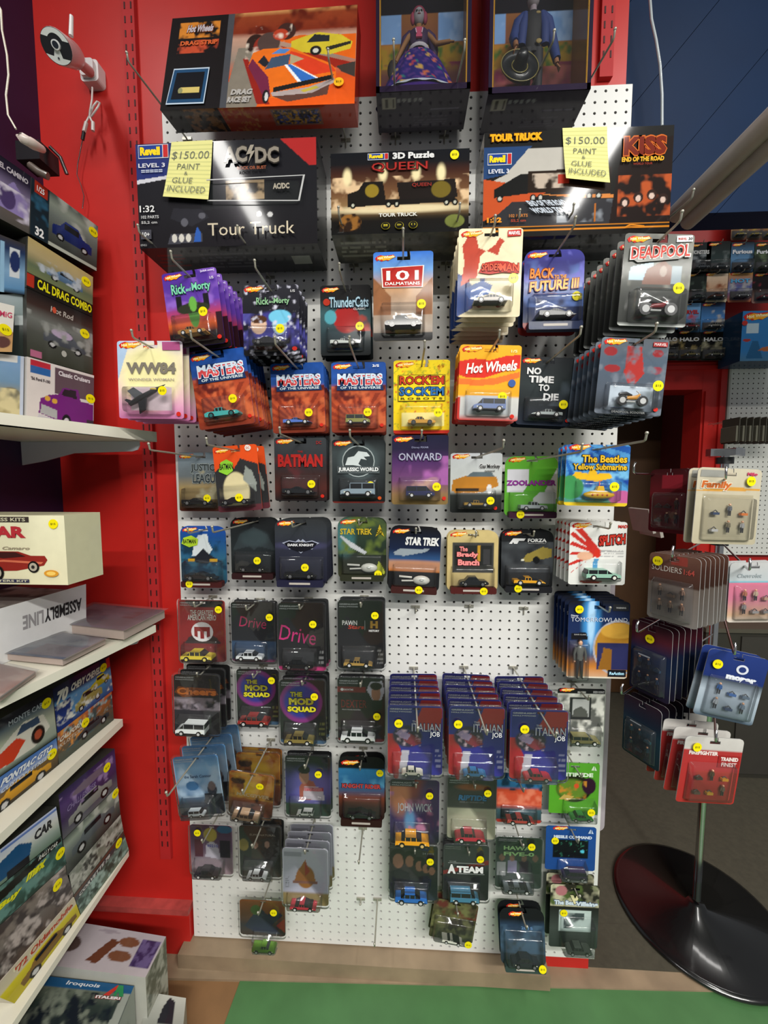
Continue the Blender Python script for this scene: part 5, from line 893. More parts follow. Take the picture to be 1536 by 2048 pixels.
card(722, 1270, 94, 138, 'G', 'bronze toy car on black card with gold letter logo', [('g', [(0, '#151516'), (1, '#18191a')]), ('hl', .84, .06, .97, .3, 4, '#888')],
     [GL(), ('T', 'PAWN', .26, .68, .32, .07, '#d8d8d4', 0, None, .03), ('T', 'Stars', .4, .62, .34, .06, '#b83c28', .2, None, .03), ('P', [(.58, .58), (.58, .72), (.59, .72), (.59, .58)], '#aaa'), ('T', 'H', .78, .66, .16, .11, '#c09a38', 0, None, .06), ('T', 'HISTORY', .78, .57, .22, .03, '#ddd')],
     ('sport', '#9a7c40', .6), n=3, sp=.02, tip=.1, stk=(.8, .8), d=.07, bk='#141414')
# --- sixth row
card(394, 1409, 94, 122, 'G', 'white toy mail truck on black card with orange script', [('g', [(0, '#1c1c1c'), (.4, '#28242a'), (1, '#1c1a1a')]), ('b', 8, .45, '#8a7c84', (.4, .62), 6), ('b', 9, .55, '#b0a4b0', (.42, .58), 12)],
     [GL(), ('P', [(.02, .7), (.1, .8), (.9, .78), (.97, .68), (.6, .66), (.2, .62)], '#8a4818'), ('T', 'Cheers', .5, .725, .86, .12, '#d87c2c', .1, '#6a2c10', .05)],
     ('van', '#d4d8d8', .62, 1), n=3, sp=.03, roll=1, tip=.1, stk=None, d=.1, bk='#161414', cat='toy')
MD = [('g', [(0, '#3c5c78'), (.05, '#3c5c78'), (.06, '#1c201c'), (1, '#1a1a1c')]), ('e', .46, .66, .46, .33, '#8a2c80', .06), ('e', .46, .66, .38, .26, '#2c3494', .3), ('hl', .84, .12, .97, .36, 3, '#6a6c38')]
def MT(): return [GL(), ('T', 'THE', .36, .78, .26, .075, '#c8c030', 0, '#161610', .05), ('T', 'MOD', .47, .67, .54, .11, '#c8c030', 0, '#161610', .06), ('T', 'SQUAD', .48, .545, .62, .1, '#c8c030', 0, '#161610', .06)]
card(516, 1394, 86, 114, 'G', 'red toy car on purple-blotched card higher on the left', MD, MT(), ('sedan', '#8c2c28', .7), n=1, tip=.08, stk=(.84, .82), d=.042, bk='#1c1c1c')
card(606, 1424, 93, 132, 'G', 'olive toy car on purple-blotched card lower on the right', MD, MT(), ('sedan', '#7a6c38', .62), n=3, sp=.025, tip=.1, stk=(.76, .76), d=.085, bk='#1c1c1c')
card(722, 1420, 94, 132, 'G', 'white police toy car on black card with red title', [('g', [(0, '#6c2426'), (.04, '#6c2426'), (.05, '#181a1c'), (.35, '#2a201e'), (1, '#1a1a1c')]), ('r', 0, .78, .6, .86, '#7c1c20'), ('p', [(.62, .82), (.7, .94), (.95, .96), (1, .8), (.9, .6), (.8, .6)], '#b8b8c4'), ('e', .82, .76, .1, .12, '#a07058'), ('e', .82, .88, .13, .06, '#20160f'), ('p', [(.7, .6), (.75, .66), (.95, .66), (1, .55), (1, .4), (.8, .45)], '#1a1818')],
     [GL(), ('O', .1, .82, .035, .022, '#ddd'), ('T', 'SHOWTIME', .24, .82, .2, .03, '#ddd'), ('T', 'DEXTER', .35, .6, .54, .12, '#7a1c1c', 0, None, .0), ('hl', .08, .47, .45, .52, 2, '#999') if 0 else ('T', "Miami's Favorite Serial Killer", .3, .51, .4, .02, '#999')],
     ('sedan', '#ccd0d0', .72), n=2, sp=.02, tip=.1, stk=(.84, .42), d=.065, bk='#161616')
# --- seventh row
card(398, 1571, 93, 124, 'G', 'white toy truck on pale blue splash card', [('g', [(0, '#20242c'), (.2, '#283444'), (.5, '#6a9cc8'), (.8, '#8cbadc'), (1, '#4c84b8')]), ('b', 4, .55, '#b8d0e4', (.3, 1), 6), ('e', .35, .5, .14, .08, '#2c6c9c'), ('e', .78, .42, .1, .13, '#2c3442'), ('e', .78, .48, .08, .08, '#7a6a68'), ('p', [(.55, .1), (.6, .36), (1, .34), (1, .05)], '#1c2430')],
     [GL(), ('T', 'the Sarah Connor', .5, .66, .6, .05, '#2c587c')],
     ('van', '#c8d0d4', .34), n=4, sp=.04, roll=-6, tip=.27, stk=None, d=.15, bk='#2c5c8c')
MG = [('g', [(0, '#5a2c18'), (.3, '#8a4420'), (.6, '#d88a20'), (.8, '#c87420'), (1, '#a84c20')]), ('e', .5, .66, .3, .2, '#f0c83c', .9), ('e', .2, .68, .14, .18, '#8a5028'), ('e', .2, .8, .16, .08, '#3c2410'), ('b', 5, .58, '#e8b040', (.4, 1), 6), ('b', 6, .6, '#3a2014', (0, .5), 8)]
card(502, 1590, 90, 114, 'G', 'toy car on leaning yellow and orange explosion card', MG, [GL(.06, .9, .42, .07, '#d8c070'), ('T', 'MACGYVER', .55, .5, .74, .08, '#e0c898', .2, None, .04)], ('sedan', '#a08468', .6), n=1, roll=8, pitch=12, tip=.2, stk=(.7, .77), d=.125, bk='#5a2c18')
card(517, 1558, 88, 110, 'G', 'orange explosion card behind the leaning one', MG, [GL(.06, .9, .42, .07, '#d8c070')], None, n=2, sp=.02, tip=.09, hook=False, stk=None, d=.045, bk='#5a2c18')
card(616, 1572, 91, 126, 'G', 'white toy car on black and violet card with man portrait', [('g', [(0, '#1c2a20'), (.1, '#2c3c34'), (.3, '#2c2c70'), (.6, '#3c3a80'), (.85, '#141420'), (1, '#141418')]), ('e', .55, .5, .4, .3, '#6a64b0', .8), ('p', [(.3, .25), (.32, .5), (.45, .62), (.62, .58), (.7, .45), (.7, .28)], '#a85a48'), ('e', .42, .66, .11, .13, '#b08068'), ('e', .42, .77, .13, .07, '#1c1410'), ('p', [(.38, .28), (.42, .5), (.84, .48), (.86, .26)], '#c4bcc4'), ('r', .42, .42, .84, .47, '#a83040'), ('r', 0, 0, 1, .2, '#1c3828')],
     [GL(), ('T', 'SPENSER', .62, .445, .4, .045, '#d04050', 0, '#d8d4d8', .03)],
     ('wagon', '#d4d8d0', .36, 1), n=2, sp=.02, tip=.1, stk=(.74, .72), d=.06, bk='#141418')
card(723, 1577, 92, 134, 'C', 'dark toy car on black card with blue band and red title', [('g', [(0, '#201414'), (.2, '#3a2420'), (.36, '#6a3424'), (.46, '#3c4c68'), (.6, '#285c88'), (.8, '#2c6a94'), (.82, '#141618'), (1, '#161616')]), ('b', 5, .58, '#4c88a8', (.52, .8), 6)],
     [('L', .06, .85, .4), ('T', 'KNIGHT RIDER', .5, .545, .84, .07, '#b03c38', 0, '#1c2838', .04)],
     ('wedge', '#131416', .6), n=2, sp=.018, tip=.09, stk=(.9, .76), d=.055, bk='#141414', plinth='#2a1614')
# --- eighth row
card(423, 1699, 86, 104, 'G', 'dark toy car on pale magenta group portrait card', [('g', [(0, '#a08890'), (.3, '#9a8a94'), (.5, '#6a5470'), (1, '#503048')]), ('p', [(.35, .35), (.38, .6), (.5, .68), (.65, .6), (.72, .3)], '#c4c0cc'), ('e', .48, .8, .16, .14, '#b8a848'), ('r', .7, .35, .95, .7, '#1c1c28'), ('r', .1, .35, .3, .7, '#5c2c3c'), ('e', .82, .92, .18, .08, '#28688c')],
     [('T', '90210', .53, .58, .26, .06, '#5c5cb0')], ('sedan', '#2c2a2c', .56), n=1, tip=.11, stk=(.2, .86), d=.06, bk='#a08890')
card(521, 1703, 85, 108, 'G', 'white toy car with black stripe on dark group portrait card', [('g', [(0, '#3a3c34'), (.3, '#2c302c'), (.7, '#242420'), (1, '#141414')]), ('e', .1, .62, .12, .12, '#8a7a38'), ('e', .38, .62, .06, .07, '#a08070'), ('e', .66, .64, .06, .07, '#a08070'), ('r', .28, .35, .5, .55, '#3a342e'), ('r', .56, .35, .8, .57, '#302c28')],
     [('T', 'SUPERNATURAL', .56, .83, .62, .04, '#888478')], ('sedan', '#d0d4d4', .46), n=2, sp=.025, tip=.13, stk=None, d=.07, bk='#282824')
card(611, 1754, 92, 122, 'G', 'blank white backed card with brown ship emblem', [('g', [(0, '#8a7a4c'), (.2, '#9a8450'), (.24, '#b8b8c8'), (1, '#c0c0cc')]), ('hl', .06, .3, .14, .5, 6, '#8a8a94'), ('e', .5, .5, .2, .2, '#9a6420'), ('p', [(.25, .4), (.3, .55), (.5, .8), (.6, .6), (.7, .5), (.74, .38)], '#a4682c'), ('p', [(.48, .5), (.48, .8), (.6, .6)], '#a03020'), ('r', .22, .38, .76, .43, '#8a5a4c')],
     [('P', [(.04, .86), (.04, .93), (.42, .93), (.42, .86)], '#9c9ca8')], ('sport', '#a02c38', .56), n=4, sp=.024, tip=.12, stk=None, d=.11, bk='#a8a8b4', rect=(.1, .01, .85, .22))
card(525, 1836, 92, 76, 'G', 'green toy car on orange and dark blue comic card', [('g', [(0, '#3c2c24'), (.3, '#403a3c'), (.6, '#7a4c28'), (1, '#a8602c')]), ('p', [(.1, .25), (.3, .6), (.45, .8), (.6, .6), (.8, .75), (.95, .6), (.7, .3), (.9, .05), (.3, .1)], '#2c3448'), ('e', .36, .72, .12, .14, '#5a7a38'), ('p', [(.8, .3), (.98, .5), (1, .1)], '#a83c2c')],
     [], ('pickup', '#5c8a20', .5), n=1, tip=.11, stk=(.76, .72), d=.075, bk='#50442c', rect=(.3, -.28, .84, .14))
# --- stacked trio of red, white and blue clamshells
IJ = [('g', [(0, '#282a88'), (1, '#26287c')]), ('p', [(0, 0), (0, .6), (.08, .6), (.24, .36), (.3, .0)], '#a82628'), ('p', [(.2, .02), (.26, .36), (.4, .36), (.34, .02)], '#b8b8c0'), ('p', [(.62, .98), (.55, .84), (.5, .78), (.6, .66), (.96, .66), (1, .98)], '#a82628'), ('e', .36, .56, .27, .16, '#2c2438', .25), ('p', [(.16, .6), (.28, .66), (.6, .52), (.62, .46), (.48, .42), (.36, .46)], '#7c2c38'), ('p', [(.14, .6), (.24, .66), (.42, .58), (.36, .5), (.22, .54)], '#8c7c98'), ('e', .36, .64, .05, .03, '#2c2c5c'), ('b', 18, .66, '#c8b0b8', (.42, .66), 5, (.16, .6)), ('hl', .86, .1, .97, .4, 4, '#9a9ac0')]
def IJT(): return [GL(), ('T', 'THE', .5, .78, .1, .03, '#c8c8d4'), ('T', 'ITALIAN', .7, .7, .52, .115, '#dcdce4', 0, '#24266c', .0), ('T', 'JOB', .86, .6, .18, .09, '#dcdce4', 0, '#24266c', .0)]
IG = 'red white and blue clamshell cards'
card(830, 1481, 109, 143, 'G', 'cream toy mini car on red and blue card', IJ, IJT(), ('classic', '#d8d4c0', .38), n=6, sp=.030, tip=.285, stk=(.2, .76), d=.2, bk='#26287c')
card(953, 1483, 110, 144, 'G', 'blue toy mini car on red and blue card', IJ, IJT(), ('classic', '#2c6c9c', .4), n=6, sp=.030, tip=.295, stk=(.16, .76), d=.205, bk='#26287c')
card(1077, 1490, 113, 145, 'G', 'red toy mini car on red and blue card', IJ, IJT(), ('classic', '#a8202c', .46), n=6, sp=.030, tip=.30, stk=(.24, .74), d=.215, bk='#26287c')
card(1161, 1430, 92, 110, 'N', 'olive toy wagon on smoky black and white card', [('g', [(0, '#9a9c94'), (.3, '#b4b4ac'), (.6, '#989890'), (.9, '#c0c0b8'), (1, '#1c1c1c')]), ('b', 4, .5, '#5c5e5a', (.1, .9), 6), ('b', 7, .55, '#d8d8d0', (.1, .9), 16), ('r', .27, .42, .72, .84, '#2a2c2c'), ('r', .32, .46, .67, .8, '#a8aaa8'), ('p', [(.32, .46), (.36, .6), (.5, .66), (.62, .6), (.67, .46)], '#50524e'), ('r', 0, .9, 1, 1, '#18181a')],
     [('L', .04, .92, .32), ('T', 'GREEN HORNET', .86, .945, .24, .04, '#aaa')], ('wagon', '#8a8250', .6, 0), n=1, tip=.1, stk=None, d=.06, bk='#989890', rect=(.2, .0, .88, .38))
card(1196, 1280, 119, 158, 'S', 'toy figure on dark blue card with golden ring', [('g', [(0, '#c8a080'), (.14, '#c07830'), (.3, '#4c3c40'), (.5, '#1c2c54'), (.8, '#182850'), (1, '#14161c')]), ('e', .38, .75, .14, .4, '#3c88c8', .9), ('e', .38, .78, .06, .35, '#a8d0f0', .9), ('e', .84, .4, .42, .36, '#a8a8b4', .03), ('e', .84, .4, .39, .335, '#b07c28', .03), ('e', .84, .62, .3, .1, '#c8983c'), ('r', .5, .12, 1, .46, '#2a2c58'), ('p', [(.52, .12), (.6, .4), (.74, .38), (.74, .12)], '#8a5c20'), ('r', 0, 0, 1, .02, '#d8d0c0'), ('p', [(.06, .5), (.06, .58), (.3, .6), (.34, .5)], '#14141a')],
     [('P', [(.72, .88), (.72, .965), (.98, .965), (.98, .88)], '#25272c'), ('T', 'WARNING', .85, .92, .16, .02, '#bbb'), ('T', 'Disney', .1, .81, .12, .035, '#c8ccd8'), ('T', 'TOMORROWLAND', .5, .765, .92, .055, '#c8ccd8', 0, None, .0), ('T', 'DAVE CLARK', .2, .57, .2, .016, '#aaa'), ('P', [(.68, .03), (.68, .12), (.97, .12), (.97, .03)], '#14141c'), ('T', 'ReAction', .82, .075, .24, .04, '#a8d8f0', .1, None, .04)],
     ('fig', '#555', .5), n=5, sp=.022, tip=.17, stk=(.16, .9), d=.125, bk='#14161c', slot=(.5, .93), rect=(.04, -.02, .34, .48))
# --- right lower block
card(829, 1623, 98, 133, 'G', 'orange toy taxi on purple and red city card', [('g', [(0, '#1c1c24'), (.3, '#3a3460'), (.55, '#5c4480'), (.75, '#8a3c40'), (1, '#a84c34')]), ('e', .2, .75, .2, .3, '#d08860', .9), ('e', .9, .7, .3, .5, '#4c2c68', .8), ('e', .4, .35, .1, .2, '#5c90b8', .9), ('b', 7, .62, '#c07ca0', (.2, .8), 5), ('r', 0, .9, .5, 1, '#3c3840')],
     [GL(), ('T', 'JOHN WICK', .5, .55, .7, .17, '#d0d0d8', 0, None, .02)], ('sedan', '#e09a14', .68), n=1, tip=.09, stk=(.8, .78), d=.07, bk='#3a2c4c', toyc='#c8a868')
card(943, 1617, 96, 129, 'G', 'red and white toy car on brown and cream card', [('g', [(0, '#a8a890'), (.5, '#b4b49c'), (.51, '#3c3c38'), (.8, '#3a3834'), (1, '#484844')]), ('e', .5, .85, .3, .05, '#a85c2c', .9)],
     [GL(), ('T', 'RIPTIDE', .52, .68, .58, .09, '#2c78a8', .2, '#101418', .05), ('T', 'NEVER AN ORDINARY CASE', .5, .61, .5, .02, '#888')], ('classic', '#a82838', .6), n=1, tip=.09, stk=(.82, .78), d=.06, bk='#484844')
card(1038, 1602, 89, 92, 'N', 'red toy car on orange and blue sky card', [('g', [(0, '#a03028'), (.06, '#a03028'), (.07, '#2c3c44'), (.3, '#3c5860'), (.4, '#c04c34'), (.75, '#c84c30'), (.82, '#2c6894'), (1, '#387cb0')]), ('b', 5, .55, '#d8785c', (.4, .78), 6), ('b', 6, .52, '#16364c', (.74, 1), 8), ('r', .1, .12, .3, .3, '#182428')],
     [], ('sport', '#98342c', .6), n=2, sp=.02, tip=.09, stk=None, d=.055, bk='#2c5c80')
card(1148, 1577, 97, 107, 'N', 'green toy car on bright green arcade card', [('g', [(0, '#549c28'), (1, '#50982a')]), ('e', .5, .5, .36, .27, '#1c1c12', .1), ('e', .46, .48, .3, .2, '#5c7c28', .4), ('e', .8, .56, .14, .16, '#2c1028'), ('b', 10, .58, '#b87c2c', (.3, .65), 6, (.2, .75)), ('e', .55, .55, .05, .05, '#c84c28'), ('p', [(.2, .28), (.3, .38), (.5, .34), (.4, .26)], '#b89c50')],
     [('P', [(.83, .87), (.87, .95), (.885, .95), (.885, .87)], '#c8d8c0'), ('P', [(.94, .87), (.9, .95), (.895, .95), (.895, .87)], '#c8d8c0'), ('T', 'CENTIPEDE', .45, .78, .84, .08, '#d8e8d0', 0, None, .05)],
     ('classic', '#2c7c34', .44, 0), n=1, tip=.1, stk=(.76, .2), d=.06, bk='#4c8c2c', rect=(.3, -.06, .92, .3))
card(1141, 1697, 98, 93, 'N', 'dark toy truck on blue arcade card', [('g', [(0, '#1c4484'), (1, '#1c488c')]), ('r', .15, .28, .86, .7, '#0c1014'), ('b', 20, .74, '#3c8c70', (.3, .7), 6, (.18, .84)), ('e', .74, .44, .04, .04, '#50b8d0')],
     [Lg(.14, .9, .3), ('P', [(.83, .87), (.87, .96), (.885, .96), (.885, .87)], '#a8bcd8'), ('P', [(.94, .87), (.9, .96), (.895, .96), (.895, .87)], '#a8bcd8'), ('T', 'MISSILE COMMAND', .53, .78, .76, .07, '#c8d4e8', 0, None, .06)],
     ('van', '#30203c', .46, 1), n=1, tip=.1, stk=(.18, .68), d=.06, bk='#1c4484', rect=(.26, -.1, .8, .26))
card(827, 1745, 96, 117, 'G', 'bright blue toy car on dark card with row of faces', [('g', [(0, '#20303c'), (.3, '#1c2428'), (.6, '#3a3434'), (1, '#3c3a38')])]+[q for x, y, r in ((.18, .7, .14), (.42, .7, .11), (.62, .62, .1), (.76, .58, .09), (.88, .54, .08)) for q in (('e', x, y+.06, r*1.3, r*1.2, '#1c1412'), ('e', x, y, r*.8, r*.95, '#a87860'))]+[('p', [(0, .1), (.02, .5), (.2, .56), (.4, .5), (.5, .1)], '#181a20')],
     [GL(.02, .93, .3, .06, '#88898c'), ('T', '24 HRS', .8, .86, .24, .035, '#999')], ('sedan', '#2464b0', .66), n=2, sp=.02, tip=.09, stk=(.84, .74), d=.07, bk='#2a2a2c')
card(932, 1745, 90, 118, 'G', 'blue and grey toy van on grey card with red slash', [('g', [(0, '#1c1e1e'), (.5, '#26282a'), (.62, '#505254'), (1, '#4c4e50')]), ('p', [(0, .45), (0, .52), (1, .74), (1, .66)], '#a82c2c')],
     [GL(.04, .91, .34, .07, '#999'), ('P', [(.1, .665), (.1, .68), (.9, .68), (.9, .665)], '#c8c8c8'), ('T', 'THE', .2, .7, .16, .02, '#ddd'), ('P', [(.3, .48), (.3, .495), (.9, .495), (.9, .48)], '#c8c8c8'), ('T', 'A', .18, .57, .18, .17, '#dcdcdc', 0, '#1c1c1c', .06), ('T', 'TEAM', .58, .575, .58, .12, '#dcdcdc', 0, '#1c1c1c', .06)],
     ('van', '#3c7490', .62), n=2, sp=.02, tip=.09, stk=(.8, .78), d=.065, bk='#2c2c2e')
card(1037, 1726, 91, 108, 'G', 'grey toy car on green card with four people', [('g', [(0, '#2c3c34'), (.4, '#46544c'), (.7, '#34483c'), (1, '#2a3a30')]), ('r', .04, .25, .22, .5, '#a8acac'), ('r', .26, .3, .46, .55, '#8a86a0'), ('r', .52, .3, .72, .55, '#3a343c'), ('r', .78, .3, .96, .5, '#2c4438')]+[('e', x, .6, .06, .07, '#8a6a58') for x in (.14, .36, .62, .86)],
     [GL(.06, .92, .4, .06), ('T', 'HAWAII', .5, .8, .66, .08, '#a8d090', 0, '#26402c', .04), ('T', 'FIVE-0', .5, .69, .66, .08, '#a8d090', 0, '#26402c', .04)], ('sport', '#5c6468', .6), n=1, tip=.09, stk=(.76, .86), d=.065, bk='#2c3c34')
card(1148, 1833, 95, 136, 'N', 'grey toy coupe on black and white monster comic card', [('g', [(0, '#2c3430'), (.3, '#3c4440'), (.66, '#1c1c1a'), (1, '#28261e')]), ('b', 7, .5, '#b8b498', (.66, 1), 6), ('b', 9, .55, '#4c5c30', (.66, 1), 9), ('e', .22, .9, .12, .08, '#a86c70'), ('r', .2, .26, .84, .6, '#b0c0bc'), ('b', 6, .5, '#3c4848', (.3, .56), 7, (.3, .7))],
     [('T', 'The Beach', .34, .72, .52, .07, '#c8d4e0', 0, '#1c3c6c', .06), ('T', 'V', .5, .78, .2, .14, '#d8d0a0', 0, '#1c1c14', .08), ('T', 'Villains', .74, .72, .46, .07, '#c8d4e0', 0, '#1c3c6c', .06)],
     ('classic', '#4c544c', .5), n=2, sp=.03, tip=.1, stk=(.28, .56), d=.075, bk='#24241c', rect=(.24, .0, .88, .5))
card(907, 1842, 88, 84, 'N', 'white toy sports car with small figure on tilted camouflage card', [('g', [(0, '#3c3c28'), (.3, '#505038'), (.7, '#4a4a30'), (1, '#503c34')]), ('b', 5, .5, '#6a6c44', (0, 1), 6), ('b', 7, .55, '#2c2a1c', (0, 1), 9), ('b', 6, .58, '#5c3028', (.6, 1), 12)],
     [], ('wedge', '#d0d0c4', .46, 0), n=2, sp=.02, roll=8, tip=.1, stk=(.86, .16), d=.07, bk='#3c3c28', rect=(.08, .04, .94, .6))
card(1045, 1873, 88, 100, 'C', 'dark toy car on drooping dark blue card', [('g', [(0, '#283238'), (.4, '#303e48'), (.7, '#26384c'), (.8, '#141618'), (1, '#141618')]), ('b', 5, .55, '#3c5468', (.2, .7), 6)],
     [Lg(.2, .84, .34), ('T', '2015', .6, .66, .26, .05, '#5c80a8')], ('sedan', '#1c2024', .6), n=2, sp=.025, tip=.11, pitch=-12, stk=(.86, .1), d=.08, bk='#141418', plinth='#30403c', rect=(.1, .05, .92, .6))
# ---------------------------------------------------------------- shelves on the left wall
def shelf(px_far, y_top, y_low, near, label, dfar=.075, nose=None):
    zt = P(px_far, y_top, dfar).z; zl = P(px_far, y_low, dfar).z; a = P(px_far, y_low, dfar); b = PZ(near[0], near[1], zl)
    dr = (b-a); dr = dr/abs(dr.y); yn = -1.15; b = a+dr*(abs(yn)-dfar); mb = MB()
    lo = [(XL+.001, a.y, zl), (a.x, a.y, zl), (b.x, b.y, zl), (XL+.001, b.y, zl)]; hi = [(p[0], p[1], zt) for p in lo]
    root = empty('wall_shelf', (XL, -.3, zl), label, 'shelf', 'white shelves on the left wall')
    mb.hexa(lo, hi, '#fff'); mb.build('shelf_board', WHITE, root, None).matrix_parent_inverse = Matrix.Translation(root.location).inverted()
    for yy in (a.y-.022, -.8):
        m = MB(); xf = a.x-.03 if yy > -.5 else b.x-.08; L = xf-XL; pts = [(XL+.001, zl-.0005), (XL+.001, zl-.06), (XL+.06, zl-.05), (XL+.14, zl-.03), (xf-.02, zl-.026), (xf-.006, zl-.022), (xf, zl-.012), (xf, zl-.0005)]
        m.prism(pts, yy-.004, yy, '#b8b8c0'); q = m.build('bracket', WHITEM, root); q.matrix_parent_inverse = Matrix.Translation(root.location).inverted()
    return zt, a
WHITEM = mat('white_enamel_bracket', attr=True, rough=.3, coat=.4, noise=.02)
z1, s1 = shelf(314, 864, 884, (0, 852), 'white wall shelf at eye level holding a stack of model kits')
z2, s2 = shelf(312, 1250, 1264, (0, 1418), 'white wall shelf with bagged packages and a cream box')
z3, s3 = shelf(246, 1438, 1452, (0, 1690), 'white wall shelf with four car kits below the bagged packages', dfar=.05)
z4, s4 = shelf(258, 1701, 1712, (36, 2048), 'lowest white wall shelf with a tall block of car kits', dfar=.05)
def qp(px, p0, ang, zb=None):
    n = Vector((math.cos(ang), -math.sin(ang), 0)); c = [PP(x, y, p0, n) for x, y in px]
    if zb is not None: c[2] = Vector((c[2].x, c[2].y, zb)); c[3] = Vector((c[3].x, c[3].y, zb))
    return c, -n
def kit(px, p0, ang, dep, label, spec, ov, side='#33332f', zb=None, stk=None, name='model_kit_box', faces=None, group='car model kits on the left shelves', push=0, res=1.5):
    p0 = Vector(p0)-Vector((math.cos(ang), -math.sin(ang), 0))*push
    c, b = qp(px, p0, ang, zb); o = qbox(name, label, 'box', c, b*dep, spec, ov, side=side, faces=faces, group=group, res=res)
    if stk:
        f = bilin(*c); q = Vector(f(np.array(stk[0]), np.array(stk[1]))); sticker(o, q-o.location, .0115, -b, (c[1]-c[0]))
    return o
A13 = math.radians(13); pA = P(190, 700, .05)
k = lambda *a, **kw: kit(*a, **kw)
GR = [('g', [(0, '#2c2e2c'), (.3, '#4c504c'), (.6, '#6c7470'), (.8, '#8a9488'), (1, '#4c5450')]), ('b', 4, .55, '#a8aca4', (.4, 1), 5)]
k([(-60, 268), (62, 353), (58, 468), (-60, 405)], pA, A13, .085, 'dark violet car kit box at the left frame edge, top of the upper stack', [('g', [(0, '#4c4844'), (.2, '#5c5450'), (.5, '#8a7ca0'), (.8, '#2c2438'), (1, '#1c1a24')]), ('p', [(.45, .2), (.5, .5), (.7, .72), (.95, .5), (.98, .2)], '#8c7cb0'), ('e', .6, .4, .14, .18, '#4c3c68'), ('b', 5, .55, '#d0c8d8', (.1, .6), 7)], [('T', 'EL CAMINO', .7, .86, .5, .09, '#b8b0b8', 0, None, .04)], push=.002)
k([(63, 354), (196, 453), (193, 542), (60, 468)], pA, A13, .085, 'grey car kit box with a blue pickup, top of the upper stack', GR+[('r', 0, 0, .24, 1, '#1c2830'), ('b', 5, .5, '#30607c', (.3, .8), 8, (0, .24)), ('car', .6, .42, .62, .42, '#1c2c6c', 1), ('r', .05, .78, .22, 1, '#a83020'), ('r', .25, 0, 1, .06, '#a8aca0')], [('T', '32', .12, .12, .12, .16, '#ddd', 0, None, .04), ('T', '1/25', .12, .88, .1, .1, '#eee')], stk=(.92, .8))
k([(56, 472), (186, 554), (185, 634), (53, 574)], pA, A13, .085, 'tan car kit box with yellow CAL DRAG COMBO lettering', [('g', [(0, '#1c1a18'), (.3, '#1c1a18'), (.31, '#6c7450'), (.5, '#5c6850'), (.75, '#a89870'), (1, '#b09c68')]), ('car', .55, .56, .56, .26, '#5c7898', 0), ('b', 8, .55, '#a8b0b8', (.45, .75), 5, (.1, .8)), ('r', 0, .04, .1, .28, '#a83020')], [('T', 'CAL DRAG COMBO', .56, .17, .84, .2, '#dcd41c', 0, None, .03)], stk=(.88, .78))
k([(53, 575), (185, 635), (186, 749), (54, 712)], pA, A13, .085, 'dark car kit box with a grey hot rod', [('g', [(0, '#34362c'), (.4, '#4c4e48'), (.6, '#6a6c68'), (.8, '#3c2c28'), (1, '#1c1a1a')]), ('car', .55, .42, .66, .34, '#50545c', 0, 'r'), ('e', .5, .5, .16, .07, '#a898b0'), ('b', 8, .58, '#8a8c88', (.3, .7), 5), ('r', .04, .02, .2, .12, '#a8607c')], [('T', 'Hot Rod', .5, .84, .34, .09, '#b0a8a0', .1), ('O', .38, .84, .03, .05, '#c05038'), ('O', .52, .2, .04, .05, '#a8a8a0')], stk=(.86, .66))
k([(54, 713), (188, 751), (187, 868), (54, 866)], pA, A13, .085, 'white car kit box with a purple pickup truck', [('g', [(0, '#c8c0bc'), (1, '#d0c8c4')]), ('r', .38, .55, 1, .96, '#5c4850'), ('g2',) if 0 else ('r', .04, .78, .32, .9, '#2c5c98'), ('r', .04, .9, .32, .98, '#b02c38'), ('p', [(.16, .2), (.18, .42), (.3, .5), (.44, .54), (.5, .66), (.74, .68), (.78, .5), (1, .48), (1, .14), (.6, .06)], '#6c2470'), ('p', [(.48, .54), (.52, .64), (.7, .66), (.72, .52)], '#2c2028'), ('p', [(.18, .2), (.2, .34), (.42, .28), (.42, .14)], '#a0a0a0'), ('e', .56, .12, .07, .12, '#1c1a1c'), ('e', .56, .12, .04, .06, '#c0b8c0'), ('e', .28, .44, .04, .04, '#c8983c'), ('e', .38, .42, .04, .04, '#c8983c'), ('p', [(.14, .1), (.16, .18), (.44, .12), (.44, .06)], '#b8b4b8'), ('r', .88, 0, 1, .2, '#3c3038')], [('T', 'Classic Cruisers', .68, .88, .5, .08, '#d0c8cc', 0, None, .04), ('T', "'56 Ford F-100", .18, .7, .26, .05, '#50484c', 0, None, .04)], side='#c8c4c0', zb=z1+.0008, stk=(.94, .58))
Z5 = [('g', [(0, '#a09060'), (.4, '#8a8468'), (.6, '#6c8ca8'), (1, '#7ca0c8')])]
k([(-60, 445), (51, 489), (49, 590), (-60, 575)], pA, A13, .08, 'pale blue kit box at the left frame edge under the violet one', [('g', [(0, '#1c1c20'), (.1, '#5c88b0'), (.4, '#7ca0c0'), (.8, '#243458'), (1, '#3c3838')]), ('r', .7, .3, .9, .85, '#c8ccd0'), ('e', .8, .6, .1, .2, '#24305c'), ('r', .52, .0, .6, .9, '#8ab0cc')], [], push=.006)
k([(-60, 590), (50, 588), (49, 712), (-60, 712)], pA, A13, .08, 'dark grey kit box behind the small white one at the left frame edge', [('g', [(0, '#2c3430'), (.5, '#343c38'), (.7, '#8a9898'), (1, '#a8b4b8')]), ('r', .8, .5, .98, .66, '#b8c0c0')], [], push=.012)
k([(-60, 590), (29, 612), (24, 704), (-60, 702)], pA, A13, .02, 'small white and tan kit box with red letters at the left frame edge', [('g', [(0, '#c09868'), (.42, '#b88c58'), (.44, '#d8d4cc'), (1, '#dcd8d0')]), ('e', .75, .2, .2, .12, '#5c3c38')], [('T', 'MiG', .8, .78, .3, .12, '#c04060')], push=-.012, stk=(.8, .46))
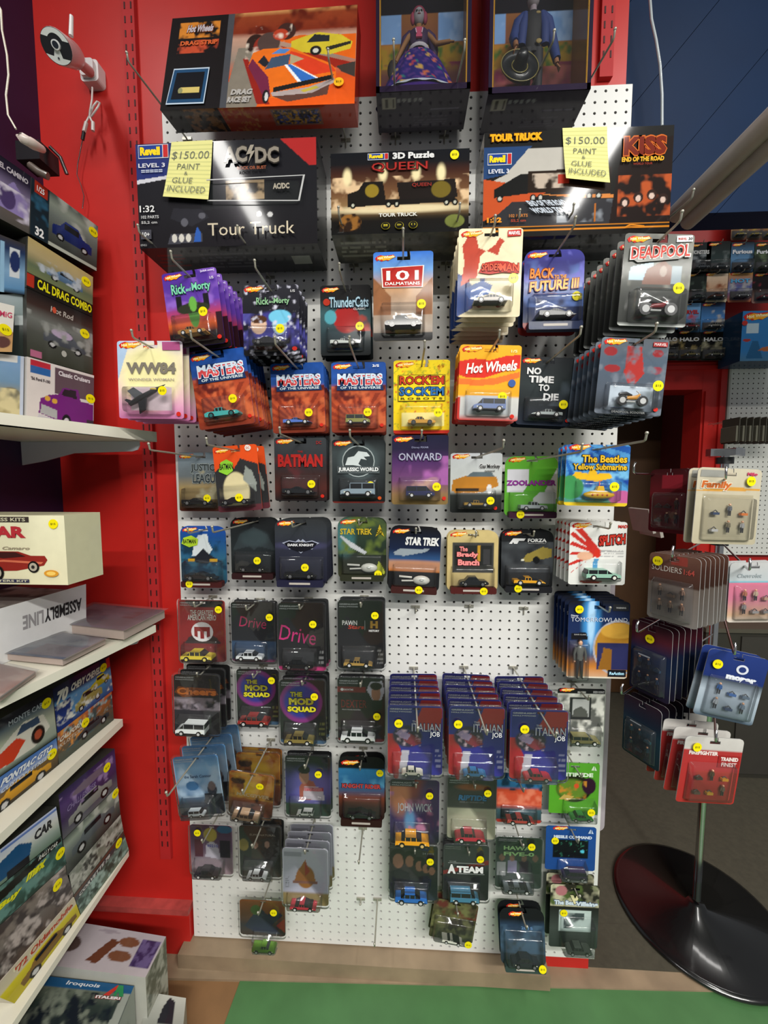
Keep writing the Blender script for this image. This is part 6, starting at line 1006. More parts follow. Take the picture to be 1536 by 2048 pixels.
k([(-60, 700), (48, 713), (47, 868), (-60, 866)], pA, A13, .08, 'kit box with blue sky and sand picture at the left frame edge', Z5+[('e', .75, .4, .2, .12, '#787460'), ('b', 6, .56, '#c8bc90', (0, .5), 6), ('r', .4, .9, .86, 1, '#dcdcd8'), ('r', .93, 0, 1, 1, '#b8c0d0')], [], push=.004, zb=z1+.0008)
# cream car box over the carton with upside-down lettering
A8 = math.radians(8); pB = P(172, 1190, .12)
c, b = qp([(-80, 1240), (172, 1168), (172, 1250), (-80, 1300)], pB, A8, zb=z2+.0008); dv = b*.16
asm = qbox('model_kit_box', 'white and red carton with upside-down ASSEMBLY LINE lettering under the cream box', 'box', c, dv, [('g', [(0, '#c8c8c8'), (1, '#d0d0d0')])], [('TR', 0)][:0], side={'right': '#a82820', 'top': '#b0a8a4', 'left': '#a82820', 'bottom': '#888', 'back': '#888'}, faces={'right': ([('g', [(0, '#a02420'), (1, '#b03028')])], []), 'top': ([('g', [(0, '#a8a49c'), (1, '#b8b0ac')]), ('b', 4, .5, '#6c6460', (0, 1), 5), ('r', .8, 0, 1, 1, '#a03830')], [])}, group='boxes and bags on the second shelf')
f = bilin(*c); mb = MB(); nn = np.array(-b)
for t, u0_, u1_, col in (('ASSEMBLY', .95, .60, '#2c2a2c'), ('LINE', .59, .42, '#8a888a')):
    v, ff = textmesh(t, .03); u = u0_+(u1_-u0_)*v[:, 0]; w = .74-.26*v[:, 1]; mb.add(f(u, w)+nn*.0006, ff, col)
o = mb.build('lettering', PRINT, asm, None); o.matrix_parent_inverse = Matrix.Translation(asm.location).inverted()
d = .33; zt = P(131, 1031, d).z; zbm = max(P(131, 1170, d).z, c[1].z+.001); xr = P(132, 1100, d).x; xl = XL+.02
_xl, _xr = xl, xr
def cu(px): return (P(px, 1100, d).x-_xl)/(_xr-_xl)
cw = cu(132)-cu(0)
cb = qbox('car_kit_box', 'cream kit box with red AR letters and a red car', 'box', [(xl, -d, zt), (xr, -d, zt), (xr, -d, zbm), (xl, -d, zbm)], (0, .09, 0),
    [('g', [(0, '#d8d2b0'), (1, '#e0dcbc')]), ('r', cu(124), 0, cu(125), 1, '#c8c4a8')], [('P', [(cu(-60), .9), (cu(-60), .98), (cu(62), .98), (cu(62), .9)], '#3c3430'), ('T', 'FINENESS KITS', cu(6), .94, cw*.75, .05, '#c8c4a8'), ('T', 'CAR', cu(10), .76, cw*.68, .17, '#b03038', 0, None, .05), ('T', 'Camaro', cu(34), .53, cw*.42, .045, '#988c78', .3), ('P', [(cu(-40), .03), (cu(-40), .08), (cu(56), .08), (cu(56), .03)], '#34344c'), ('T', 'MASTERS KIT', cu(10), .055, cw*.66, .03, '#c8c4a8'), ('O', cu(102), .17, cw*.11, .05, '#d0902c'), ('O', cu(102), .17, cw*.07, .03, '#e8c060')], side='#c8c4a4', group='boxes and bags on the second shelf')
mb = MB(); f = bilin((xl, -d, zt), (xr, -d, zt), (xr, -d, zbm), (xl, -d, zbm)); nd = np.array([0, -1., 0])*.0006
def pl(pts, col, l=1):
    q = np.array(pts); q[:, 0] = cu(94)+(q[:, 0]-.85)*(cw*1.9)
    mb.add(f(q[:, 0], q[:, 1])+nd*l, [tuple(range(len(q)))], col)
pl([(.15, .18), (.15, .36), (.3, .43), (.42, .48), (.62, .48), (.72, .42), (.83, .42), (.85, .36), (.82, .28), (.6, .2)], '#8a2820'); pl([(.35, .42), (.44, .47), (.6, .47), (.68, .41), (.5, .38)], '#3c1c1a', 2); pl([(.2, .3), (.5, .36), (.82, .33), (.8, .3), (.5, .33)], '#c8684c', 2)
for x, y, r in ((.44, .17, .06), (.74, .26, .045)):
    for kk, (q, cc) in enumerate(((1, '#181614'), (.7, '#a8a090'), (.3, '#2c2a28'))):
        w = np.linspace(0, 2*math.pi, 18, endpoint=False); pl(list(zip(x+r*q*np.cos(w), y+r*1.9*q*np.sin(w))), cc, 3+kk)
o = mb.build('car_picture', PRINT, cb); o.matrix_parent_inverse = Matrix.Translation(cb.location).inverted()
sticker(cb, P(107, 1048, d+.0005)-cb.location, .0095, (0, -1, 0), (1, 0, 0))
def bag(px, z, th, label, spec, zz=0):
    c = [PZ(x, y, z) for x, y in px]; mb = MB(); lo = [p-Vector((0, 0, th)) for p in c]; org = sum(lo, Vector())/4
    inn = [sum(c, Vector())/4*.08+p*.92 for p in c]
    art(mb, spec, [], 50, 30, bilin(*inn), (0, 0, 1), thick=th*.8, edge='#a89890')
    o = mb.build('bagged_kit', PRINT, origin=org); tag(o, label, 'bag', 'boxes and bags on the second shelf')
    m = MB(); f = bilin(*c); U, V = np.meshgrid(np.linspace(0, 1, 17), np.linspace(0, 1, 13)); pos = f(U, V).reshape(-1, 3); pos[:, 2] += .003+.004*vnoise(U, V, 5, 3).ravel()*(np.minimum(np.minimum(U, 1-U), np.minimum(V, 1-V)).ravel() > .02)
    m.add(pos, [(j*17+i, j*17+i+1, (j+1)*17+i+1, (j+1)*17+i) for j in range(12) for i in range(16)], '#fff', True); w = m.build('clear_bag', BAG, o); w.matrix_parent_inverse = Matrix.Translation(o.location).inverted(); return o
bag([(187, 1206), (338, 1219), (250, 1264), (92, 1246)], z2+.03, .028, 'clear bagged flat package with purple and red print overhanging the shelf end', [('g', [(0, '#8a7c88'), (1, '#7c6c84')]), ('r', .55, .0, 1, .45, '#9a8490'), ('r', .62, .5, .82, .8, '#7c2c44'), ('r', .1, .3, .5, 1, '#6c5078'), ('b', 4, .55, '#a090a8', (0, 1), 4)])
bag([(40, 1252), (222, 1276), (130, 1322), (-90, 1300)], z2+.018, .016, 'clear bagged flat package with blue grey print on the second shelf', [('g', [(0, '#6c7890'), (1, '#8890a0')]), ('b', 5, .5, '#b0b8c0', (0, 1), 4), ('r', .6, 0, 1, .5, '#8c7c88'), ('r', 0, 0, 1, .08, '#384c78')])
bag([(-60, 1312), (80, 1342), (0, 1400), (-160, 1370)], z2+.012, .011, 'clear bagged flat package with pink print at the left frame edge', [('g', [(0, '#b07868'), (1, '#c09484')]), ('b', 5, .5, '#d0b0a0', (0, 1), 4)])
# third shelf
pC = P(226, 1400, .055)
def K0(px, label, spec, ov, **kw): return kit(px, kw.pop('p0', pC), kw.pop('ang', 0), .1, label, spec, ov, **kw)
K0([(105, 1378), (218, 1311), (226, 1381), (115, 1466)], "blue car kit box marked '70 CHEVY CHEVELLE in white", [('g', [(0, '#2c3c70'), (.3, '#4c80b0'), (.6, '#5c90c0'), (.7, '#1c2c50'), (1, '#1c1c34')]), ('r', 0, 0, .25, .6, '#1c3070'), ('car', .55, .3, .5, .4, '#a89c58', 1), ('car', .78, .5, .36, .3, '#c8b820', 0), ('b', 9, .62, '#d0d0c8', (.1, .6), 6), ('r', .93, .7, 1, .95, '#b83030')], [('T', '70', .13, .74, .18, .28, '#c8c8c0', .2, None, .06), ('T', 'CHEVY CHEVELLE', .57, .78, .6, .17, '#c8c8c0', .2, None, .05)], stk=(.86, .78), push=.001)
K0([(115, 1467), (223, 1383), (228, 1444), (118, 1554)], 'dark green and orange kit box with CALIFORNIA lettering', [('g', [(0, '#3c443c'), (.3, '#4c4c40'), (.6, '#7c5430'), (1, '#b0603c')]), ('b', 5, .52, '#3c4c4c', (.2, .9), 5), ('b', 6, .55, '#c8843c', (.3, 1), 8, (0, .5)), ('car', .62, .4, .6, .34, '#384044', 1), ('b', 8, .6, '#8aa4a8', (.5, 1), 9)], [('T', 'CALIFORNIA', .26, .74, .46, .15, '#c8c0b0', .2, None, .05), ('T', 'KUSTOM', .22, .56, .4, .12, '#b8a898', .2)], stk=(.46, .66), zb=z3+.0008)
K0([(-60, 1472), (104, 1379), (114, 1474), (-60, 1594)], 'silver grey car kit box with MONTE CARLO lettering and a red and white racer', [('g', [(0, '#2c3430'), (.1, '#8a9488'), (.5, '#a8ac98'), (.75, '#5c6870'), (.85, '#24242c'), (1, '#1c1c20')]), ('p', [(.2, .12), (.25, .4), (.45, .6), (.6, .7), (.85, .62), (.92, .3), (.7, .1)], '#c8c4b8'), ('p', [(.22, .14), (.3, .38), (.5, .48), (.6, .35), (.45, .1)], '#c03c20'), ('p', [(.5, .52), (.56, .66), (.78, .64), (.8, .5)], '#384860'), ('e', .76, .3, .09, .17, '#241c18'), ('e', .76, .3, .05, .09, '#a04830')], [('T', 'MONTE CARLO', .68, .82, .54, .1, '#98a0a8', 0, None, .02)], stk=(.9, .8), push=.001)
K0([(-60, 1596), (113, 1476), (119, 1549), (-60, 1690)], 'white and blue kit box with PONTIAC GTO lettering and a yellow car', [('g', [(0, '#2c2820'), (.2, '#4c3c24'), (.5, '#6c5430'), (.6, '#8c9cc0'), (1, '#3c68a8')]), ('car', .55, .3, .7, .5, '#c8901c', 1)], [('T', 'PONTIAC GTO', .62, .8, .62, .2, '#d0d4d8', .2, '#34508c', .05), ('T', 'CUSTOM STREET', .6, .58, .6, .12, '#b8c0cc', .2, None, .04)], stk=(.92, .56), zb=z3+.0008)
# lowest shelf
pD = P(252, 1640, .055)
def K4(px, label, spec, ov, **kw): return K0(px, label, spec, ov, p0=pD, **kw)
K4([(117, 1590), (229, 1497), (235, 1572), (126, 1680)], 'purple car kit box, top right of the lowest shelf block', [('g', [(0, '#5c5c60'), (.4, '#3c2c50'), (.7, '#4c3468'), (1, '#2c2448')]), ('car', .5, .3, .8, .4, '#8c8c88', 1), ('b', 6, .6, '#8c74a0', (.4, .9), 5), ('e', .5, .75, .3, .1, '#6c5c6c')], [('T', 'CHALLENGER', .35, .55, .5, .12, '#7c6c94', .2)], stk=(.82, .7), push=.002)
K4([(126, 1681), (235, 1573), (241, 1628), (135, 1750)], 'grey car kit box under the purple kit box', GR+[('car', .5, .5, .8, .5, '#5c6468', 1)], [], stk=(.94, .85))
K4([(135, 1751), (241, 1629), (247, 1662), (148, 1790)], 'pale grey kit box, third from top at right of lowest shelf', [('g', [(0, '#8a8a80'), (.5, '#6c7064'), (1, '#7c8078')]), ('b', 4, .5, '#a8a8a0', (0, 1), 6), ('b', 5, .6, '#3c3c38', (0, 1), 9)], [], push=.002)
K4([(148, 1791), (247, 1663), (258, 1701), (163, 1850)], 'dark green kit box at the bottom right of lowest shelf', [('g', [(0, '#5c6c5c'), (.5, '#6c8880'), (.8, '#3c3430'), (1, '#5c3c30')]), ('b', 5, .5, '#34443c', (0, .7), 6), ('b', 5, .6, '#90a8a0', (0, .7), 9), ('r', 0, .68, .75, .88, '#3c3c40')], [('T', 'CORVETTE 78', .36, .78, .6, .13, '#c0c0bc', .2, None, .04)], stk=(.86, .8), zb=z4+.0008)
K4([(-60, 1745), (112, 1613), (122, 1672), (-60, 1820)], 'white kit box with black CAR lettering on lowest shelf', [('g', [(0, '#5c7060'), (.3, '#8a9890'), (.6, '#c0c0bc'), (1, '#b8c0d8')]), ('p', [(.2, .1), (.25, .6), (.5, .75), (.65, .5), (.6, .1)], '#1c4870'), ('r', .35, 0, .6, .2, '#1c1c20')], [('T', 'CAR', .8, .62, .24, .28, '#2c2c30', .1, '#c8c8c8', .05), ('P', [(.3, .9), (.3, .96), (.99, .96), (.99, .9)], '#5c74b0')], push=-.004)
K4([(-60, 1822), (122, 1673), (133, 1727), (-60, 1905)], 'dark green kit box with yellow max lettering on lowest shelf', [('g', [(0, '#2c3c34'), (.5, '#3c5c54'), (1, '#1c2420')]), ('b', 5, .5, '#5c8078', (0, 1), 6), ('p', [(0, .5), (0, .8), (1, 1), (1, .85)], '#1c1c18')], [('T', 'max', .66, .62, .22, .2, '#d0cc20', .2, None, .06), ('T', 'Buy', .36, .45, .24, .2, '#d0cc20', .2, None, .06), ('T', 'RALLY CAR', .82, .9, .24, .12, '#c8c8c0', .2)], stk=(.95, .5))
K4([(-60, 1906), (133, 1728), (147, 1792), (-20, 1985)], 'brownish grey kit box under the green one on lowest shelf', [('g', [(0, '#4c3c34'), (.5, '#6c6460'), (1, '#7c7068')]), ('b', 5, .5, '#3c3434', (0, 1), 6), ('b', 6, .6, '#a89c98', (0, 1), 9)], [], stk=(.85, .7), push=.002)
K4([(-20, 1987), (148, 1794), (162, 1851), (32, 2046)], "cream and yellow kit box with red lettering reading '72 at lowest shelf front", [('g', [(0, '#a89c1c'), (.3, '#b0a020'), (.6, '#c8b820'), (.66, '#c0b498'), (1, '#b8ac98')]), ('car', .55, .3, .8, .5, '#7c5c24', 1)], [('T', "'72 Oldsmobile", .58, .82, .74, .2, '#a8402c', .2, '#d0c8a8', .04)], side='#b8b0a0', zb=z4+.0008)
# cartons on the floor
zA = ZF+.24
def topbox(px, z, zb_, label, spec, ov, side, faces=None, name='model_kit_box'):
    c = [PZ(x, y, z) for x, y in px]; return qbox(name, label, 'box', c, (0, 0, zb_-z), spec, ov, side=side, group='kit boxes on the floor', faces=faces)
# keep the big carton clear of the wall
topbox([(120, 1838), (332, 1873), (291, 1955), (60, 1925)], zA, ZF+.001, 'white kit carton on the floor with pictures of brown parts on top', [('g', [(0, '#a8a0a4'), (1, '#a09aa0')]), ('p', [(.44, .2), (.56, .75), (.64, .7), (.54, .14)], '#5c3424'), ('e', .72, .72, .09, .12, '#6c4430'), ('e', .7, .38, .1, .13, '#6c4430'), ('r', .82, .2, .98, .85, '#5c5078'), ('b', 9, .5, '#34284c', (.2, .85), 5, (.82, .98)), ('e', .2, .5, .12, .2, '#4c3c38'), ('e', .5, .9, .1, .04, '#8c848c')], [], '#b0b0a8',
       faces={'right': ([('g', [(0, '#98988c'), (1, '#a4a498')]), ('b', 5, .5, '#5c6054', (0, 1), 6)], []), 'back': ([('g', [(0, '#98988c'), (1, '#a4a498')])], [])})
zB = ZF+.19
topbox([(76, 1950), (268, 1972), (232, 2062), (10, 2056)], zB+.03, ZF+.001 if 0 else ZF+.0012, 'dark teal kit carton on the floor with Italian flag letter logo', [('g', [(0, '#1c2428'), (.5, '#2c3834'), (.8, '#5c6458'), (.81, '#1c4c74'), (1, '#1c4c74')]), ('b', 4, .5, '#141c24', (0, .75), 5), ('b', 5, .6, '#6c7468', (0, .8), 9), ('p', [(.9, 0), (.93, .8), (1, .8), (1, 0)], '#8a9088')],
       [('T', 'Iroquois', .5, .9, .34, .11, '#c8ccd0', .1, None, .02), ('P', [(.74, .72), (.84, .97), (.88, .97), (.8, .72)], '#b03028'), ('P', [(.84, .72), (.85, .97), (.9, .97), (.94, .72), (.9, .72), (.885, .8), (.87, .8), (.865, .72)], '#2c7c4c'), ('T', 'ITALERI', .8, .67, .24, .06, '#d0d0d0', 0, '#a02c28', .05)], '#8a9088')
topbox([(296, 1984), (372, 1996), (366, 2056), (284, 2050)], ZF+.13, ZF+.001, 'small white kit carton with black figure on the floor', [('g', [(0, '#8a8c84'), (1, '#b0b0a8')]), ('p', [(.35, .1), (.45, .6), (.6, .95), (.75, .8), (.72, .1)], '#24242a')], [], '#9a9c94')
# ---------------------------------------------------------------- surveillance camera, cords and adapter on the red wall
cm = P(187, 152, .0); root = empty('security_camera', (cm.x, YB, cm.z), 'white and black security camera with antenna on the red wall, top left', 'camera')
inv = Matrix.Translation(root.location).inverted()
def sub(mb, name, m, par=root):
    o = mb.build(name, m, par); o.matrix_parent_inverse = Matrix.Translation(root.location).inverted() if par is root else Matrix(); return o
CAMW = mat('white_plastic', attr=True, rough=.35, coat=.3, noise=.02)
mb = MB(); x0, z0 = cm.x, cm.z; mb.prism(rrect(x0-.024, z0-.026, x0+.024, z0+.026, .01), YB-.026, YB-.0005, '#d8d0d0'); mb.prism(rrect(x0-.018, z0-.02, x0+.018, z0+.02, .008), YB-.036, YB-.026, '#d0c8c8'); sub(mb, 'mount', CAMW)
a = P(178, 142, .035); b_ = P(150, 112, .10); fr = P(113, 93, .20); ax = (fr-b_).normalized()
mb = MB(); mb.tube([a, (a+b_)/2+V3(0, 0, -.004), b_], [.012, .011, .010], '#b88c8c', 10); sub(mb, 'arm', CAMW)
mb = MB(); mb.tube([b_-ax*.01, b_, b_+ax*.03, fr-ax*.004, fr], [.010, .020, .025, .028, .027], '#c0a0a0', 22); body = sub(mb, 'housing', CAMW)
sx = ax.cross(V3(0, 0, 1)).normalized()*-1; sy = sx.cross(ax).normalized()
if sy.z < 0: sy = -sy
if sx.x < 0: sx = -sx
def dsk(mb, cx, cy, r, col, l, ry=None, pts=None):
    q = pts or [(cx+r*math.cos(2*math.pi*i/28), cy+(ry or r)*math.sin(2*math.pi*i/28)) for i in range(28)]
    mb.add([fr+ax*(.0006*l)+(sx*u+sy*v)*.78 for u, v in q], [tuple(range(len(q)))], col)
mb = MB(); dsk(mb, 0, 0, .0345, '#0c0c12', 1)
aw = [(.0335*math.cos(math.radians(t)), .0335*math.sin(math.radians(t))) for t in range(25, 156, 10)]+[(.020*math.cos(math.radians(t)), .024*math.sin(math.radians(t))) for t in range(145, 34, -10)]
dsk(mb, 0, 0, 0, '#d8dcd8', 2, pts=aw)
aw = [(.0335*math.cos(math.radians(t)), .0335*math.sin(math.radians(t))) for t in range(215, 326, 10)]+[(.010, -.020), (.006, -.006), (-.006, -.006), (-.010, -.020)]
dsk(mb, 0, 0, 0, '#d8dcd8', 2, pts=aw); sub(mb, 'face', TOY)
mb = MB(); mb.tube([fr+sy*.002+ax*.001, fr+sy*.002+ax*.006], [.0082, .0075], '#e0e0e0', 18); mb.tube([fr+sy*.002+ax*.0062, fr+sy*.002+ax*.0066], [.0056, .0055], '#141a28', 16); mb.tube([fr-sy*.017+ax*.002, fr-sy*.017+ax*.0026], .0018, '#2c2c34', 8); sub(mb, 'lens', TOY)
at = P(142, 72, .17); mb = MB(); mb.tube([at, P(143, 32, .17)], [.0045, .0038], '#d8d0d0', 10); sub(mb, 'antenna', CAMW)
mb = MB(); y = .012; pts = [(185, 175), (184, 200), (180, 222), (178, 238), (184, 232), (196, 214), (200, 206), (194, 203), (187, 212), (182, 226), (172, 245), (168, 262)]
mb.tube([P(px, py, y+.004*(i % 3)) for i, (px, py) in enumerate(pts)], .0022, '#d8d0cc', 8); mb.tube([P(180, 235, .02), P(187, 250, .02), P(187, 262, .02)], .0026, '#d8d0cc', 8); mb.tube([P(173, 245, .014), P(168, 264, .014)], .0045, '#d8d0cc', 8); mb.tube([P(186, 244, .02), P(186, 262, .02)], .0042, '#d8d0cc', 8); mb.tube([P(168, 264, .014), P(165, 280, .012)], .004, '#141418', 8); sub(mb, 'lead', CAMW)
mb = MB(); mb.tube([P(x, y_, .003) for x, y_ in ((165, 280), (160, 305), (155, 330), (154, 350), (162, 370), (168, 392), (165, 417))], .0012, '#3c0c10', 6); sub(mb, 'black_lead', CAMW)
def cord(pts, d, r, col, label, name='electric_cable', m=None):
    mb = MB(); q = [P(x, y_, d if not callable(d) else d(i)) for i, (x, y_) in enumerate(pts)]; mb.tube(q, r, col, 8); o = mb.build(name, m or CAMW, origin=q[-1]); tag(o, label, 'cord'); return o
cord([(-30, -40), (2, 20), (4, 60), (14, 110), (17, 150), (12, 190), (16, 230), (32, 258)], .30, .0017, '#cfc8b8', 'white cord hanging down the dark wall at top left')
p1 = P(46, 277, .30); p2_ = P(84, 298, .22)
mb = MB(); mb.tube([p1-V3(.012, 0, -.006), p1, p1+(p2_-p1)*.4, p1+(p2_-p1)*.42, p2_], [.002, .009, .009, .010, .007], '#d0c0b8', 10); ad = mb.build('plug_adapter', CAMW, origin=p1); tag(ad, 'white plug adapter at the end of the hanging cord, above the kit boxes', 'adapter')
p3 = P(76, 318, .15); mb = MB(); mb.box(p3, (.055, .05, .04), '#121014'); mb.tube([p3+V3(.0, -.02, -.03), p3+V3(.02, -.02, -.045), p3+V3(.035, -.015, -.05)], .008, '#5c5048', 8); mb.tube([p3+V3(.03, 0, .025), p3+V3(.045, .01, .01), p3+V3(.05, .02, -.02)], .004, '#2c1c1c', 8); ad = mb.build('power_strip', CAMW, origin=p3); tag(ad, 'black power block under the white adapter beside the red wall', 'power strip')
# ---------------------------------------------------------------- long grey pipe and cord at the upper right
a = P(1352, 428, -.012); bq = ray(1500, 292); Lr = []
ye = P(1536, 255, .6)
mb = MB(); dirp = Vector((0, -1, 0)); 
for ofx, ofz, r in ((0, 0, .022), (.030, -.020, .019)):
    mb.tube([a+V3(ofx, .0, ofz), a+V3(ofx, -.62, ofz)], r, '#aaa29a', 16)
mb.box(a+V3(.012, -.31, -.008), (.03, .62, .02), '#5c5650')
o = mb.build('rail_pipe', mat('grey_tube_paint', attr=True, rough=.4, noise=.05), origin=a); tag(o, 'thick grey double pipe running forward from the blue boards at upper right', 'pipe')
mb = MB(); q = [P(x, y, .02) for x, y in ((1297, -40), (1300, 0), (1303, 40), (1312, 80), (1320, 130), (1324, 190), (1324, 252))]
mb.tube(q, .0032, '#a8b0b4', 8); o = mb.build('hanging_cord', CAMW, origin=q[-1]); tag(o, 'pale cord hanging in front of the blue boards', 'cord')
# ---------------------------------------------------------------- cards and board on the far wall
def fcard(cx, cy, w, h, desc, c1, c2, title=None, tcol='#ddd', car='#888', top=None):
    spec = [('g', [(0, c1), (.45, c2), (1, top or c2)]), ('b', 5, .58, car, (.3, .7), int(cx) % 9+2), ('r', .08, .06, .92, .34, '#4a4a4c')]
    ov = [('L', .08, .84, .42)]
    if title: ov.append(('T', title, .5, .68, .8, .13, tcol, 0, None, .04))
    d = -YF+.07+.0 
    n0 = len(ALLCARDS); o = card(cx, cy, w, h, 'N', desc, spec, ov, ('sedan', car, .62), n=1, d=d, hook=False, stk=None, single='on the far red wall'); 
    o['group'] = 'small carded toys on the far red wall'; p = o.location; r = Vector(p)
    mb = MB(); mb.tube([(r.x, YF, r.z+.002), (r.x, r.y-.02, r.z+.002), (r.x, r.y-.022, r.z+.01)], .002, '#fff', 6); g = mb.build('peg_hook', STEEL, origin=(r.x, YF, r.z)); tag(g, f'far wall hook holding {desc}', 'hook', 'hooks on the far wall')
CW = 'toy car on '
def dd(s): return s
fcard(1400, 516, 42, 60, 'black card with white top band left of skull-grey one', '#141618', '#1c2428', 'MONSTERS', '#ccc', '#8a9094')
fcard(1437, 515, 47, 62, 'dark green-grey card in the top full row', '#1c2a28', '#2c3c3c', None, '#ccc', '#6c7474', top='#141414')
fcard(1484, 515, 47, 60, 'pale blue card with white script in top row', '#1c2c3c', '#5c88b0', 'Furious', '#e0e0e4', '#1c2c34', top='#1c1c20')
fcard(1532, 515, 47, 60, 'black card with white script cut by the frame', '#1c2420', '#2c342c', 'Furious', '#e0e0e4', '#5c6c50')
fcard(1392, 575, 40, 60, 'black card in second row behind the motorcycle card', '#141414', '#1c2420', None, '#ccc', '#5c6c60')
fcard(1431, 574, 46, 60, 'cream and tan card with brown car picture', '#d0c0a0', '#c8a080', None, '#a04030', '#8a4c2c', top='#dcc8b0')
fcard(1480, 573, 46, 60, 'blue and orange card in second row', '#b86c40', '#2c4c98', 'HOT', '#4ca0d0', '#a8a8a8', top='#c89020')
fcard(1529, 575, 46, 60, 'black and pink card cut by the frame', '#a07c70', '#1c1618', None, '#ccc', '#b03c4c')
fcard(1377, 635, 48, 58, 'light blue card with red lettering', '#2c4c68', '#5c94c8', 'MARVEL', '#c03030', '#c84040', top='#80b0e0')
fcard(1425, 634, 47, 58, 'blue sky card with dark top', '#3c6890', '#4c88c8', None, '#ccc', '#d0c8b8', top='#1c1420')
fcard(1337, 690, 40, 60, 'HALO card partly hidden, left of three', '#1c1c1c', '#141414', 'HALO', '#c8c8c8', '#b0a080')
fcard(1378, 690, 47, 60, 'HALO card, middle of three', '#1c1c18', '#141414', 'HALO', '#d0d0d0', '#b8a468')
fcard(1426, 690, 47, 60, 'HALO card, right of three', '#1c1c18', '#141414', 'HALO', '#d0d0d0', '#a8a488')
for i in range(3):
    fcard(1478+i*30, 451, 29, 56, ('yellow figures card, left of three', 'yellow figures card, middle of three', 'yellow figures card, right of three')[i], '#5c3c30', '#a87850', None, '#ccc', '#c8b040', top='#c8a080')
# white pegboard on the far wall with a blue carton on it
xl = far(1448, 800).x; zt = P(1480, 724, -YF+.02).z; g = .0254; nx2, nz2 = 12, 40; vs = []; fs = []; cc = []
yb = YF-.035
for j in range(nz2):
    for i in range(nx2):
        cx, cz = xl+(i+.5)*g, zt-(j+.5)*g; b = len(vs); h = g/2
        vs += [(cx+a_*rr, yb, cz+c_*rr) for a_, c_ in n8]+[(cx+a_*h, yb, cz+c_*h) for a_, c_ in sq]+[(cx+a_*rr, yb+.006, cz+c_*rr) for a_, c_ in n8]+[(cx+a_*h, yb, cz+c_*h) for a_, c_ in ((1, 1), (-1, 1), (-1, -1), (1, -1))]
        for k_ in range(8): m = (k_+1) % 8; fs += [(b+k_, b+8+k_, b+8+m, b+m), (b+m, b+16+m, b+16+k_, b+k_)]
        fs += [(b+8, b+24, b+9), (b+10, b+25, b+11), (b+12, b+26, b+13), (b+14, b+27, b+15), tuple(range(b+16, b+24))]
        cc += [(.7, .7, .66)]*16+[(.03, .02, .02)]*8+[(.7, .7, .66)]*4  # hole bottoms coloured near-black, the shade inside painted on
mb = MB(); mb.add(vs, fs, np.array(cc)); mb.box((xl-.004, (yb+YF)/2, zt-nz2*g/2), (.008, YF-yb-.001, nz2*g), '#b8b8b0'); mb.box((xl+nx2*g/2, (yb+YF)/2, zt+.002), (nx2*g, YF-yb-.001, .004), '#b8b8b0')
o = mb.build('pegboard', PEG); tag(o, 'smaller white pegboard on the far wall beside the red door frame', 'pegboard')
dB = -YF+.18; x0, x1 = P(1483, 670, dB).x, P(1483, 670, dB).x+.26; za, zb_ = P(1500, 622, dB).z, P(1500, 722, dB).z
q = qbox('track_set_box', 'blue track set carton above the smaller pegboard at far right', 'box', [(x0, -dB, za), (x1, -dB, za), (x1, -dB, zb_), (x0, -dB, zb_)], (0, .13, 0), [('g', [(0, '#4c7ca0'), (.2, '#2c78b8'), (1, '#2c78b8')]), ('p', [(.1, .05), (.2, .4), (.3, .4), (.4, .05)], '#1c5c8c'), ('e', .1, .42, .07, .03, '#a83028'), ('r', .08, .56, .3, .76, '#b8ccd8'), ('p', [(.3, .2), (.4, .28), (1, .3), (1, .18)], '#b86838')], [('L', .02, .78, .5), ('O', .04, .76, .05, .05, '#b83028')], side={'left': '#24405c', 'right': '#24405c', 'top': '#2c5c8c', 'bottom': '#24405c', 'back': '#333'}, group=None)
# grey blister packs hanging below on that board, seen edge on
for i in range(9):
    x = P(1462+i*13, 850, dB).x; mb = MB(); zc = P(1470, 862, dB).z; mb.box((x, -dB+.0, zc), (.0035, .10, .12), '#4c4a42'); 
    mb.prism(rrect(x-.011, zc-.055, x-.002, zc+.02, .003), -dB-.045, -dB+.045, '#6a685c'); o = mb.build('edge_on_pack', GLOSS, origin=(x, -dB, zc-.06)); tag(o, ('leftmost','second','third','fourth','fifth','sixth','seventh','eighth','ninth')[i]+' grey blister pack from the left, edge on, below the smaller pegboard', 'pack', 'grey packs seen edge on')
    mb = MB(); mb.tube([(x, YF-.03, zc+.052), (x, -dB-.055, zc+.052)], .0015, '#777', 6); o = mb.build('pack_hook', STEEL, origin=(x, YF-.03, zc+.052)); tag(o, ('leftmost','second','third','fourth','fifth','sixth','seventh','eighth','ninth')[i]+' dark hook from the left carrying the edge-on grey packs', 'hook', 'hooks of the grey packs')
# leaning white folders beyond the door
for i, (x, y) in enumerate(((1283, 1040), (1298, 1048))):
    p = P(x, y, -.62); mb = MB(); mb.box(p, (.012, .14, .10), '#a8a098', Matrix.Rotation(math.radians(-14), 3, 'Y')); o = mb.build('paper_folder', MATTE, origin=p); tag(o, ('pale paper folder leaning in the dark doorway, left one', 'pale paper folder leaning in the dark doorway, right one')[i], 'folder')
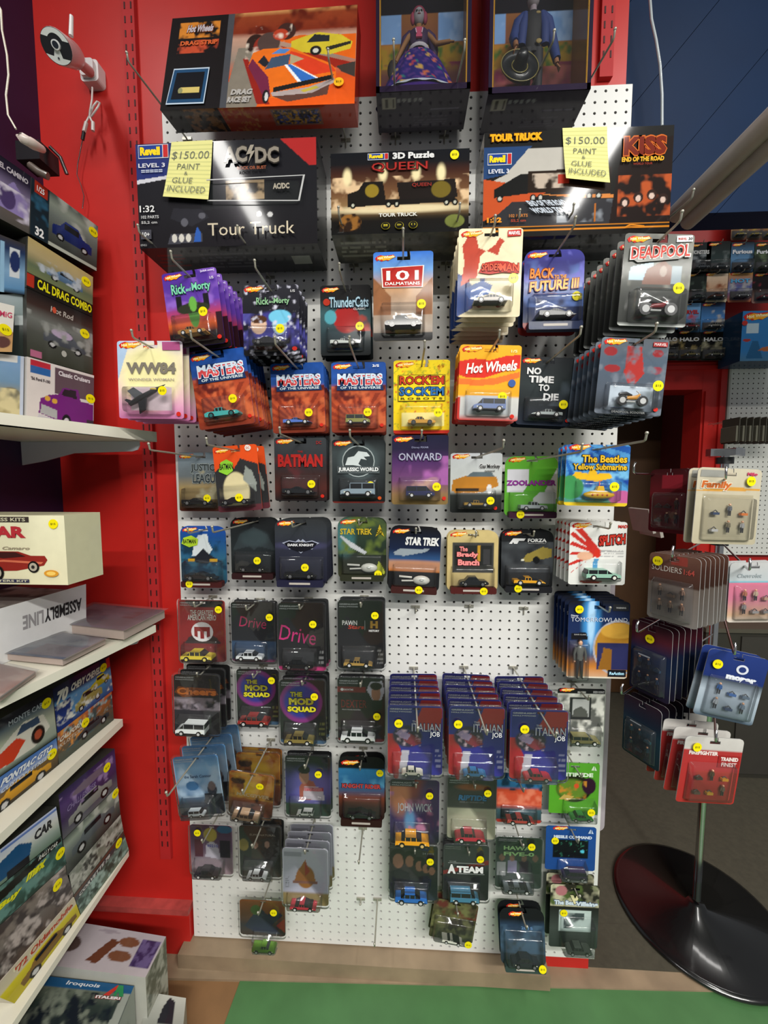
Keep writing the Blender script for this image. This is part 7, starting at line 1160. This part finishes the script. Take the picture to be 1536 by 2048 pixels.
# ---------------------------------------------------------------- floor spinner
cpt = PZ(1392, 1812, ZF+.03); rimL = PZ(1229, 1770, ZF+.02); Rb = .232
root = empty('spinner_rack', (cpt.x, cpt.y, ZF+.006), 'wire spinner rack with chrome pole and round black base at right', 'rack')
sc = Vector((cpt.x, cpt.y, 0)); BLK = mat('black_gloss_base', '#0b0b0c', rough=.22, coat=.5, noise=.06, nscale=40)
mb = MB(); mb.lathe([(0, .002), (Rb, .002), (Rb+.004, .008), (Rb+.002, .014), (Rb-.01, .017), (.03, .024), (.022, .04), (.0, .04)], (0, 0, 0), '#fff', 64); mb.build('base', BLK, root)
ztop = P(1437, 912, D-depth(sc) if 0 else (-cpt.y)).z
mb = MB(); mb.tube([(0, 0, .05), (0, 0, ztop-ZF-.006)], .011, '#fff', 16); mb.build('pole', CHROME, root)
mb = MB(); mb.box((0, 0, ztop-ZF+.004), (.10, .02, .022)); mb.box((0, 0, ztop-ZF+.004), (.02, .10, .022)); mb.build('cap', CHROME, root)
for zz in (.11, -.14, -.33, -.50):
    m = MB(); m.tube([(.0, 0, zz+ztop-ZF-.14), (.0, 0, zz+ztop-ZF-.12)], .022, '#fff', 16); m.build('collar', mat('black_collar', '#141414', rough=.4), root)
def sarm(px, py, d, st=None):
    """wire arm from the pole to a hooked end at the given place; returns nothing"""
    e = P(px, py, d); v = Vector((e.x-sc.x, e.y-sc.y, 0)); L = v.length; u = v.normalized(); b = Vector((sc.x, sc.y, e.z-.012)); w = e-V3(0, 0, .012)
    mb = MB(); pts = [b+u*.01, w-u*.01, w+V3(0, 0, .004), e+V3(0, 0, .006)+u*.001, e+V3(0, 0, .012)-u*.006]
    mb.tube(pts, .0022, '#fff', 8); o = mb.build('arm', CHROME, root); o.matrix_parent_inverse = Matrix.Translation(root.location).inverted(); return b, w, u
def sset(cx, cy, w, h, desc, spec, ov, figs, n, d, yaw, sp=.02, stk=(.85, .8), roll=0, armd=None, pitch=0, bk='#9a9a9a', rect=(.12, .07, .88, .62)):
    o = card(cx, cy, w, h, 'S', desc, spec, ov, ('figs', figs), n=n, d=d, sp=sp, yaw=yaw, roll=roll, stk=stk, bk=bk, hook=False, rect=rect, wr=.15, single='hanging on spinner', pitch=pitch)
    for c in ALLCARDS[-n:]: c['group'] = 'figure sets hanging on the spinner'
    return o
sset(1454, 1013, 140, 152, 'cream figure set card with orange script', [('g', [(0, '#a8a088'), (1, '#b8b09c')]), ('r', .1, .1, .9, .66, '#a09880'), ('p', [(.0, .7), (.5, .76), (1, .74), (1, .72), (.4, .7)], '#c08c3c')], [('P', [(.04, .88), (.04, .97), (.4, .97), (.44, .88)], '#8a8a84'), ('T', 'Family', .3, .77, .46, .12, '#b8602c', .2, '#e0d8c0', .05), ('T', 'MiJo', .84, .93, .16, .05, '#b03858', 0, None, .06)], ['#2c3c5c', '#5c6068', '#c86c2c', '#b0b0b0', '#6c6450', '#9a9a9a'], 2, .235, 8, stk=(.8, .84), roll=2)
sset(1506, 1185, 100, 122, 'pink figure set card with light script', [('g', [(0, '#c8c0b8'), (.12, '#b8987c'), (.4, '#b86c84'), (.66, '#c06c84'), (.67, '#4ca0b0'), (.7, '#a8b0b4'), (1, '#b0b0b0')])], [('T', 'Chevrolet', .4, .78, .5, .07, '#8a9498', .2)], ['#a86c50', '#b8a890', '#a89078', '#888', '#999', '#777'], 2, .2, 4, stk=None)
sset(1345, 1178, 92, 138, 'brown figure set card with white serif title', [('g', [(0, '#8a8480'), (.55, '#7c7068'), (.56, '#4c342c'), (.8, '#5c3c34'), (1, '#6c4c40')]), ('r', .45, .86, .75, .98, '#8c3c34')], [('T', 'SOLDIERS', .36, .78, .6, .08, '#c0b8b0', 0, None, .0), ('T', '1:64', .8, .78, .2, .08, '#b85048')], ['#8c7868', '#7c6858', '#8a6c5c'], 7, .24, -62, sp=.017, stk=(.2, .88))
sset(1462, 1374, 112, 140, 'navy figure set card with white lettering', [('g', [(0, '#3c4c5c'), (.1, '#8a98a4'), (.4, '#a0acb8'), (.58, '#34404c'), (.6, '#1c2c64'), (1, '#223470')])], [('T', 'mopar', .62, .63, .5, .09, '#d0d4dc', 0, None, .08), ('O', .6, .78, .1, .07, '#c8ccd8'), ('O', .6, .78, .06, .042, '#24346c')], ['#2c5c9c', '#3c64a0', '#5c6c7c', '#a8aeb4', '#40506c', '#6c7c8c'], 2, .24, -4, roll=10, stk=(.16, .8))
sset(1420, 1541, 124, 138, 'red figure set card with white title strip', [('g', [(0, '#9c2c28'), (.8, '#a03030'), (.81, '#b8b4b0'), (1, '#c0bcb8')])], [('T', 'FIREFIGHTER', .34, .76, .5, .06, '#d8c8c4', 0, None, .06), ('P', [(.6, .56), (.6, .74), (.97, .74), (.97, .56)], '#8c2020'), ('T', 'TRAINED', .79, .69, .3, .06, '#d8c8c4', 0, None, .06), ('T', 'FINEST', .79, .61, .26, .06, '#d8c8c4')], ['#3c3430', '#4c3c2c', '#c89028', '#5c4c40', '#c8a030', '#6c5c50'], 4, .225, 6, sp=.03, roll=6, stk=(.18, .86))
sset(1338, 1002, 74, 128, 'dark wine red figure set card at spinner left', [('g', [(0, '#5c1420'), (.5, '#6c1c24'), (1, '#3c1418')]), ('r', .3, .7, .8, .9, '#8a2430')], [], ['#3c1c20', '#2c1418'], 4, .14, -62, stk=None)
sset(1300, 1320, 78, 146, 'plum and navy figure set card below the brown stack', [('g', [(0, '#241c30'), (.4, '#1c2c48'), (.6, '#1c2848'), (.8, '#54202c'), (1, '#3c1c28')])], [('P', [(.2, .52), (.2, .54), (.5, .54), (.5, .52)], '#c0c8d0')], ['#24405c', '#1c3454'], 6, .16, -64, sp=.022, stk=(.5, .8))
sset(1282, 1462, 74, 122, 'dark teal figure set card lowest at spinner left', [('g', [(0, '#1c2c34'), (.5, '#1c3440'), (.7, '#1c2434'), (1, '#2c1c28')])], [('P', [(.2, .58), (.2, .6), (.5, .6), (.5, .58)], '#c0c8d0')], ['#24505c', '#1c4454'], 5, .14, -64, sp=.026, stk=None)
for px, py, d_ in ((1268, 936, .17), (1345, 1105, .26), (1274, 1255, .22), (1243, 1380, .20), (1452, 945, .27), (1500, 1130, .25), (1470, 1300, .29), (1432, 1475, .29)): sarm(px, py, d_)
# ---------------------------------------------------------------- empty hooks low on the board and on the free area
fh = [((831, 1213), .05, 'short empty peg hook left of the bare board area'), ((938, 1212), .012, 'clear plastic hook on the bare board area, left of two'), ((1047, 1216), .012, 'clear plastic hook on the bare board area, right of two'), ((726, 1655), .11, 'empty steel peg hook beside the black carded car low in the middle'), ((755, 1797), .12, 'empty steel peg hook low on the board pointing down'), ((722, 1796), .02, 'small pale empty hook low on the board')]
for (px, py), dt, lab in fh:
    p = P(px, py, 0); peg_hook(p.x, p.z, dt, label=lab, down=.0, rise=.006 if dt < .06 else .012)
